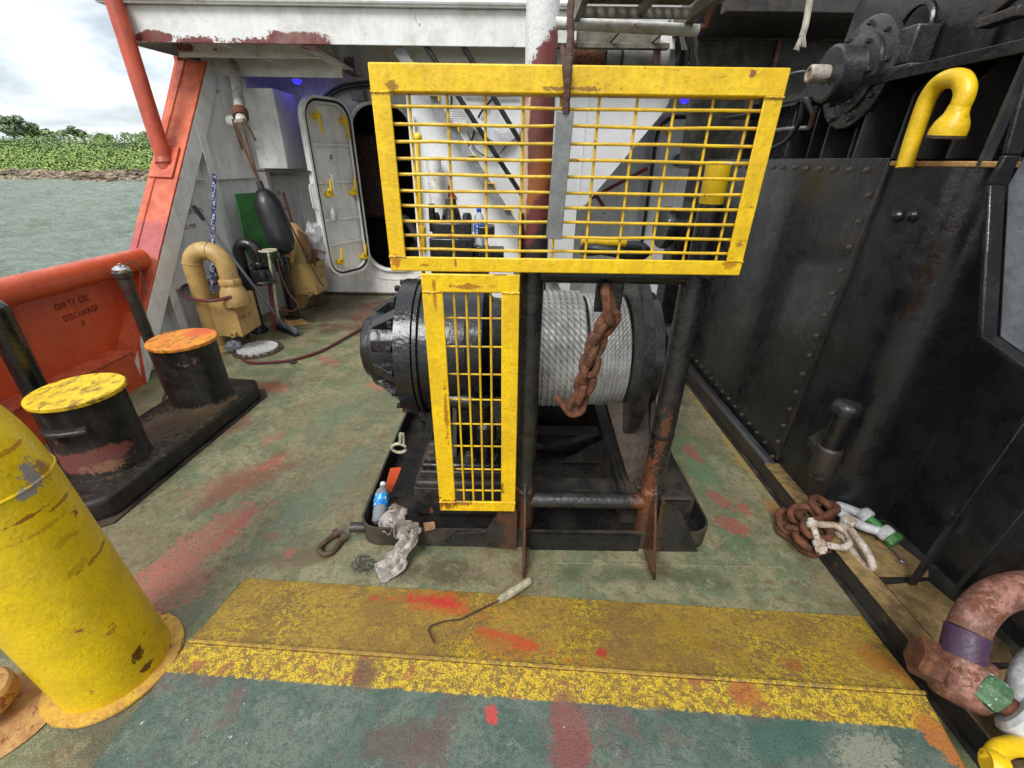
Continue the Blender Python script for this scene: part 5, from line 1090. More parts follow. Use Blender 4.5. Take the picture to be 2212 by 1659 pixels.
for i in range(10):
    z_ = ztop + (zbot - ztop) * i / 9; b = MB(); pts_ = [V((gx0 + ws * .6 + (gx1 - gx0 - ws * 1.2) * k / 8, GYB + .003 * noise.noise(V((k * .7, i, 0))), z_ + .0035 * noise.noise(V((k * .6, i * 2.1, 5))))) for k in range(9)]
    b.tube(pts_, .0046, 8); b.build('grid_bar', 'yellow_bars', gd)
xs0, xs1 = at(883, 232, Y=GYB).x, at(1622, 232, Y=GYB).x
for i in range(10):
    x_ = xs0 + (xs1 - xs0) * i / 9; b = MB(); b.tube([V((x_, GYB + .008, gz0 + .01)), V((x_ + .002, GYB + .008, gz1 - wt_ * .7))], .0042, 8); b.build('grid_bar', 'yellow_bars', gd)
# narrow guard below
nx0, nx1, nz0, nz1 = -.300, .021, .262, 1.272
for q in ((nx0, nx1, nz1 - .062, nz1 - .001), (nx0, nx1, nz0, nz0 + .052)):
    b = MB(); b.bb(q[0], q[1], PY - D - .004, PY - .002, q[2], q[3]); b.build('frame_bar', 'yellow_guard', gd, .004)
for q in ((nx0, nx0 + .068), (nx1 - .060, nx1)):
    b = MB(); b.bb(q[0], q[1], PY - D - .0025, PY - .001, nz0 + .045, nz1 - .055); b.build('frame_bar', 'yellow_guard', gd, .003)
b = MB(); b.bb(nx0, nx0 + .006, PY + .001, PY + .04, nz0, nz1); b.bb(nx1 - .006, nx1, PY + .001, PY + .04, nz0, nz1); b.bb(nx0 + .008, nx1 - .008, PY + .001, PY + .04, nz0, nz0 + .006); b.build('frame_lip', 'yellow_guard', gd)
for i in range(4):
    x_ = nx0 + .068 + (nx1 - nx0 - .128) * (i + .85) / 4.75; b = MB(); b.tube([V((x_, PY + .008, nz0 + .03)), V((x_, PY + .008, nz1 - .04))], .0042, 8); b.build('grid_bar', 'yellow_bars', gd)
zz = [at(1000, y, Y=PY).z for y in (690, 752, 812, 867, 920, 968, 1018, 1064)]
for z_ in zz:
    b = MB(); b.tube([V((nx0 + .05, PY + .015, z_)), V((nx1 - .04, PY + .015, z_))], .0036, 8); b.build('grid_bar', 'yellow_bars', gd)
for z_, x0, x1 in ((gz1 - wt_, gx0, gx0 + ws), (gz1 - wt_, gx1 - ws, gx1), (gz0 + wb, gx0, gx0 + ws), (gz0 + wb, gx1 - ws, gx1), (nz1 - .06, nx0, nx0 + .066), (nz1 - .06, nx1 - .058, nx1), (nz0 + .05, nx0, nx0 + .066), (nz0 + .05, nx1 - .058, nx1)):
    b = MB(); yy = PY - D - (.0045 if z_ < 1.26 else .0005); b.tube([V((x0 + (x1 - x0) * k / 9, yy, z_ + .003 * noise.noise(V((k * 1.7, z_ * 9, x0 * 5))))) for k in range(10)], [.0032 + .0012 * math.sin(k * 2.3 + z_) for k in range(10)], 6); b.build('weld_bead', 'yellow_bars', gd)
# posts, crossbars, gussets
PXL, PXR, PPY = .062, .622, 1.505
for x_, mt in ((PXL, 'black_paint'), (PXR, 'black_paint')):
    b = MB(); b.lathe([(.044, 0), (.044, 1.30)], (x_, PPY, 0), (0, 0, 1), 22); b.build('post', 'black_post', gd)
    b = MB(); b.prism([(x_ - .006, PPY - .02, .42), (x_ - .006, PPY - .22, .012), (x_ - .006, PPY - .22, .0), (x_ - .006, PPY - .02, .0)], (.012, 0, 0)); b.build('gusset', 'black_post', gd, .002)
b = MB(); b.lathe([(.047, 0), (.047, .015)], (PXR, PPY, .60), (0, 0, 1), 22); b.build('weld_ring', 'black_paint', gd)
b = MB(); b.prism([(PXR + .03, 1.441, .0), (PXR + .25, 1.441, .0), (PXR + .12, 1.441, .25), (PXR + .03, 1.441, .31)], (0, .010, 0)); b.build('gusset', 'black_post', gd, .002)
b = MB(); b.prism([(PXL - .03, 1.438, .0), (PXL - .36, 1.438, .04), (PXL - .30, 1.438, .10), (PXL - .17, 1.438, .115), (PXL - .11, 1.438, .24), (PXL - .03, 1.438, .24)], (0, .010, 0)); b.build('gusset', 'black_post', gd, .002)
b = MB(); b.tube([(PXL, PPY, 1.255), (PXR, PPY, 1.255)], .032, 18); b.build('crossbar', 'black_paint', gd)
lz = at(1250, 1080, Y=PPY).z
b = MB(); b.tube([(PXL, PPY, lz), (PXR, PPY, lz)], .036, 18); b.build('crossbar', 'black_post', gd)
b = MB(); b.bb(PXL + .03, PXR - .03, 1.441, 1.451, .0, .098); b.build('foot_plate', 'black_paint', gd)
b = MB(); b.bb(.10, .72, PY + .03, PY + .055, gz0 - .018, gz0 - .001); b.build('bracket', 'black_paint', gd)
lg_ = at(1315, 640, Y=1.50)
b = MB(); b.prism([(lg_.x - .05, 1.488, 1.25), (lg_.x - .05, 1.488, 1.125), (lg_.x + .045, 1.488, 1.125), (lg_.x + .048, 1.488, 1.25)], (0, .010, 0)); b.build('lug_plate', 'black_paint', gd, .004)
# rusty rod and steel strip hanging in front of guard
rs = T('hanging_strip', 'flat grey steel strip hanging on a rusty chain in front of the guard', 'strip', at(1200, 515, Y=1.385))
s0, s1 = at(1221, 240, Y=1.385), at(1196, 516, Y=1.385)
b = MB(); b.bar(s0, s1, .048, .010, (1, 0, 0)); b.build('strip', 'galv_strip', rs, .002)
b = MB(); cp = [V((.30, 1.86, 2.28)), at(1243, -30, Y=1.62), at(1232, 90, Y=1.48), at(1227, 160, Y=1.388), at(1222, 245, Y=1.380)]
b.tube(catmull(cp, 10), [.0105 + .0012 * math.sin(i * 2.0) for i in range(41)], 8); b.build('hanger_rod', 'rust_dark', rs)
b = MB(); b.tube([at(1216, 100, Y=1.5), at(1221, 150, Y=1.40), at(1224, 192, Y=1.39)], .008, 7); b.build('side_rod', 'rust_dark', rs)
# chain hanging from lug
ch = T('hanging_chain', 'rusty chain hanging from a lug beside the wire rope drum', 'chain', at(1310, 650, Y=1.48))
cpts = [at(1313, 632, Y=1.475), at(1320, 685, Y=1.46), at(1303, 710, Y=1.46), at(1291, 732, Y=1.465), at(1284, 755, Y=1.465), at(1276, 776, Y=1.47), at(1271, 798, Y=1.47), at(1267, 818, Y=1.475), at(1259, 838, Y=1.48), at(1252, 858, Y=1.485), at(1240, 878, Y=1.49)]
for i in range(len(cpts) - 1):
    a, c = cpts[i], cpts[i + 1]; d = (c - a).normalized(); a2, c2_ = a - d * .020, c + d * .020
    nr = V((.5 * math.sin(i * 2.3), -1, .1)) if i % 2 else V((1, -.5 + .4 * math.sin(i * 1.7), 0)); nr = (nr - d * nr.dot(d)).normalized(); jx = V((.007 * math.sin(i * 3.1), .004 * math.cos(i * 2.0), 0)); a2 += jx; c2_ += jx * .5
    b = MB(); b.tube(link_path(a2, c2_, .053 if i else .056, nr), .0148 if i else .0175, 9, closed=True); b.build('link', 'rust_iron', ch)
sh = MB(); q = cpts[-1]; sh.tube(catmull([q + V((-.07, .02, .035)), q + V((-.04, .0, .0)), q + V((-.01, -.01, -.03)), q + V((.03, -.01, -.015)), q + V((.04, 0, .03))], 5), .013, 9); sh.build('end_hook', 'rust_iron', ch)

# ------------------------------------------------------------------ small things on deck
def bottle(name, label, base, d, mats, h=.21, r=.032):
    t = T(name, label, 'bottle', base, 'drinking bottles'); b = MB()
    prof = [(r * .7, 0), (r, .012), (r * .95, .03), (r, .05), (r * .95, .07), (r, .085), (r, .14), (r * .8, .165), (.012, .185), (.012, .195)]
    prof = [(a, c * h / .21) for a, c in prof]
    b.lathe(prof, base, d, 20); b.build('body', 'clear_plastic', t)
    b = MB(); b.lathe([(r * 1.02, .075 * h / .21), (r * 1.02, .135 * h / .21)], base, d, 20); b.f = b.f[:-2]; b.build('label', mats[0], t)
    b = MB(); b.lathe([(.015, .19 * h / .21), (.015, .208 * h / .21), (.0, .21 * h / .21)], base, d, 14); b.build('cap', mats[1], t); return t
worn('cap_blue', srgb(30, 80, 190), srgb(30, 70, 170), .4, dirt=.1); worn('cap_white', srgb(210, 215, 220), srgb(190, 195, 200), .4, dirt=.1)
bb0, bb1 = V((-.625, 1.545, .05)), V((-.650, 1.735, .115))
bottle('water_bottle', 'crushed clear water bottle with a blue label lying in the tray corner', bb0, bb1 - bb0, ('bottle_label', 'cap_white'), .22, .036)
# rag
def rag(path, wid, label, seed, nm='cloth_rag'):
    P_ = catmull(path, 9); n_ = len(P_); m_ = 27; vs = []
    for i, p in enumerate(P_):
        tg = (P_[min(i + 1, n_ - 1)] - P_[max(i - 1, 0)]).normalized(); side = tg.cross(V((0, 0, 1))); side = side.normalized() if side.length > .2 else V((1, 0, 0)); nr = side.cross(tg)
        if nr.z < 0 and abs(nr.z) > .3: nr = -nr
        f = i / (n_ - 1); wv = wid[int(f * (len(wid) - 1))] * (1 - (f * (len(wid) - 1)) % 1) + wid[min(len(wid) - 1, int(f * (len(wid) - 1)) + 1)] * ((f * (len(wid) - 1)) % 1)
        for j in range(m_):
            u = j / (m_ - 1) * 2 - 1; fold = .020 * math.sin(u * 7 + 2.0 * noise.noise(V((f * 4, seed, 0)))) * (1 - u * u * .4) + .018 * noise.noise(V((u * 2.5, f * 7, seed))) - .022 * abs(noise.noise(V((u * 4.5 + f * 3, f * 9, seed + 7)))) - .010 * abs(noise.noise(V((u * 9, f * 20, seed))))
            vs.append(p + side * (u * wv * (1 + .25 * noise.noise(V((f * 6, u, seed + 3))))) + nr * (fold + .010))
    fs = [(i * m_ + j, i * m_ + j + 1, (i + 1) * m_ + j + 1, (i + 1) * m_ + j) for i in range(n_ - 1) for j in range(m_ - 1)]
    b = MB(); b.add(vs, fs); o = b.build(nm, 'rag_cloth', smooth=50)
    s_ = o.modifiers.new('solid', 'SOLIDIFY'); s_.thickness = .004; sb = o.modifiers.new('sub', 'SUBSURF'); sb.levels = 1; sb.render_levels = 1
    tag(o, label, 'rag', 'rags by the drip tray'); return o
rag([at(866, 1092, z=.16), at(858, 1110, z=.13), at(850, 1130, z=.09), at(856, 1148, z=.08)], [.03, .06, .07, .05], 'crumpled dirty white rag bunched inside the tray beside the bottle', 3)
rag([at(905, 1140, z=.115), at(880, 1147, z=.125), at(876, 1165, z=.115), at(866, 1195, z=.05), at(848, 1222, z=.02), at(815, 1240, z=.01)], [.03, .055, .05, .045, .06, .05], 'long dirty white rag hanging over the tray rim onto the deck', 8)
b = MB(); b.prism([at(915, 1135, z=.11), at(938, 1132, z=.115), at(940, 1143, z=.11), at(918, 1148, z=.112)], (0, .004, .012)); tag(b.build('paper_scrap', 'cardboard'), 'small tan paper scrap on the tray rim beside the rag', 'paper')
# horseshoe shackle on deck
sk = [at(740, 1152, z=.02), at(722, 1165, z=.016), at(705, 1172, z=.016), at(690, 1190, z=.016), at(706, 1197, z=.016), at(724, 1188, z=.016), at(738, 1172, z=.018), at(750, 1162, z=.02)]
shk = T('bow_shackle', 'small rusty tan shackle without its pin lying on the green deck', 'shackle', at(715, 1178, z=0), 'loose shackles')
sk = [at(727, 1152, z=.018), at(716, 1160, z=.015), at(702, 1170, z=.015), at(690, 1186, z=.015), at(698, 1197, z=.015), at(714, 1194, z=.015), at(728, 1180, z=.015), at(735, 1170, z=.015), at(744, 1161, z=.018)]
b = MB(); b.tube(catmull(sk, 5), .0125, 9); b.build('bow', 'brown_bracket', shk)
for q in (at(726, 1152, z=.018), at(743, 1160, z=.018)): b = MB(); b.lathe([(.021, -.012), (.022, 0), (.021, .012)], q, (0.8, .6, 0), 12); b.build('eye', 'brown_bracket', shk)
# paint scraper hook on the ramp
tl = T('hook_tool', 'wire hook with a paint-stained handle lying on the yellow ramp', 'tool', at(1040, 1310, z=.06))
_rd = (HB - HA).normalized(); _rn = V((-_rd.y, _rd.x, 0))
def rampz(p): return .12 - .115 * max(0, min(1, (p - HA).dot(_rn) / (RA - HA).dot(_rn)))
def onramp(px, py, h=.006):
    p = at(px, py, z=.06)
    for _ in range(8): p = at(px, py, z=rampz(p) + h)
    return p
k0, k1 = onramp(1078, 1297, .018), onramp(1144, 1255, .018)
b = MB(); b.tube([k0, k0.lerp(k1, .1), k0.lerp(k1, .5), k1], [.012, .016, .017, .015], 10); b.build('handle', 'cream_rod', tl)
b = MB(); b.tube([onramp(938, 1388), onramp(925, 1362), onramp(930, 1352), onramp(960, 1342), onramp(995, 1338), onramp(1030, 1320), k0], [.003, .003, .003, .003, .003, .004, .004], 7); b.build('wire', 'rust_dark', tl)
# ------------------------------------------------------------------ casing, stair, pillar in the middle background
CY_ = 4.62
cs = T('casing_wall', 'white casing wall with a slanted bracket edge behind the guard', 'wall', (-.2, CY_, 0))
b = MB(); b.prism([(-.98, CY_, 0), (.60, CY_, 0), (.615, CY_, 1.17), (.70, CY_, 1.22), (1.33, CY_, 2.0), (1.42, CY_, 2.2), (1.42, CY_, 2.62), (-.98, CY_, 2.62)], (0, .02, 0)); b.build('front_plate', 'white_house', cs)
b = MB(); b.bb(-.98, -.965, CY_ + .021, BY, 0, 2.62); b.build('side_plate', 'white_house', cs)
for x_ in (.32, .62):
    b = MB(); b.tube([(x_, CY_ - .003, .3 if x_ < .5 else 1.3), (x_ + .03, CY_ - .003, 2.38)], .006, 5); b.build('weld_seam', 'white_house', cs)
b = MB(); b.prism([at(882, 250, Y=4.55), at(903, 540, Y=4.55), at(915, 540, Y=4.55), at(893, 250, Y=4.55)], (0, .05, 0)); b.build('corner_post', 'white_paint', cs)
b = MB(); q = at(940, 450, Y=4.56); b.prism([at(938, 390, Y=4.60), at(990, 430, Y=4.60), at(972, 428, Y=4.60), at(968, 480, Y=4.60)], (0, .003, 0))
b.v = []; b.f = []; b.prism([at(968, 398, Y=4.605), at(988, 429, Y=4.605), at(968, 428, Y=4.605)], (0, .003, 0)); b.build('red_mark', 'red_paint', cs)
b = MB(); b.tube([V((-.70, 4.5, .3)), at(936, 345, Y=4.5)], .07, 16); tag(b.build('fire_pipe', 'white_pipe_rust'), 'pinkish white pipe against the casing behind the valve block', 'pipe')
# stair
st = T('steep_stair', 'steep grey stair with yellow tread noses rising left behind the guard', 'stair', at(1112, 486, Y=4.3))
sA, sB = at(921, 199, Y=4.38), at(1104, 478, Y=4.38); sd_ = (sB - sA).normalized()
sA2, sB2 = sA - sd_ * .36, sB + sd_ * 1.1
for y_, mt in ((4.38, 'grey_paint'), (4.58, 'white_house')):
    b = MB(); d = V((0, y_ - 4.38, 0)); b.bar(sA2 + d, sB2 + d, .085, .012, (sd_.z, 0, -sd_.x)); b.build('stringer', mt, st)
n_t = 10
for k in range(n_t):
    p = sA2.lerp(sB2, (k + .5) / n_t); b = MB(); b.bb(p.x - .06, p.x + .06, 4.388, 4.572, p.z - .006, p.z + .006); tr_ = b.build('tread', 'white_house', st)
    b = MB(); b.bb(p.x + .0, p.x + .085, 4.33, 4.45, p.z + .007, p.z + .012); b.bb(p.x + .077, p.x + .085, 4.33, 4.45, p.z - .03, p.z + .006); b.build('tread_nose', 'yellow_paint', tr_)
for a, c in (((922, 103), (1116, 404)), ((1004, 106), (1117, 295))):
    p, q = at(*a, Y=4.37), at(*c, Y=4.37); b = MB(); d = (q - p).normalized(); b.tube([p - d * .25, q + d * .5], .022, 10); b.build('handrail', 'black_paint', st)
# cable coils on casing wall
cc = T('cable_coil', 'coils of white hose hung on the casing wall behind the stair', 'cable coil', at(1050, 280, Y=4.57))
for k in range(6):
    b = MB(); o_ = 5 * k; b.tube(catmull([at(972, 240 + o_, Y=4.57), at(1010, 246 + o_ * .9, Y=4.56 - .004 * k), at(1046, 268 + o_ * .9, Y=4.55 - .006 * k), at(1085, 290 + o_ * .9, Y=4.56 - .004 * k), at(1122, 268 + o_ * .8, Y=4.57)]), .015, 8); b.build('loop', 'white_cable', cc)
b = MB(); b.tube(catmull([at(1010, 285, Y=4.57), at(1025, 320, Y=4.57), at(1055, 340, Y=4.57), at(1080, 330, Y=4.57), at(1098, 308, Y=4.57)]), .009, 7); b.build('loop', 'grey_pole', cc)
for pth in ([(975, 200), (975, 225), (972, 290)], [(1066, 210), (1035, 250), (1020, 300), (1010, 318)], [(1000, 202), (1060, 206), (1120, 206)]):
    b = MB(); b.tube(catmull([at(*p, Y=4.58) for p in pth]), .010, 6); b.build('black_cable', 'rubber', cc)
# pillar
pl = T('deck_pillar', 'round pillar, white above, red primer and rust below, behind the guard', 'pillar', (.16, 3.5, 0))
b = MB(); b.lathe([(.104, 0), (.104, 3.4)], (.16, 3.5, 0), (0, 0, 1), 32); b.build('shaft', 'pillar_paint', pl)
b = MB(); b.tube([V((.055, 3.42, .2)), at(1126, 460, Y=3.42)], .02, 10); b.build('conduit', 'black_paint', pl)
b = MB(); b.lathe([(.16, 0), (.16, .03), (.11, .05)], (.16, 3.5, 0), (0, 0, 1), 28); b.build('foot', 'black_paint', pl)
# valve block behind winch
vb = T('valve_block', 'black hydraulic valve block behind the winch, seen through the guard', 'valve', (-.4, 2.95, 0))
def vbox(x0, x1, y0, y1, z0, z1, nm, bv=.01): b = MB(); b.bb(x0, x1, y0, y1, z0, z1); return b.build(nm, 'black_paint', vb, bv)
p0, p1_ = at(933, 545, Y=2.9), at(1034, 508, Y=2.9)
vbox(p0.x, p1_.x - .03, 2.82, 3.02, .5, p0.z + .10, 'body'); vbox(p0.x + .02, p1_.x - .04, 2.84, 3.0, p0.z + .115, p0.z + .19, 'section'); vbox(p0.x - .05, p1_.x + .08, 2.80, 3.05, .0, .48, 'stand')
q = at(974, 440, Y=2.92)
b = MB(); b.lathe([(.065, -.10), (.05, -.04), (.035, 0), (.032, .03), (.0, .032)], q + V((0, 0, .0)), (0, 0, 1), 14); b.build('relief_cap', 'black_paint', vb)
for dx in (-.10, .10): b = MB(); b.lathe([(.03, 0), (.03, .05), (.02, .07)], q + V((dx, -.02, -.12)), (0, 0, 1), 8); b.build('port_plug', 'black_paint', vb)
vbox(p1_.x + .0, p1_.x + .10, 2.85, 2.98, p0.z + .10, p0.z + .17, 'solenoid'); vbox(p1_.x + .0, p1_.x + .16, 2.83, 3.0, p0.z - .06, p0.z + .03, 'manifold')
b = MB(); b.tube([at(935, 500, Y=2.86), at(932, 440, Y=2.86)], .02, 10); b.build('spool_end', 'black_paint', vb)
lv = T('control_lever', 'yellow ball-topped control lever beside the valve block', 'lever', at(910, 540, Y=2.8))
l0, l1 = at(911, 545, Y=2.8), at(902, 297, Y=2.8)
b = MB(); b.tube([l0, l1], .011, 10); b.build('rod', 'yellow_paint', lv)
b = MB(); b.lathe([(.001, -.026), (.015, -.021), (.024, -.01), (.026, 0), (.024, .01), (.015, .021), (.001, .026)], l1, (0, 0, 1), 16); b.build('ball', 'yellow_paint', lv)
b = MB(); b.tube([at(914, 545, Y=2.79), at(912, 490, Y=2.79)], .02, 10); b.build('boot', 'yellow_bars', lv)
bz = at(1036, 530, Y=2.93); bottle('water_bottle', 'upright water bottle with a blue cap standing on the valve block', bz, (0, 0, 1), ('bottle_label_b', 'cap_blue'), .225, .034)
b = MB(); b.bb(bz.x - .05, bz.x + .06, bz.y - .05, bz.y + .05, .48, bz.z - .001); b.build('side_block', 'black_paint', vb, .006)

# ------------------------------------------------------------------ recess right of casing with second door
rc = T('recess_wall', 'shaded white wall with a closed door at the back right, behind the guard', 'wall', (1.8, 5.7, 0))
b = MB(); b.bb(.62, 3.0, 5.70, 5.72, 0, 2.62); b.build('panel', 'white_paint', rc)
b = MB(); b.bb(.62, 3.0, CY_ + .03, 5.70, 2.50, 2.52); b.build('soffit', 'white_paint', rc)
dd_ = T('closed_door', 'closed white door with a black gasket and yellow handle at the back right', 'door', (2.0, 5.66, .3))
xa, xb = at(1421, 280, Y=5.66).x, at(1552, 300, Y=5.66).x; zt_ = at(1480, 253, Y=5.66).z
lo2 = rrect(xa, xb, .28, zt_, .2); n = len(lo2)
b = MB(); b.add([V((u, 5.66, v)) for u, v in lo2] + [V((u, 5.69, v)) for u, v in lo2], [tuple(range(n)), tuple(range(n, 2 * n))[::-1]] + [(i, (i + 1) % n, n + (i + 1) % n, n + i) for i in range(n)]); dl2 = b.build('door_leaf', 'white_paint', dd_)
b = MB(); b.tube([V((u, 5.655, v)) for u, v in lo2], .022, 6, closed=True); b.build('gasket', 'rubber', dl2)
for z_ in (.75, 1.05, 1.42): b = MB(); b.bb(xa + .06, xb - .06, 5.645, 5.658, z_, z_ + .025); b.build('stiffener', 'white_paint', dl2)
b = MB(); q = at(1453, 402, Y=5.6); b.lathe([(0, 0), (.06, 0.0), (.06, .006)], at(1470, 407, Y=5.64) + V((.12, 0, .0)), (0, 1, 0), 18); b.v = []; b.f = []; q = at(1700 / 1.15732, 405 / 1.15732, Y=5.64); b.lathe([(.065, 0.0), (.065, .01)], at(1467, 346, Y=5.64), (0, 1, 0), 20); b.build('round_sign', 'sign_print', dl2)
b = MB(); q = at(1432, 470, Y=5.6); b.tube([q, q + V((.10, -.02, .0)), q + V((.16, -.02, -.10))], .018, 8); b.build('dog_handle', 'yellow_paint', dl2)
b = MB(); q = at(1432, 270, Y=5.6); b.tube([q, q + V((.06, -.02, -.10))], .016, 8); b.build('dog_handle', 'yellow_paint', dl2)
lamp(at(1480, 214, Y=4.9), 'blue lamp glowing at the back right above the closed door', .25)
rb_ = T('red_lever_bar', 'dark red bar slanting across the recess beside the closed door', 'bar', at(1290, 430, Y=5.0))
b = MB(); b.bar(at(1265, 434, Y=5.0), at(1398, 364, Y=5.0), .05, .03); b.build('bar', 'red_paint', rb_); b = MB(); b.bar(at(1288, 422, Y=4.99), at(1303, 446, Y=4.99), .07, .03); b.build('bracket', 'red_paint', rb_)
b = MB(); b.tube([at(1562, 215, Y=4.6), at(1533, 350, Y=4.6), at(1500, 520, Y=4.6)], .03, 10); tag(b.build('yellow_conduit', 'yellow_bars'), 'thin yellow pipe rising beside the closed back door', 'pipe')
mtr = T('hydraulic_motor', 'black flanged hydraulic motor beside the bolted cover plate', 'motor', (1.28, 3.7, .4))
q = at(1470, 470, Y=3.7)
b = MB(); b.lathe([(.15, 0), (.16, .02), (.16, .06), (.13, .07), (.13, .24), (.17, .25), (.17, .30)], q + V((-.15, 0, -.08)), (1, .1, 0), 24); b.build('case', 'black_paint', mtr)
b = MB(); b.bb(q.x - .06, q.x + .14, 3.6, 3.8, .0, q.z - .1); b.build('stand', 'black_paint', mtr, .01)
for k in range(3): b = MB(); b.bb(q.x + .02 + .06 * k, q.x + .03 + .06 * k, 3.55, 3.72, q.z - .3, q.z + .12); b.build('fin', 'black_paint', mtr)
vp = T('banded_pipe', 'upright black pipe with a broad yellow band beside the cover plate', 'pipe', (1.30, 2.9, 0))
q = at(1536, 440, Y=2.9); x_ = q.x
b = MB(); b.lathe([(.072, 0), (.072, q.z)], (x_, 2.9, 0), (0, 0, 1), 22); b.build('pipe', 'black_paint', vp)
z2_ = at(1548, 352, Y=2.9).z; b = MB(); b.lathe([(.070, q.z), (.073, q.z + .005), (.073, z2_), (.06, z2_ + .01)], (x_, 2.9, 0), (0, 0, 1), 22); b.build('yellow_band', 'yellow_paint', vp)
q = at(1330, 525, Y=3.2)
fy = T('float_collar', 'yellow bar with a black rubber collar lying behind the guard', 'bar', q)
b = MB(); b.tube([at(1256, 520, Y=3.2), at(1352, 524, Y=3.2)], .030, 12); b.build('bar', 'yellow_paint', fy)
b = MB(); b.tube([q + V((.22 * math.cos(a), .10 * math.sin(a), -.05 + .02 * math.sin(2 * a))) for a in [2 * PI * i / 24 for i in range(24)]], .035, 10, closed=True); b.build('collar', 'rubber', fy)

# ------------------------------------------------------------------ gangway overhead
gw = T('gangway', 'weathered aluminium gangway stowed overhead with a perforated walkway', 'gangway', (.6, 2.6, 2.2))
GZ = 2.22
ga, gb = at(1250, 33, z=GZ), at(1488, 49, z=GZ)
gy = (ga.y + gb.y) / 2; gx0_, gx1_ = ga.x, gb.x
def holed(x0, x1, y0, y1, nx, ny, z):
    b = MB(); cw, chh = (x1 - x0) / nx, (y1 - y0) / ny; K = 8
    for i in range(nx):
        for j in range(ny):
            cx_, cy_ = x0 + cw * (i + .5), y0 + chh * (j + .5); o_ = len(b.v)
            ou = [(cx_ + cw / 2 * a, cy_ + chh / 2 * c_) for a, c_ in ((1, 0), (1, 1), (0, 1), (-1, 1), (-1, 0), (-1, -1), (0, -1), (1, -1))]
            inn = [(cx_ + cw * .34 * math.cos(k * PI / 4), cy_ + chh * .17 * math.sin(k * PI / 4)) for k in range(8)]
            b.v += [V((p[0], p[1], z)) for p in ou] + [V((p[0], p[1], z + .006 * math.sin(k * PI / 4))) for k, p in enumerate(inn)]
            b.f += [(o_ + k, o_ + (k + 1) % 8, o_ + 8 + (k + 1) % 8, o_ + 8 + k) for k in range(8)]
    return b
xm = (gx0_ + gx1_) / 2 + .02
holed(gx0_ + .02, xm - .015, gy - 1.3, gy - .02, 5, 36, GZ + .05).build('tread_plate', 'aluminium', gw, smooth=0)
holed(xm + .015, gx1_ - .03, gy - 1.3, gy - .02, 5, 36, GZ + .05).build('tread_plate', 'aluminium', gw, smooth=0)
b = MB(); b.bar((xm, gy - 1.3, GZ + .03), (xm, gy, GZ + .03), .03, .04); b.build('rib', 'aluminium', gw)
b = MB(); b.bar((gx1_, gy - 1.3, GZ + .04), (gx1_, gy + .25, GZ + .04), .05, .09, (1, 0, 0)); b.build('side_rail', 'aluminium', gw, .003)
b = MB(); b.bar((gx0_, gy - 1.3, GZ + .04), (gx0_, gy + .25, GZ + .04), .03, .09, (1, 0, 0)); b.build('side_rail', 'aluminium', gw, .003)
b = MB(); b.bb(gx0_, gx1_, gy - .015, gy, GZ, GZ + .045); b.build('cross_bar', 'aluminium', gw, .002)
b = MB(); pA_, pB_ = at(1200, 50, Y=gy + .06), at(1508, 66, Y=gy + .06); b.tube([pA_, pB_], .026, 14); b.build('roller_pipe', 'white_pipe_rust', gw)
b = MB(); b.tube([pB_ + V((-.02, 0, 0)), pB_ + V((.03, -.01, .02)), pB_ + V((.03, -.08, .12))], .02, 10); b.build('pipe_hook', 'rust_iron', gw)
b0, b1 = at(1244, 96, Y=gy + .28), at(1428, 70, Y=gy + .28)
b = MB(); b.bb(b0.x, b1.x, gy + .27, gy + .285, b0.z, b1.z); b.build('end_plate', 'aluminium', gw, .002)
b = MB(); b.bb(b0.x - .0, b1.x + .04, gy + .22, gy + .269, b0.z - .025, b0.z - .002); b.build('end_flange', 'aluminium', gw, .002)
for px in (1325, 1415): b = MB(); q = at(px, 82, Y=gy + .25); b.bar((q.x - .03, gy + .26, b0.z + .005), (q.x + .03, gy + .1, b1.z), .012, .03, (1, 0, 0)); b.build('strut', 'aluminium', gw)
for px in (1225, 1420):
    q0, q1 = at(px, 105, Y=gy + .24), at(px - 2, 140, Y=gy + .24)
    b = MB(); b.bar(q0, q1, .035, .02, (1, 0, 0)); b.bar(q0 + V((-.06, 0, .012)), q0 + V((.06, 0, .012)), .03, .02, (0, 1, 0)); b.build('hanger', 'rust_dark', gw)
# rolled canvas / hose beneath
r0_, r1_ = at(1222, 126, Y=3.15), at(1438, 130, Y=3.15)
rl = T('rolled_hose', 'thick canvas-wrapped hose roll lying under the gangway', 'hose', (r0_ + r1_) / 2)
b = MB(); L_ = (r1_ - r0_).length; b.lathe([(.07, 0), (.085, .02), (.085, L_ * .38)], r0_, r1_ - r0_, 20); b.build('rusty_end', 'rust_iron', rl)
b = MB(); b.lathe([(.09, L_ * .37), (.092, L_ * .5), (.088, L_ * .7), (.09, L_ * .92), (.075, L_)], r0_, r1_ - r0_, 20, .04); b.build('canvas', 'canvas', rl)
for k in (.36, .52): b = MB(); b.lathe([(.094, L_ * k), (.094, L_ * k + .014)], r0_, r1_ - r0_, 18); b.build('band', 'rubber', rl)
# frayed black rope hank
fr = T('frayed_rope', 'frayed black rope hank hanging right of the gangway', 'rope', at(1480, 140, Y=3.0))
b = MB(); rnd = random.Random(5)
for k in range(34):
    xx = rnd.uniform(1462, 1503); yy = rnd.uniform(2.95, 3.05); b.tube(catmull([at(xx, 74, Y=yy), at(xx + rnd.uniform(-4, 4), 105, Y=yy), at(xx + rnd.uniform(-6, 6), rnd.uniform(132, 150), Y=yy)], 4), .008, 5)
b.build('strands', 'black_rope', fr)
b = MB()
for k in range(5): xx = 1468 + 2 * k; b.tube(catmull([at(xx, 76, Y=2.93), at(xx + 3, 92, Y=2.92), at(xx + rnd.uniform(-1, 9), 108, Y=2.92)], 4), .003, 4)
b.build('pale_strands', 'white_rope', fr)

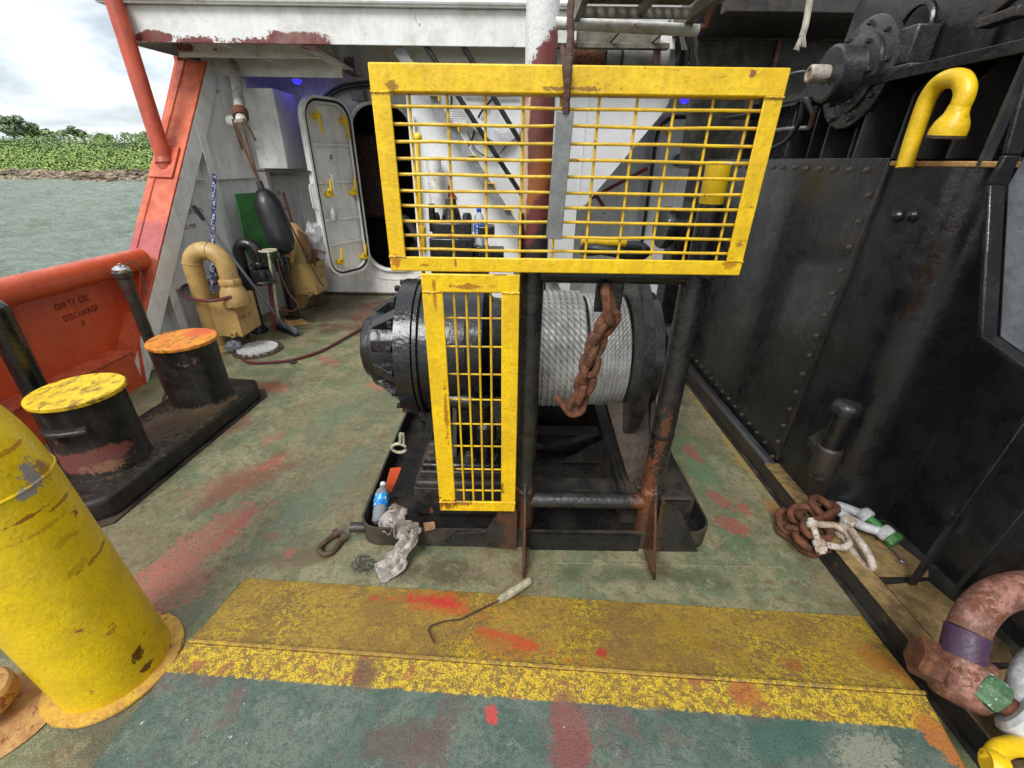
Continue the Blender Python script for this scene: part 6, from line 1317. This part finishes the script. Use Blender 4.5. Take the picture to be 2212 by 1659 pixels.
# ------------------------------------------------------------------ black towing winch housing on the right
WX = 1.50
bw = T('winch_housing', 'big black steel winch housing along the right side', 'housing', (1.6, 2.6, 0))
LZ = 1.625
def wbox(x0, x1, y0, y1, z0, z1, nm, mt='black_wall', bv=0): b = MB(); b.bb(x0, x1, y0, y1, z0, z1); return b.build(nm, mt, bw, bv)
prof = [(WX + .001, 4.18), (WX, 1.70)]
for k in range(1, 7): a = PI / 2 * k / 6; prof.append((WX + .13 * (1 - math.cos(a)), 1.70 - .13 * math.sin(a)))
prof.append((1.80, 1.57))
b = MB(); vs = [V((x, y, z)) for z in (.09, 1.60) for x, y in prof]; n = len(prof); b.add(vs, [(i, i + 1, n + i + 1, n + i) for i in range(n - 1)]); b.build('side_plate', 'black_wall', bw, smooth=50)
b = MB(); b.prism([(WX - .004, 1.55, LZ - .028), (WX - .004, 1.985, LZ - .028), (WX + .45, 1.985, LZ - .028), (WX + .45, 1.55, LZ - .028)], (0, 0, .018)); b.build('ledge', 'tan_rusty', bw, .004)
wbox(WX + .002, WX + .45, 1.99, 4.18, LZ - .03, LZ - .012, 'ledge')
wbox(WX + .42, WX + .44, .5, 4.18, LZ - .01, 2.02, 'upper_plate')
wbox(1.81, 1.83, -.6, 1.58, .06, 2.6, 'inner_plate')
wbox(WX, 2.4, 4.181, 4.20, .0, 1.62, 'end_plate')
wbox(1.80, 2.4, 1.56, 1.569, .05, 1.61, 'corner_plate')
# slanted stiffeners on the darker near plate
for (a, c) in (((2212, 340), (1790, 1015)), ((2240, 880), (1968, 1262)), ((2300, 1000), (2060, 1290))):
    p, q = at(*a, x=1.62 if a[1] < 500 else 1.66), at(*c, x=1.545 if a[1] < 500 else 1.62); b = MB(); b.bar(p, q, .03, .016, (1, 0, 0)); b.build('stiffener', 'black_wall', bw, .003)
# bolted cover plate
cvp = T('cover_plate', 'large black bolted cover plate on the right housing', 'cover plate', (WX - .01, 3.0, .1))
b = MB(); b.prism([(WX - .012, 1.96, LZ), (WX - .012, 4.17, LZ), (WX - .012, 4.17, .16), (WX - .012, 2.08, .105), (WX - .012, 2.01, .12)], (.010, 0, 0)); cpl = b.build('plate', 'black_wall', cvp, .003)
bmp = bolt_mesh('plate_bolt', .0085, .012, 'bolt_steel')
r90 = aim((-1, 0, 0))
for k in range(20): put('bolt', bmp, cpl, V((WX - .012, 2.06 + .108 * k, LZ - .045)), r90)
for k in range(14): z_ = LZ - .14 - .105 * k; put('bolt', bmp, cpl, V((WX - .012, 2.0 + .025 * (k / 13), z_)), r90)
for k in range(20): put('bolt', bmp, cpl, V((WX - .012, 2.12 + .10 * k, .15 + .0025 * k)), r90)
b = MB(); b.bar((WX - .006, 1.95, LZ - .03), (WX - .006, 2.0, .12), .014, .012, (1, 0, 0)); b.build('edge_strip', 'black_rusty', cvp)
bmk = MB(); bmk.lathe([(.022, 0), (.022, .010), (.016, .022), (.0, .027)], (0, 0, 0), (0, 0, 1), 14); bmk = bmk.mesh('stud'); bmk.materials.append(MATS['black_paint'])
for px in (1942, 1975): p = at(px, 466, x=WX - .001); put('stud', bmk, bw, p, r90)
# upper fins and beam
fpx = [1697, 1725, 1775, 1812, 1846, 1905, 1960, 2022]
for i, px in enumerate(fpx):
    y_ = at(px, 335, x=1.56).y; b = MB(); b.prism([(1.56 + (.05 if i % 2 else 0), y_, LZ), (1.92, y_, LZ), (1.92, y_, 1.93), (1.66, y_, 1.93), (1.56 + (.05 if i % 2 else 0), y_, 1.86)], (0, .014, 0)); b.build('fin', 'fin_lit_black', bw)
b = MB(); p, q = at(2111, 362, x=1.5), at(2260, 90, x=1.5); b.bar((1.51, 1.585, 1.60), (1.52, 1.60, 1.92), .03, .014, (1, 0, 0)); b.build('fin', 'fin_lit_black', bw)
b = MB(); b.bb(1.52, 1.94, .6, 2.95, 1.925, 1.937); b.bb(1.515, 1.527, .6, 2.95, 1.905, 1.942); b.build('beam', 'black_paint', bw, .002)
b = MB(); b.bb(1.60, 1.94, 2.95, 4.0, 1.90, 1.915); b.build('beam', 'black_paint', bw, .002)
# big plate above beam with arched opening
ac = at(1976, 62, x=1.66); PX_ = 1.66
y0a, y1a = ac.y - .085, ac.y + .085; zt2 = at(1976, 14, x=1.66).z; zb2 = 1.95
arch = [(y1a, zb2), (y0a, zb2)] + [(ac.y + .085 * math.cos(PI + PI * -k / 10), zt2 - .085 + .085 * math.sin(PI * k / 10)) for k in range(11)]
inner = [(ac.y - .085, zb2)] + [(ac.y - .085 * math.cos(PI * k / 10), zt2 - .085 + .085 * math.sin(PI * k / 10)) for k in range(11)] + [(ac.y + .085, zb2)]
b = MB()
o_ = [(0.6, 1.945), (0.6, 3.2), (2.62, 3.2), (2.70, 2.4), (2.80, 1.945)]
poly = [V((PX_, y, z)) for y, z in [(0.6, 1.945)] + [(0.6, 3.2), (2.62, 3.2), (2.80, 1.945)]]
# left and right of the arch, and above it, as three joined pieces
b.add([V((PX_, y0a, 1.945)), V((PX_, .6, 1.945)), V((PX_, .6, 3.2)), V((PX_, y0a, 3.2))], [(0, 1, 2, 3)])
b.add([V((PX_, y1a, 1.945)), V((PX_, 2.80, 1.945)), V((PX_, 2.62, 3.2)), V((PX_, y1a, 3.2))], [(0, 1, 2, 3)])
ap = [V((PX_, y, z)) for y, z in inner[1:-1]]; tp = [V((PX_, p.y, 3.2)) for p in ap]; m_ = len(ap)
b.add(ap + tp, [(i, i + 1, m_ + i + 1, m_ + i) for i in range(m_ - 1)]); b.build('frame_plate', 'black_wall', bw, smooth=0)
b = MB(); b.tube([V((PX_ - .006, y, z)) for y, z in inner], .011, 6); b.build('arch_rim', 'black_paint', bw)
wbox(PX_ + .18, PX_ + .19, .7, 2.7, 1.95, 3.0, 'back_plate')
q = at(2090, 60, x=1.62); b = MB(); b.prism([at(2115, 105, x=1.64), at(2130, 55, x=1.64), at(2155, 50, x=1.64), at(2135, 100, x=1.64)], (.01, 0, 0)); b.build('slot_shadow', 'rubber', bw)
b = MB(); b.bar(at(2125, 46, x=1.6), at(2230, -45, x=1.6), .03, .03); b.bar(at(2125, 52, x=1.6), at(2215, 22, x=1.6), .05, .03); b.build('bracket_arm', 'black_rusty', bw, .004)
# bearing hub
hub = T('bearing_hub', 'black flanged bearing hub with a stub shaft high on the right housing', 'hub', at(1850, 160, x=1.55))
hc = at(1842, 161, x=1.53); hy, hz = hc.y, hc.z
def HL(prof, nm, mt='hub_paint'): b = MB(); b.lathe(prof, (0, hy, hz), (1, 0, 0), 40); return b.build(nm, mt, hub)
hof = HL([(.205, 1.585), (.213, 1.578), (.213, 1.548), (.205, 1.543)], 'outer_flange'); hif = HL([(.150, 1.545), (.155, 1.54), (.155, 1.525), (.14, 1.52), (.115, 1.515)], 'inner_flange')
HL([(.112, 1.525), (.110, 1.418), (.10, 1.411), (.03, 1.411)], 'bearing_cap'); HL([(.036, 1.415), (.036, 1.335), (.030, 1.328), (.022, 1.328), (.020, 1.334), (0, 1.334)], 'shaft_stub', 'white_rust')
bmh = bolt_mesh('hub_bolt', .011, .018, 'hub_paint', False)
for k in range(9): a = 2 * PI * k / 9 + .2; put('bolt', bmh, hof, V((1.544, hy + (.186) * math.cos(a), hz + (.186) * math.sin(a))), r90)
for k in range(6): a = 2 * PI * k / 6; put('bolt', bmh, hif, V((1.522, hy + .128 * math.cos(a), hz + .128 * math.sin(a))), r90)
b = MB(); yk = at(1986, 80, x=1.58).y; b.bb(1.56, 1.655, yk, hy - .10, hz + .0, hz + .13); b.build('pillow_block', 'hub_paint', hub, .008)
b = MB(); b.bb(1.54, 1.655, yk - .06, hy - .12, hz - .045, hz - .005); b.build('block_foot', 'hub_paint', hub, .006)
b = MB(); b.prism([(1.57, hy - .2, 1.94), (1.57, hy + .26, 1.94), (1.57, hy + .17, hz - .12), (1.57, hy - .16, hz - .10)], (.02, 0, 0)); b.build('web', 'hub_paint', hub)
b = MB(); b.tube([V((1.44, hy + .06, hz - .12)), V((1.46, hy + .1, hz - .2))], .012, 8); b.build('grease_fitting', 'rust_dark', hub)
hs = catmull([V((1.45, hy + .08, hz - .15)), at(1738, 215, x=1.44), at(1728, 262, x=1.46), at(1700, 302, x=1.48), at(1664, 322, x=1.5), at(1640, 335, x=1.5)], 8)
b = MB(); b.tube(hs, .0125, 9); tag(b.build('hydraulic_hose', 'rubber'), 'dark hose drooping from the bearing hub behind the guard corner', 'hose')
b = MB(); b.tube(catmull([at(1664, 283, x=1.56), at(1700, 278, x=1.55), at(1745, 276, x=1.55)], 6), .010, 7); b.tube(catmull([at(1690, 170, x=1.5), at(1712, 158, x=1.5), at(1738, 153, x=1.5)], 6), .005, 6); tag(b.build('grey_wire', 'grey_paint'), 'thin grey wires behind the guard corner', 'wire')
# rope end, white
b = MB(); rp_ = [at(1755, -40, x=1.52), at(1742, 45, x=1.52), at(1733, 78, x=1.52)]; b.tube(catmull(rp_, 8), .016, 9)
for k in range(16): b.tube([rp_[2] + V((rnd.uniform(-.008, .008), rnd.uniform(-.008, .008), .02)), rp_[2] + V((rnd.uniform(-.02, .02), rnd.uniform(-.03, .03), rnd.uniform(-.07, -.03)))], .0045, 5)
tag(b.build('rope_end', 'white_rope'), 'frayed white rope end hanging at the top right', 'rope')
# yellow gooseneck on ledge
yg = T('yellow_gooseneck', 'yellow hook-shaped gooseneck vent on the rusty ledge at upper right', 'vent', at(1955, 352, x=1.46))
gp = [at(1953, 362, x=1.46), at(1968, 312, x=1.46), at(1985, 262, x=1.46), at(2003, 215, x=1.46), at(2025, 183, x=1.46), at(2050, 170, x=1.46), at(2075, 172, x=1.46), at(2085, 192, x=1.46), at(2080, 216, x=1.46), at(2070, 236, x=1.46)]
b = MB(); gpc = catmull(gp, 4); nn = len(gpc); b.tube(gpc, [.0270 + .002 * min(1, i / 20) for i in range(nn)], 18); b.build('pipe', 'yellow_paint', yg)
e_ = gpc[-1]; b = MB(); b.lathe([(.029, -.012), (.033, .012), (.046, .035), (.052, .055), (.052, .075)], e_, at(2052, 275, x=1.46) - e_, 18); b.build('mouth', 'yellow_paint', yg)
b = MB(); m0 = e_ + (at(2052, 275, x=1.46) - e_).normalized() * .076; b.lathe([(.053, 0), (.053, .008), (.03, .01)], m0, at(2052, 275, x=1.46) - e_, 18); b.build('rim', 'rust_dark', yg)
# elbow vent at wall foot
ev = T('capped_vent', 'short black vent pipe with a pale cap at the foot of the right wall', 'vent', (1.42, 1.62, .3))
c0_, c1_ = at(1766, 1008, x=1.40), at(1829, 880, x=1.41)
c0_.y = c1_.y = 1.60; c1_.x = c0_.x = 1.415
b = MB(); b.tube([V((1.415, 1.60, c0_.z - .0)), V((1.415, 1.60, c1_.z))], .040, 18); b.build('pipe', 'black_paint', ev)
b = MB(); b.lathe([(.046, -.02), (.052, -.005), (.052, .11), (.044, .12)], V((1.415, 1.60, c0_.z)), (0, 0, 1), 16); b.build('tee', 'black_rusty', ev)
b = MB(); b.lathe([(.036, -.05), (.042, -.045), (.042, -.02)], V((1.415, 1.60, c0_.z)), (0, 0, 1), 8); b.build('plug', 'black_rusty', ev)
b = MB(); b.tube([V((1.415, 1.60, c0_.z + .06)), V((1.43, 1.70, c0_.z + .07)), V((1.50, 1.74, c0_.z + .075))], .040, 14); b.build('branch', 'black_rusty', ev)
b = MB(); b.lathe([(.050, -.03), (.054, -.01), (.054, .004), (.046, .018), (.03, .026), (0, .028)], V((1.415, 1.60, c1_.z)), (0, 0, 1), 20); b.build('cap', 'hub_paint', ev)

# coaming with ochre top
worn('ochre_paint', srgb(154, 128, 84), srgb(120, 98, 64), .6, rust=.3, dirt=.6, dirtcol=srgb(80, 64, 44), bumps=.4, scale=2, speck=.5)
cm = T('gutter_coaming', 'low black coaming with an ochre painted top along the right wall', 'coaming', (1.48, 1.5, 0))
b = MB(); b.bb(1.425, 1.435, -.5, 4.18, .0, .098); b.build('face', 'black_rusty', cm, .002)
b = MB(); b.bb(1.42, 1.505, -.5, 1.98, .099, .106); b.build('top_strip', 'ochre_paint', cm, .002)
b = MB(); b.bb(1.436, 1.505, 1.99, 4.18, .05, .056); b.build('gutter_floor', 'black_rusty', cm)
for y0, y1 in ((1.24, 1.52), (.90, 1.20), (.52, .86)):
    b = MB(); b.prism([(1.515, y0, .094), (1.515, y1, .094), (1.70, y1 + .02, .094), (1.76, y0 + .05, .094), (1.72, y0, .094)], (0, 0, .007)); b.build('pad', 'ochre_paint', cm, .002)
b = MB(); b.bb(1.507, 1.81, -.5, 1.6, .04, .088); b.build('shelf', 'dark_grime', cm)
b = MB(); b.tube([(1.418, -.5, .008), (1.418, 4.1, .008)], .010, 6); b.build('weld_bead', 'dark_grime', cm)

# ------------------------------------------------------------------ chain pile and shackles
def z6(x, y): return 1676.3 + x * .14064, 1054.2 + y * .14064
pile = T('chain_heap', 'heap of rusty chain links on the deck by the right coaming', 'chain', at(*z6(350, 650), z=0))
for (a, za, c, zc, wd_, tilt) in (((560, 170), .19, (860, 420), .15, .085, (.4, -.5, .8)), ((400, 470), .13, (880, 250), .17, .085, (0, .3, 1)), ((220, 400), .11, (600, 430), .13, .08, (.2, -.9, .5)),
        ((140, 350), .08, (260, 690), .06, .08, (-.3, -.3, 1)), ((50, 560), .03, (430, 800), .03, .085, (0, 0, 1)), ((170, 600), .07, (470, 660), .09, .075, (.1, .6, .7)), ((420, 600), .14, (830, 680), .14, .08, (0, -.4, 1)),
        ((330, 800), .035, (640, 1000), .03, .085, (.2, 0, 1)), ((300, 700), .09, (560, 930), .07, .08, (.7, -.5, .6)), ((520, 330), .10, (900, 480), .08, .08, (0, 0, 1))):
    A, C = at(*z6(*a), z=za), at(*z6(*c), z=zc); d = (C - A).normalized(); nr = V(tilt); nr = (nr - d * nr.dot(d)).normalized()
    b = MB(); b.tube(link_path(A, C, wd_, nr), .0165, 10, closed=True); b.build('link', 'rust_iron', pile)
def shackle(name, label, eye1, eye2, crown, r, mats, pin_over=.03, group='loose shackles', headr=1.5):
    """bow shackle: eyes at eye1/eye2, bow reaching out to crown"""
    e1_, e2_, cw_ = V(eye1), V(eye2), V(crown); t = T(name, label, 'shackle', (e1_ + e2_) / 2, group); mid = (e1_ + e2_) / 2; ax_ = cw_ - mid; sd2 = (e2_ - e1_); hw = sd2.length / 2; sdn = sd2.normalized()
    pts = [e1_, e1_ + ax_ * .35 - sdn * hw * .12, e1_ + ax_ * .7 - sdn * hw * .15, mid + ax_ * .95 - sdn * hw * .55, cw_, mid + ax_ * .95 + sdn * hw * .55, e2_ + ax_ * .7 + sdn * hw * .15, e2_ + ax_ * .35 + sdn * hw * .12, e2_]
    b = MB(); b.tube(catmull(pts, 5), r, 12); b.build('bow', mats[0], t)
    for e in (e1_, e2_): b = MB(); b.lathe([(r * 1.5, -r * .95), (r * 1.75, -r * .5), (r * 1.75, r * .5), (r * 1.5, r * .95)], e, sdn, 16); b.build('eye', mats[0], t)
    b = MB(); b.tube([e1_ - sdn * (r + pin_over * .4), e2_ + sdn * (r + pin_over)], r * .95, 12); b.build('pin', mats[1], t)
    b = MB(); b.hexa(e2_ + sdn * (r * 1.0), sdn, r * headr * 1.15, r * 1.5); b.build('bolt_head', mats[2], t)
    return t
shackle('bow_shackle', 'white rusted shackle with a hex bolt lying across the chain heap', at(*z6(560, 560), z=.17), at(*z6(660, 850), z=.13), at(*z6(1130, 760), z=.15), .0145, ('white_rust', 'white_rust', 'white_rust'), .03)
shackle('bow_shackle', 'long rusty white shackle leaning off the chain heap onto the ochre strip', at(*z6(1000, 690), z=.13), at(*z6(1080, 560), z=.19), at(*z6(1470, 1220), z=.125), .0155, ('white_rust', 'rust_iron', 'white_rust'), .012, headr=1.7)
gs = shackle('bow_shackle', 'white shackle with a bright green pin beside the chain heap', at(*z6(1370, 420), z=.17), at(*z6(1680, 690), z=.15), at(*z6(980, 370), z=.16), .021, ('white_shackle', 'green_pin', 'green_pin'), .02)
# bow of green-pin shackle reaches along the coaming
b = MB(); s0_, s1_ = at(*z6(1755, 920), z=.112), at(*z6(1950, 1120), z=.112); b.tube([s0_, s1_], .004, 6); b.tube([s1_ + V((.008 * math.cos(a), .008 * math.sin(a), 0)) for a in [2 * PI * i / 8 for i in range(8)]], .003, 5, closed=True); tag(b.build('split_pin', 'chrome'), 'thin split pin lying on the ochre strip beside the green pin shackle', 'pin')
b = MB(); b.tube(catmull([at(*z6(760, 880), z=.12), at(*z6(850, 920), z=.10), at(*z6(800, 990), z=.09), at(*z6(760, 960), z=.08), at(*z6(900, 990), z=.07), at(*z6(960, 900), z=.09), at(*z6(1040, 880), z=.11), at(*z6(1010, 1040), z=.10)], 6), .0035, 5); tag(b.build('twisted_wire', 'rust_iron'), 'twisted rusty seizing wire trailing from the chain heap', 'wire')
# giant shackle bottom right
bs = T('towing_shackle', 'huge rusty towing shackle with a purple band at the lower right', 'shackle', at(2090, 1470, z=.1))
P0, P1 = at(2035, 1450, z=.22), at(2110, 1490, z=.20)
bow = [at(2070, 1455, z=.24), at(2082, 1400, z=.30), at(2098, 1345, z=.36), at(2135, 1300, z=.41), at(2190, 1275, z=.44), at(2260, 1275, z=.45), at(2330, 1330, z=.43)]
bc = catmull(bow, 6); k1 = 4; k2 = 10
b = MB(); b.tube(bc[:k1 + 1], .052, 18); b.build('bow_foot', 'rust_pink', bs)
b = MB(); b.tube(bc[k1:k2 + 1], .0535, 18); b.build('purple_band', 'purple_band', bs)
b = MB(); b.tube(bc[k2:], .051, 18); b.build('bow', 'rust_pink', bs)
pd = (at(1985, 1412, z=.245) - at(2085, 1462, z=.225)).normalized()
b = MB(); b.lathe([(.06, -.065), (.078, -.055), (.082, 0), (.078, .045), (.06, .055)], at(2075, 1462, z=.22), pd, 20); b.build('eye', 'rust_pink', bs)
b = MB(); b.hexa(at(2028, 1437, z=.235), pd, .062, .065); b.build('bolt_head', 'rust_iron', bs)
b = MB(); b.tube([at(2110, 1478, z=.21), at(2300, 1575, z=.19)], .036, 14); b.build('pin', 'rust_iron', bs)
gn = T('green_nut_shackle', 'grey white shackle with a chipped green hex nut in the lower right corner', 'shackle', at(2180, 1540, z=.1), 'loose shackles')
pd2 = (at(2135, 1498, z=.25) - at(2212, 1560, z=.23)).normalized()
b = MB(); b.hexa(at(2163, 1516, z=.24), pd2, .050, .062); b.build('nut', 'green_nut', gn)
b = MB(); b.tube([at(2150, 1505, z=.24), at(2260, 1590, z=.22)], .030, 14); b.build('pin', 'rust_iron', gn)
b = MB(); b.lathe([(.055, -.04), (.068, -.03), (.068, .03), (.055, .04)], at(2222, 1560, z=.225), pd2, 18); b.tube(catmull([at(2222, 1555, z=.22), at(2215, 1500, z=.25), at(2235, 1440, z=.27), at(2300, 1400, z=.28)], 5), .042, 14); b.build('bow', 'white_shackle', gn)
ys = T('yellow_shackle', 'yellow painted shackle cut by the lower right corner', 'shackle', at(2190, 1640, z=.1), 'loose shackles')
b = MB(); b.tube(catmull([at(2142, 1650, z=.20), at(2160, 1620, z=.21), at(2200, 1612, z=.21), at(2240, 1630, z=.2), at(2250, 1680, z=.18)], 6), .024, 12); b.lathe([(.03, -.02), (.035, 0), (.03, .02)], at(2150, 1652, z=.2), (1, -.4, 0), 14); b.build('bow', 'yellow_paint', ys)
b = MB(); b.tube([at(2165, 1660, z=.17), at(2235, 1650, z=.17)], .02, 10); b.build('pin', 'brown_bracket', ys)
# grey control box at the right edge
gbx = T('control_box', 'grey steel box with a rimmed face at the right edge', 'box', at(2140, 735, x=1.2))
x0 = 1.20
poly = [at(2132, 728, x=x0), V((x0, .70, 1.13)), V((x0, .70, 1.9)), V((x0, 1.26, 1.9)), at(2185, 335, x=x0), at(2150, 400, x=x0)]
b = MB(); b.prism([p + V((.03, 0, 0)) for p in poly], (.25, 0, 0)); b.build('panel', 'grey_box', gbx, .004)
b = MB()
for i in range(len(poly)): b.bar(poly[i], poly[(i + 1) % len(poly)], .04, .014, (1, 0, 0))
b.build('rim', 'black_paint', gbx, .004)

# ------------------------------------------------------------------ dark superstructure, top right
ss = T('upper_structure', 'dark overhanging steel structure with a rusty lower edge at the top right', 'superstructure', (1.7, 3.6, 2.3))
p = at(1570, 28, Y=3.4); q = at(1760, 30, Y=3.4)
b = MB(); b.bb(p.x - .02, q.x + .3, 3.38, 3.46, p.z, p.z + .10); b.build('edge_beam', 'black_rusty', ss, .008)
b = MB(); b.bb(p.x - .05, q.x + .8, 3.47, 4.6, p.z + .06, p.z + .10); b.build('soffit', 'dark_grime', ss)
zc = at(1600, 88, Y=4.3).z
b = MB(); b.bb(1.44, 3.0, 4.30, 4.32, 1.55, zc); b.build('lower_panel', 'dirty_wall', ss)
b = MB(); b.bb(1.40, 3.0, 4.36, 4.38, zc - .02, 3.2); b.build('recess_back', 'dark_grime', ss)
b = MB(); b.bb(1.40, 3.0, 4.27, 4.36, zc - .002, zc + .014); b.build('sill', 'dirty_wall', ss)
for px in (1655,): q0 = at(px, 190, Y=4.29); b = MB(); b.bar(V((q0.x, 4.28, 1.6)), V((q0.x + .02, 4.28, zc)), .03, .02, (1, 0, 0)); b.build('conduit', 'rust_pink', ss)
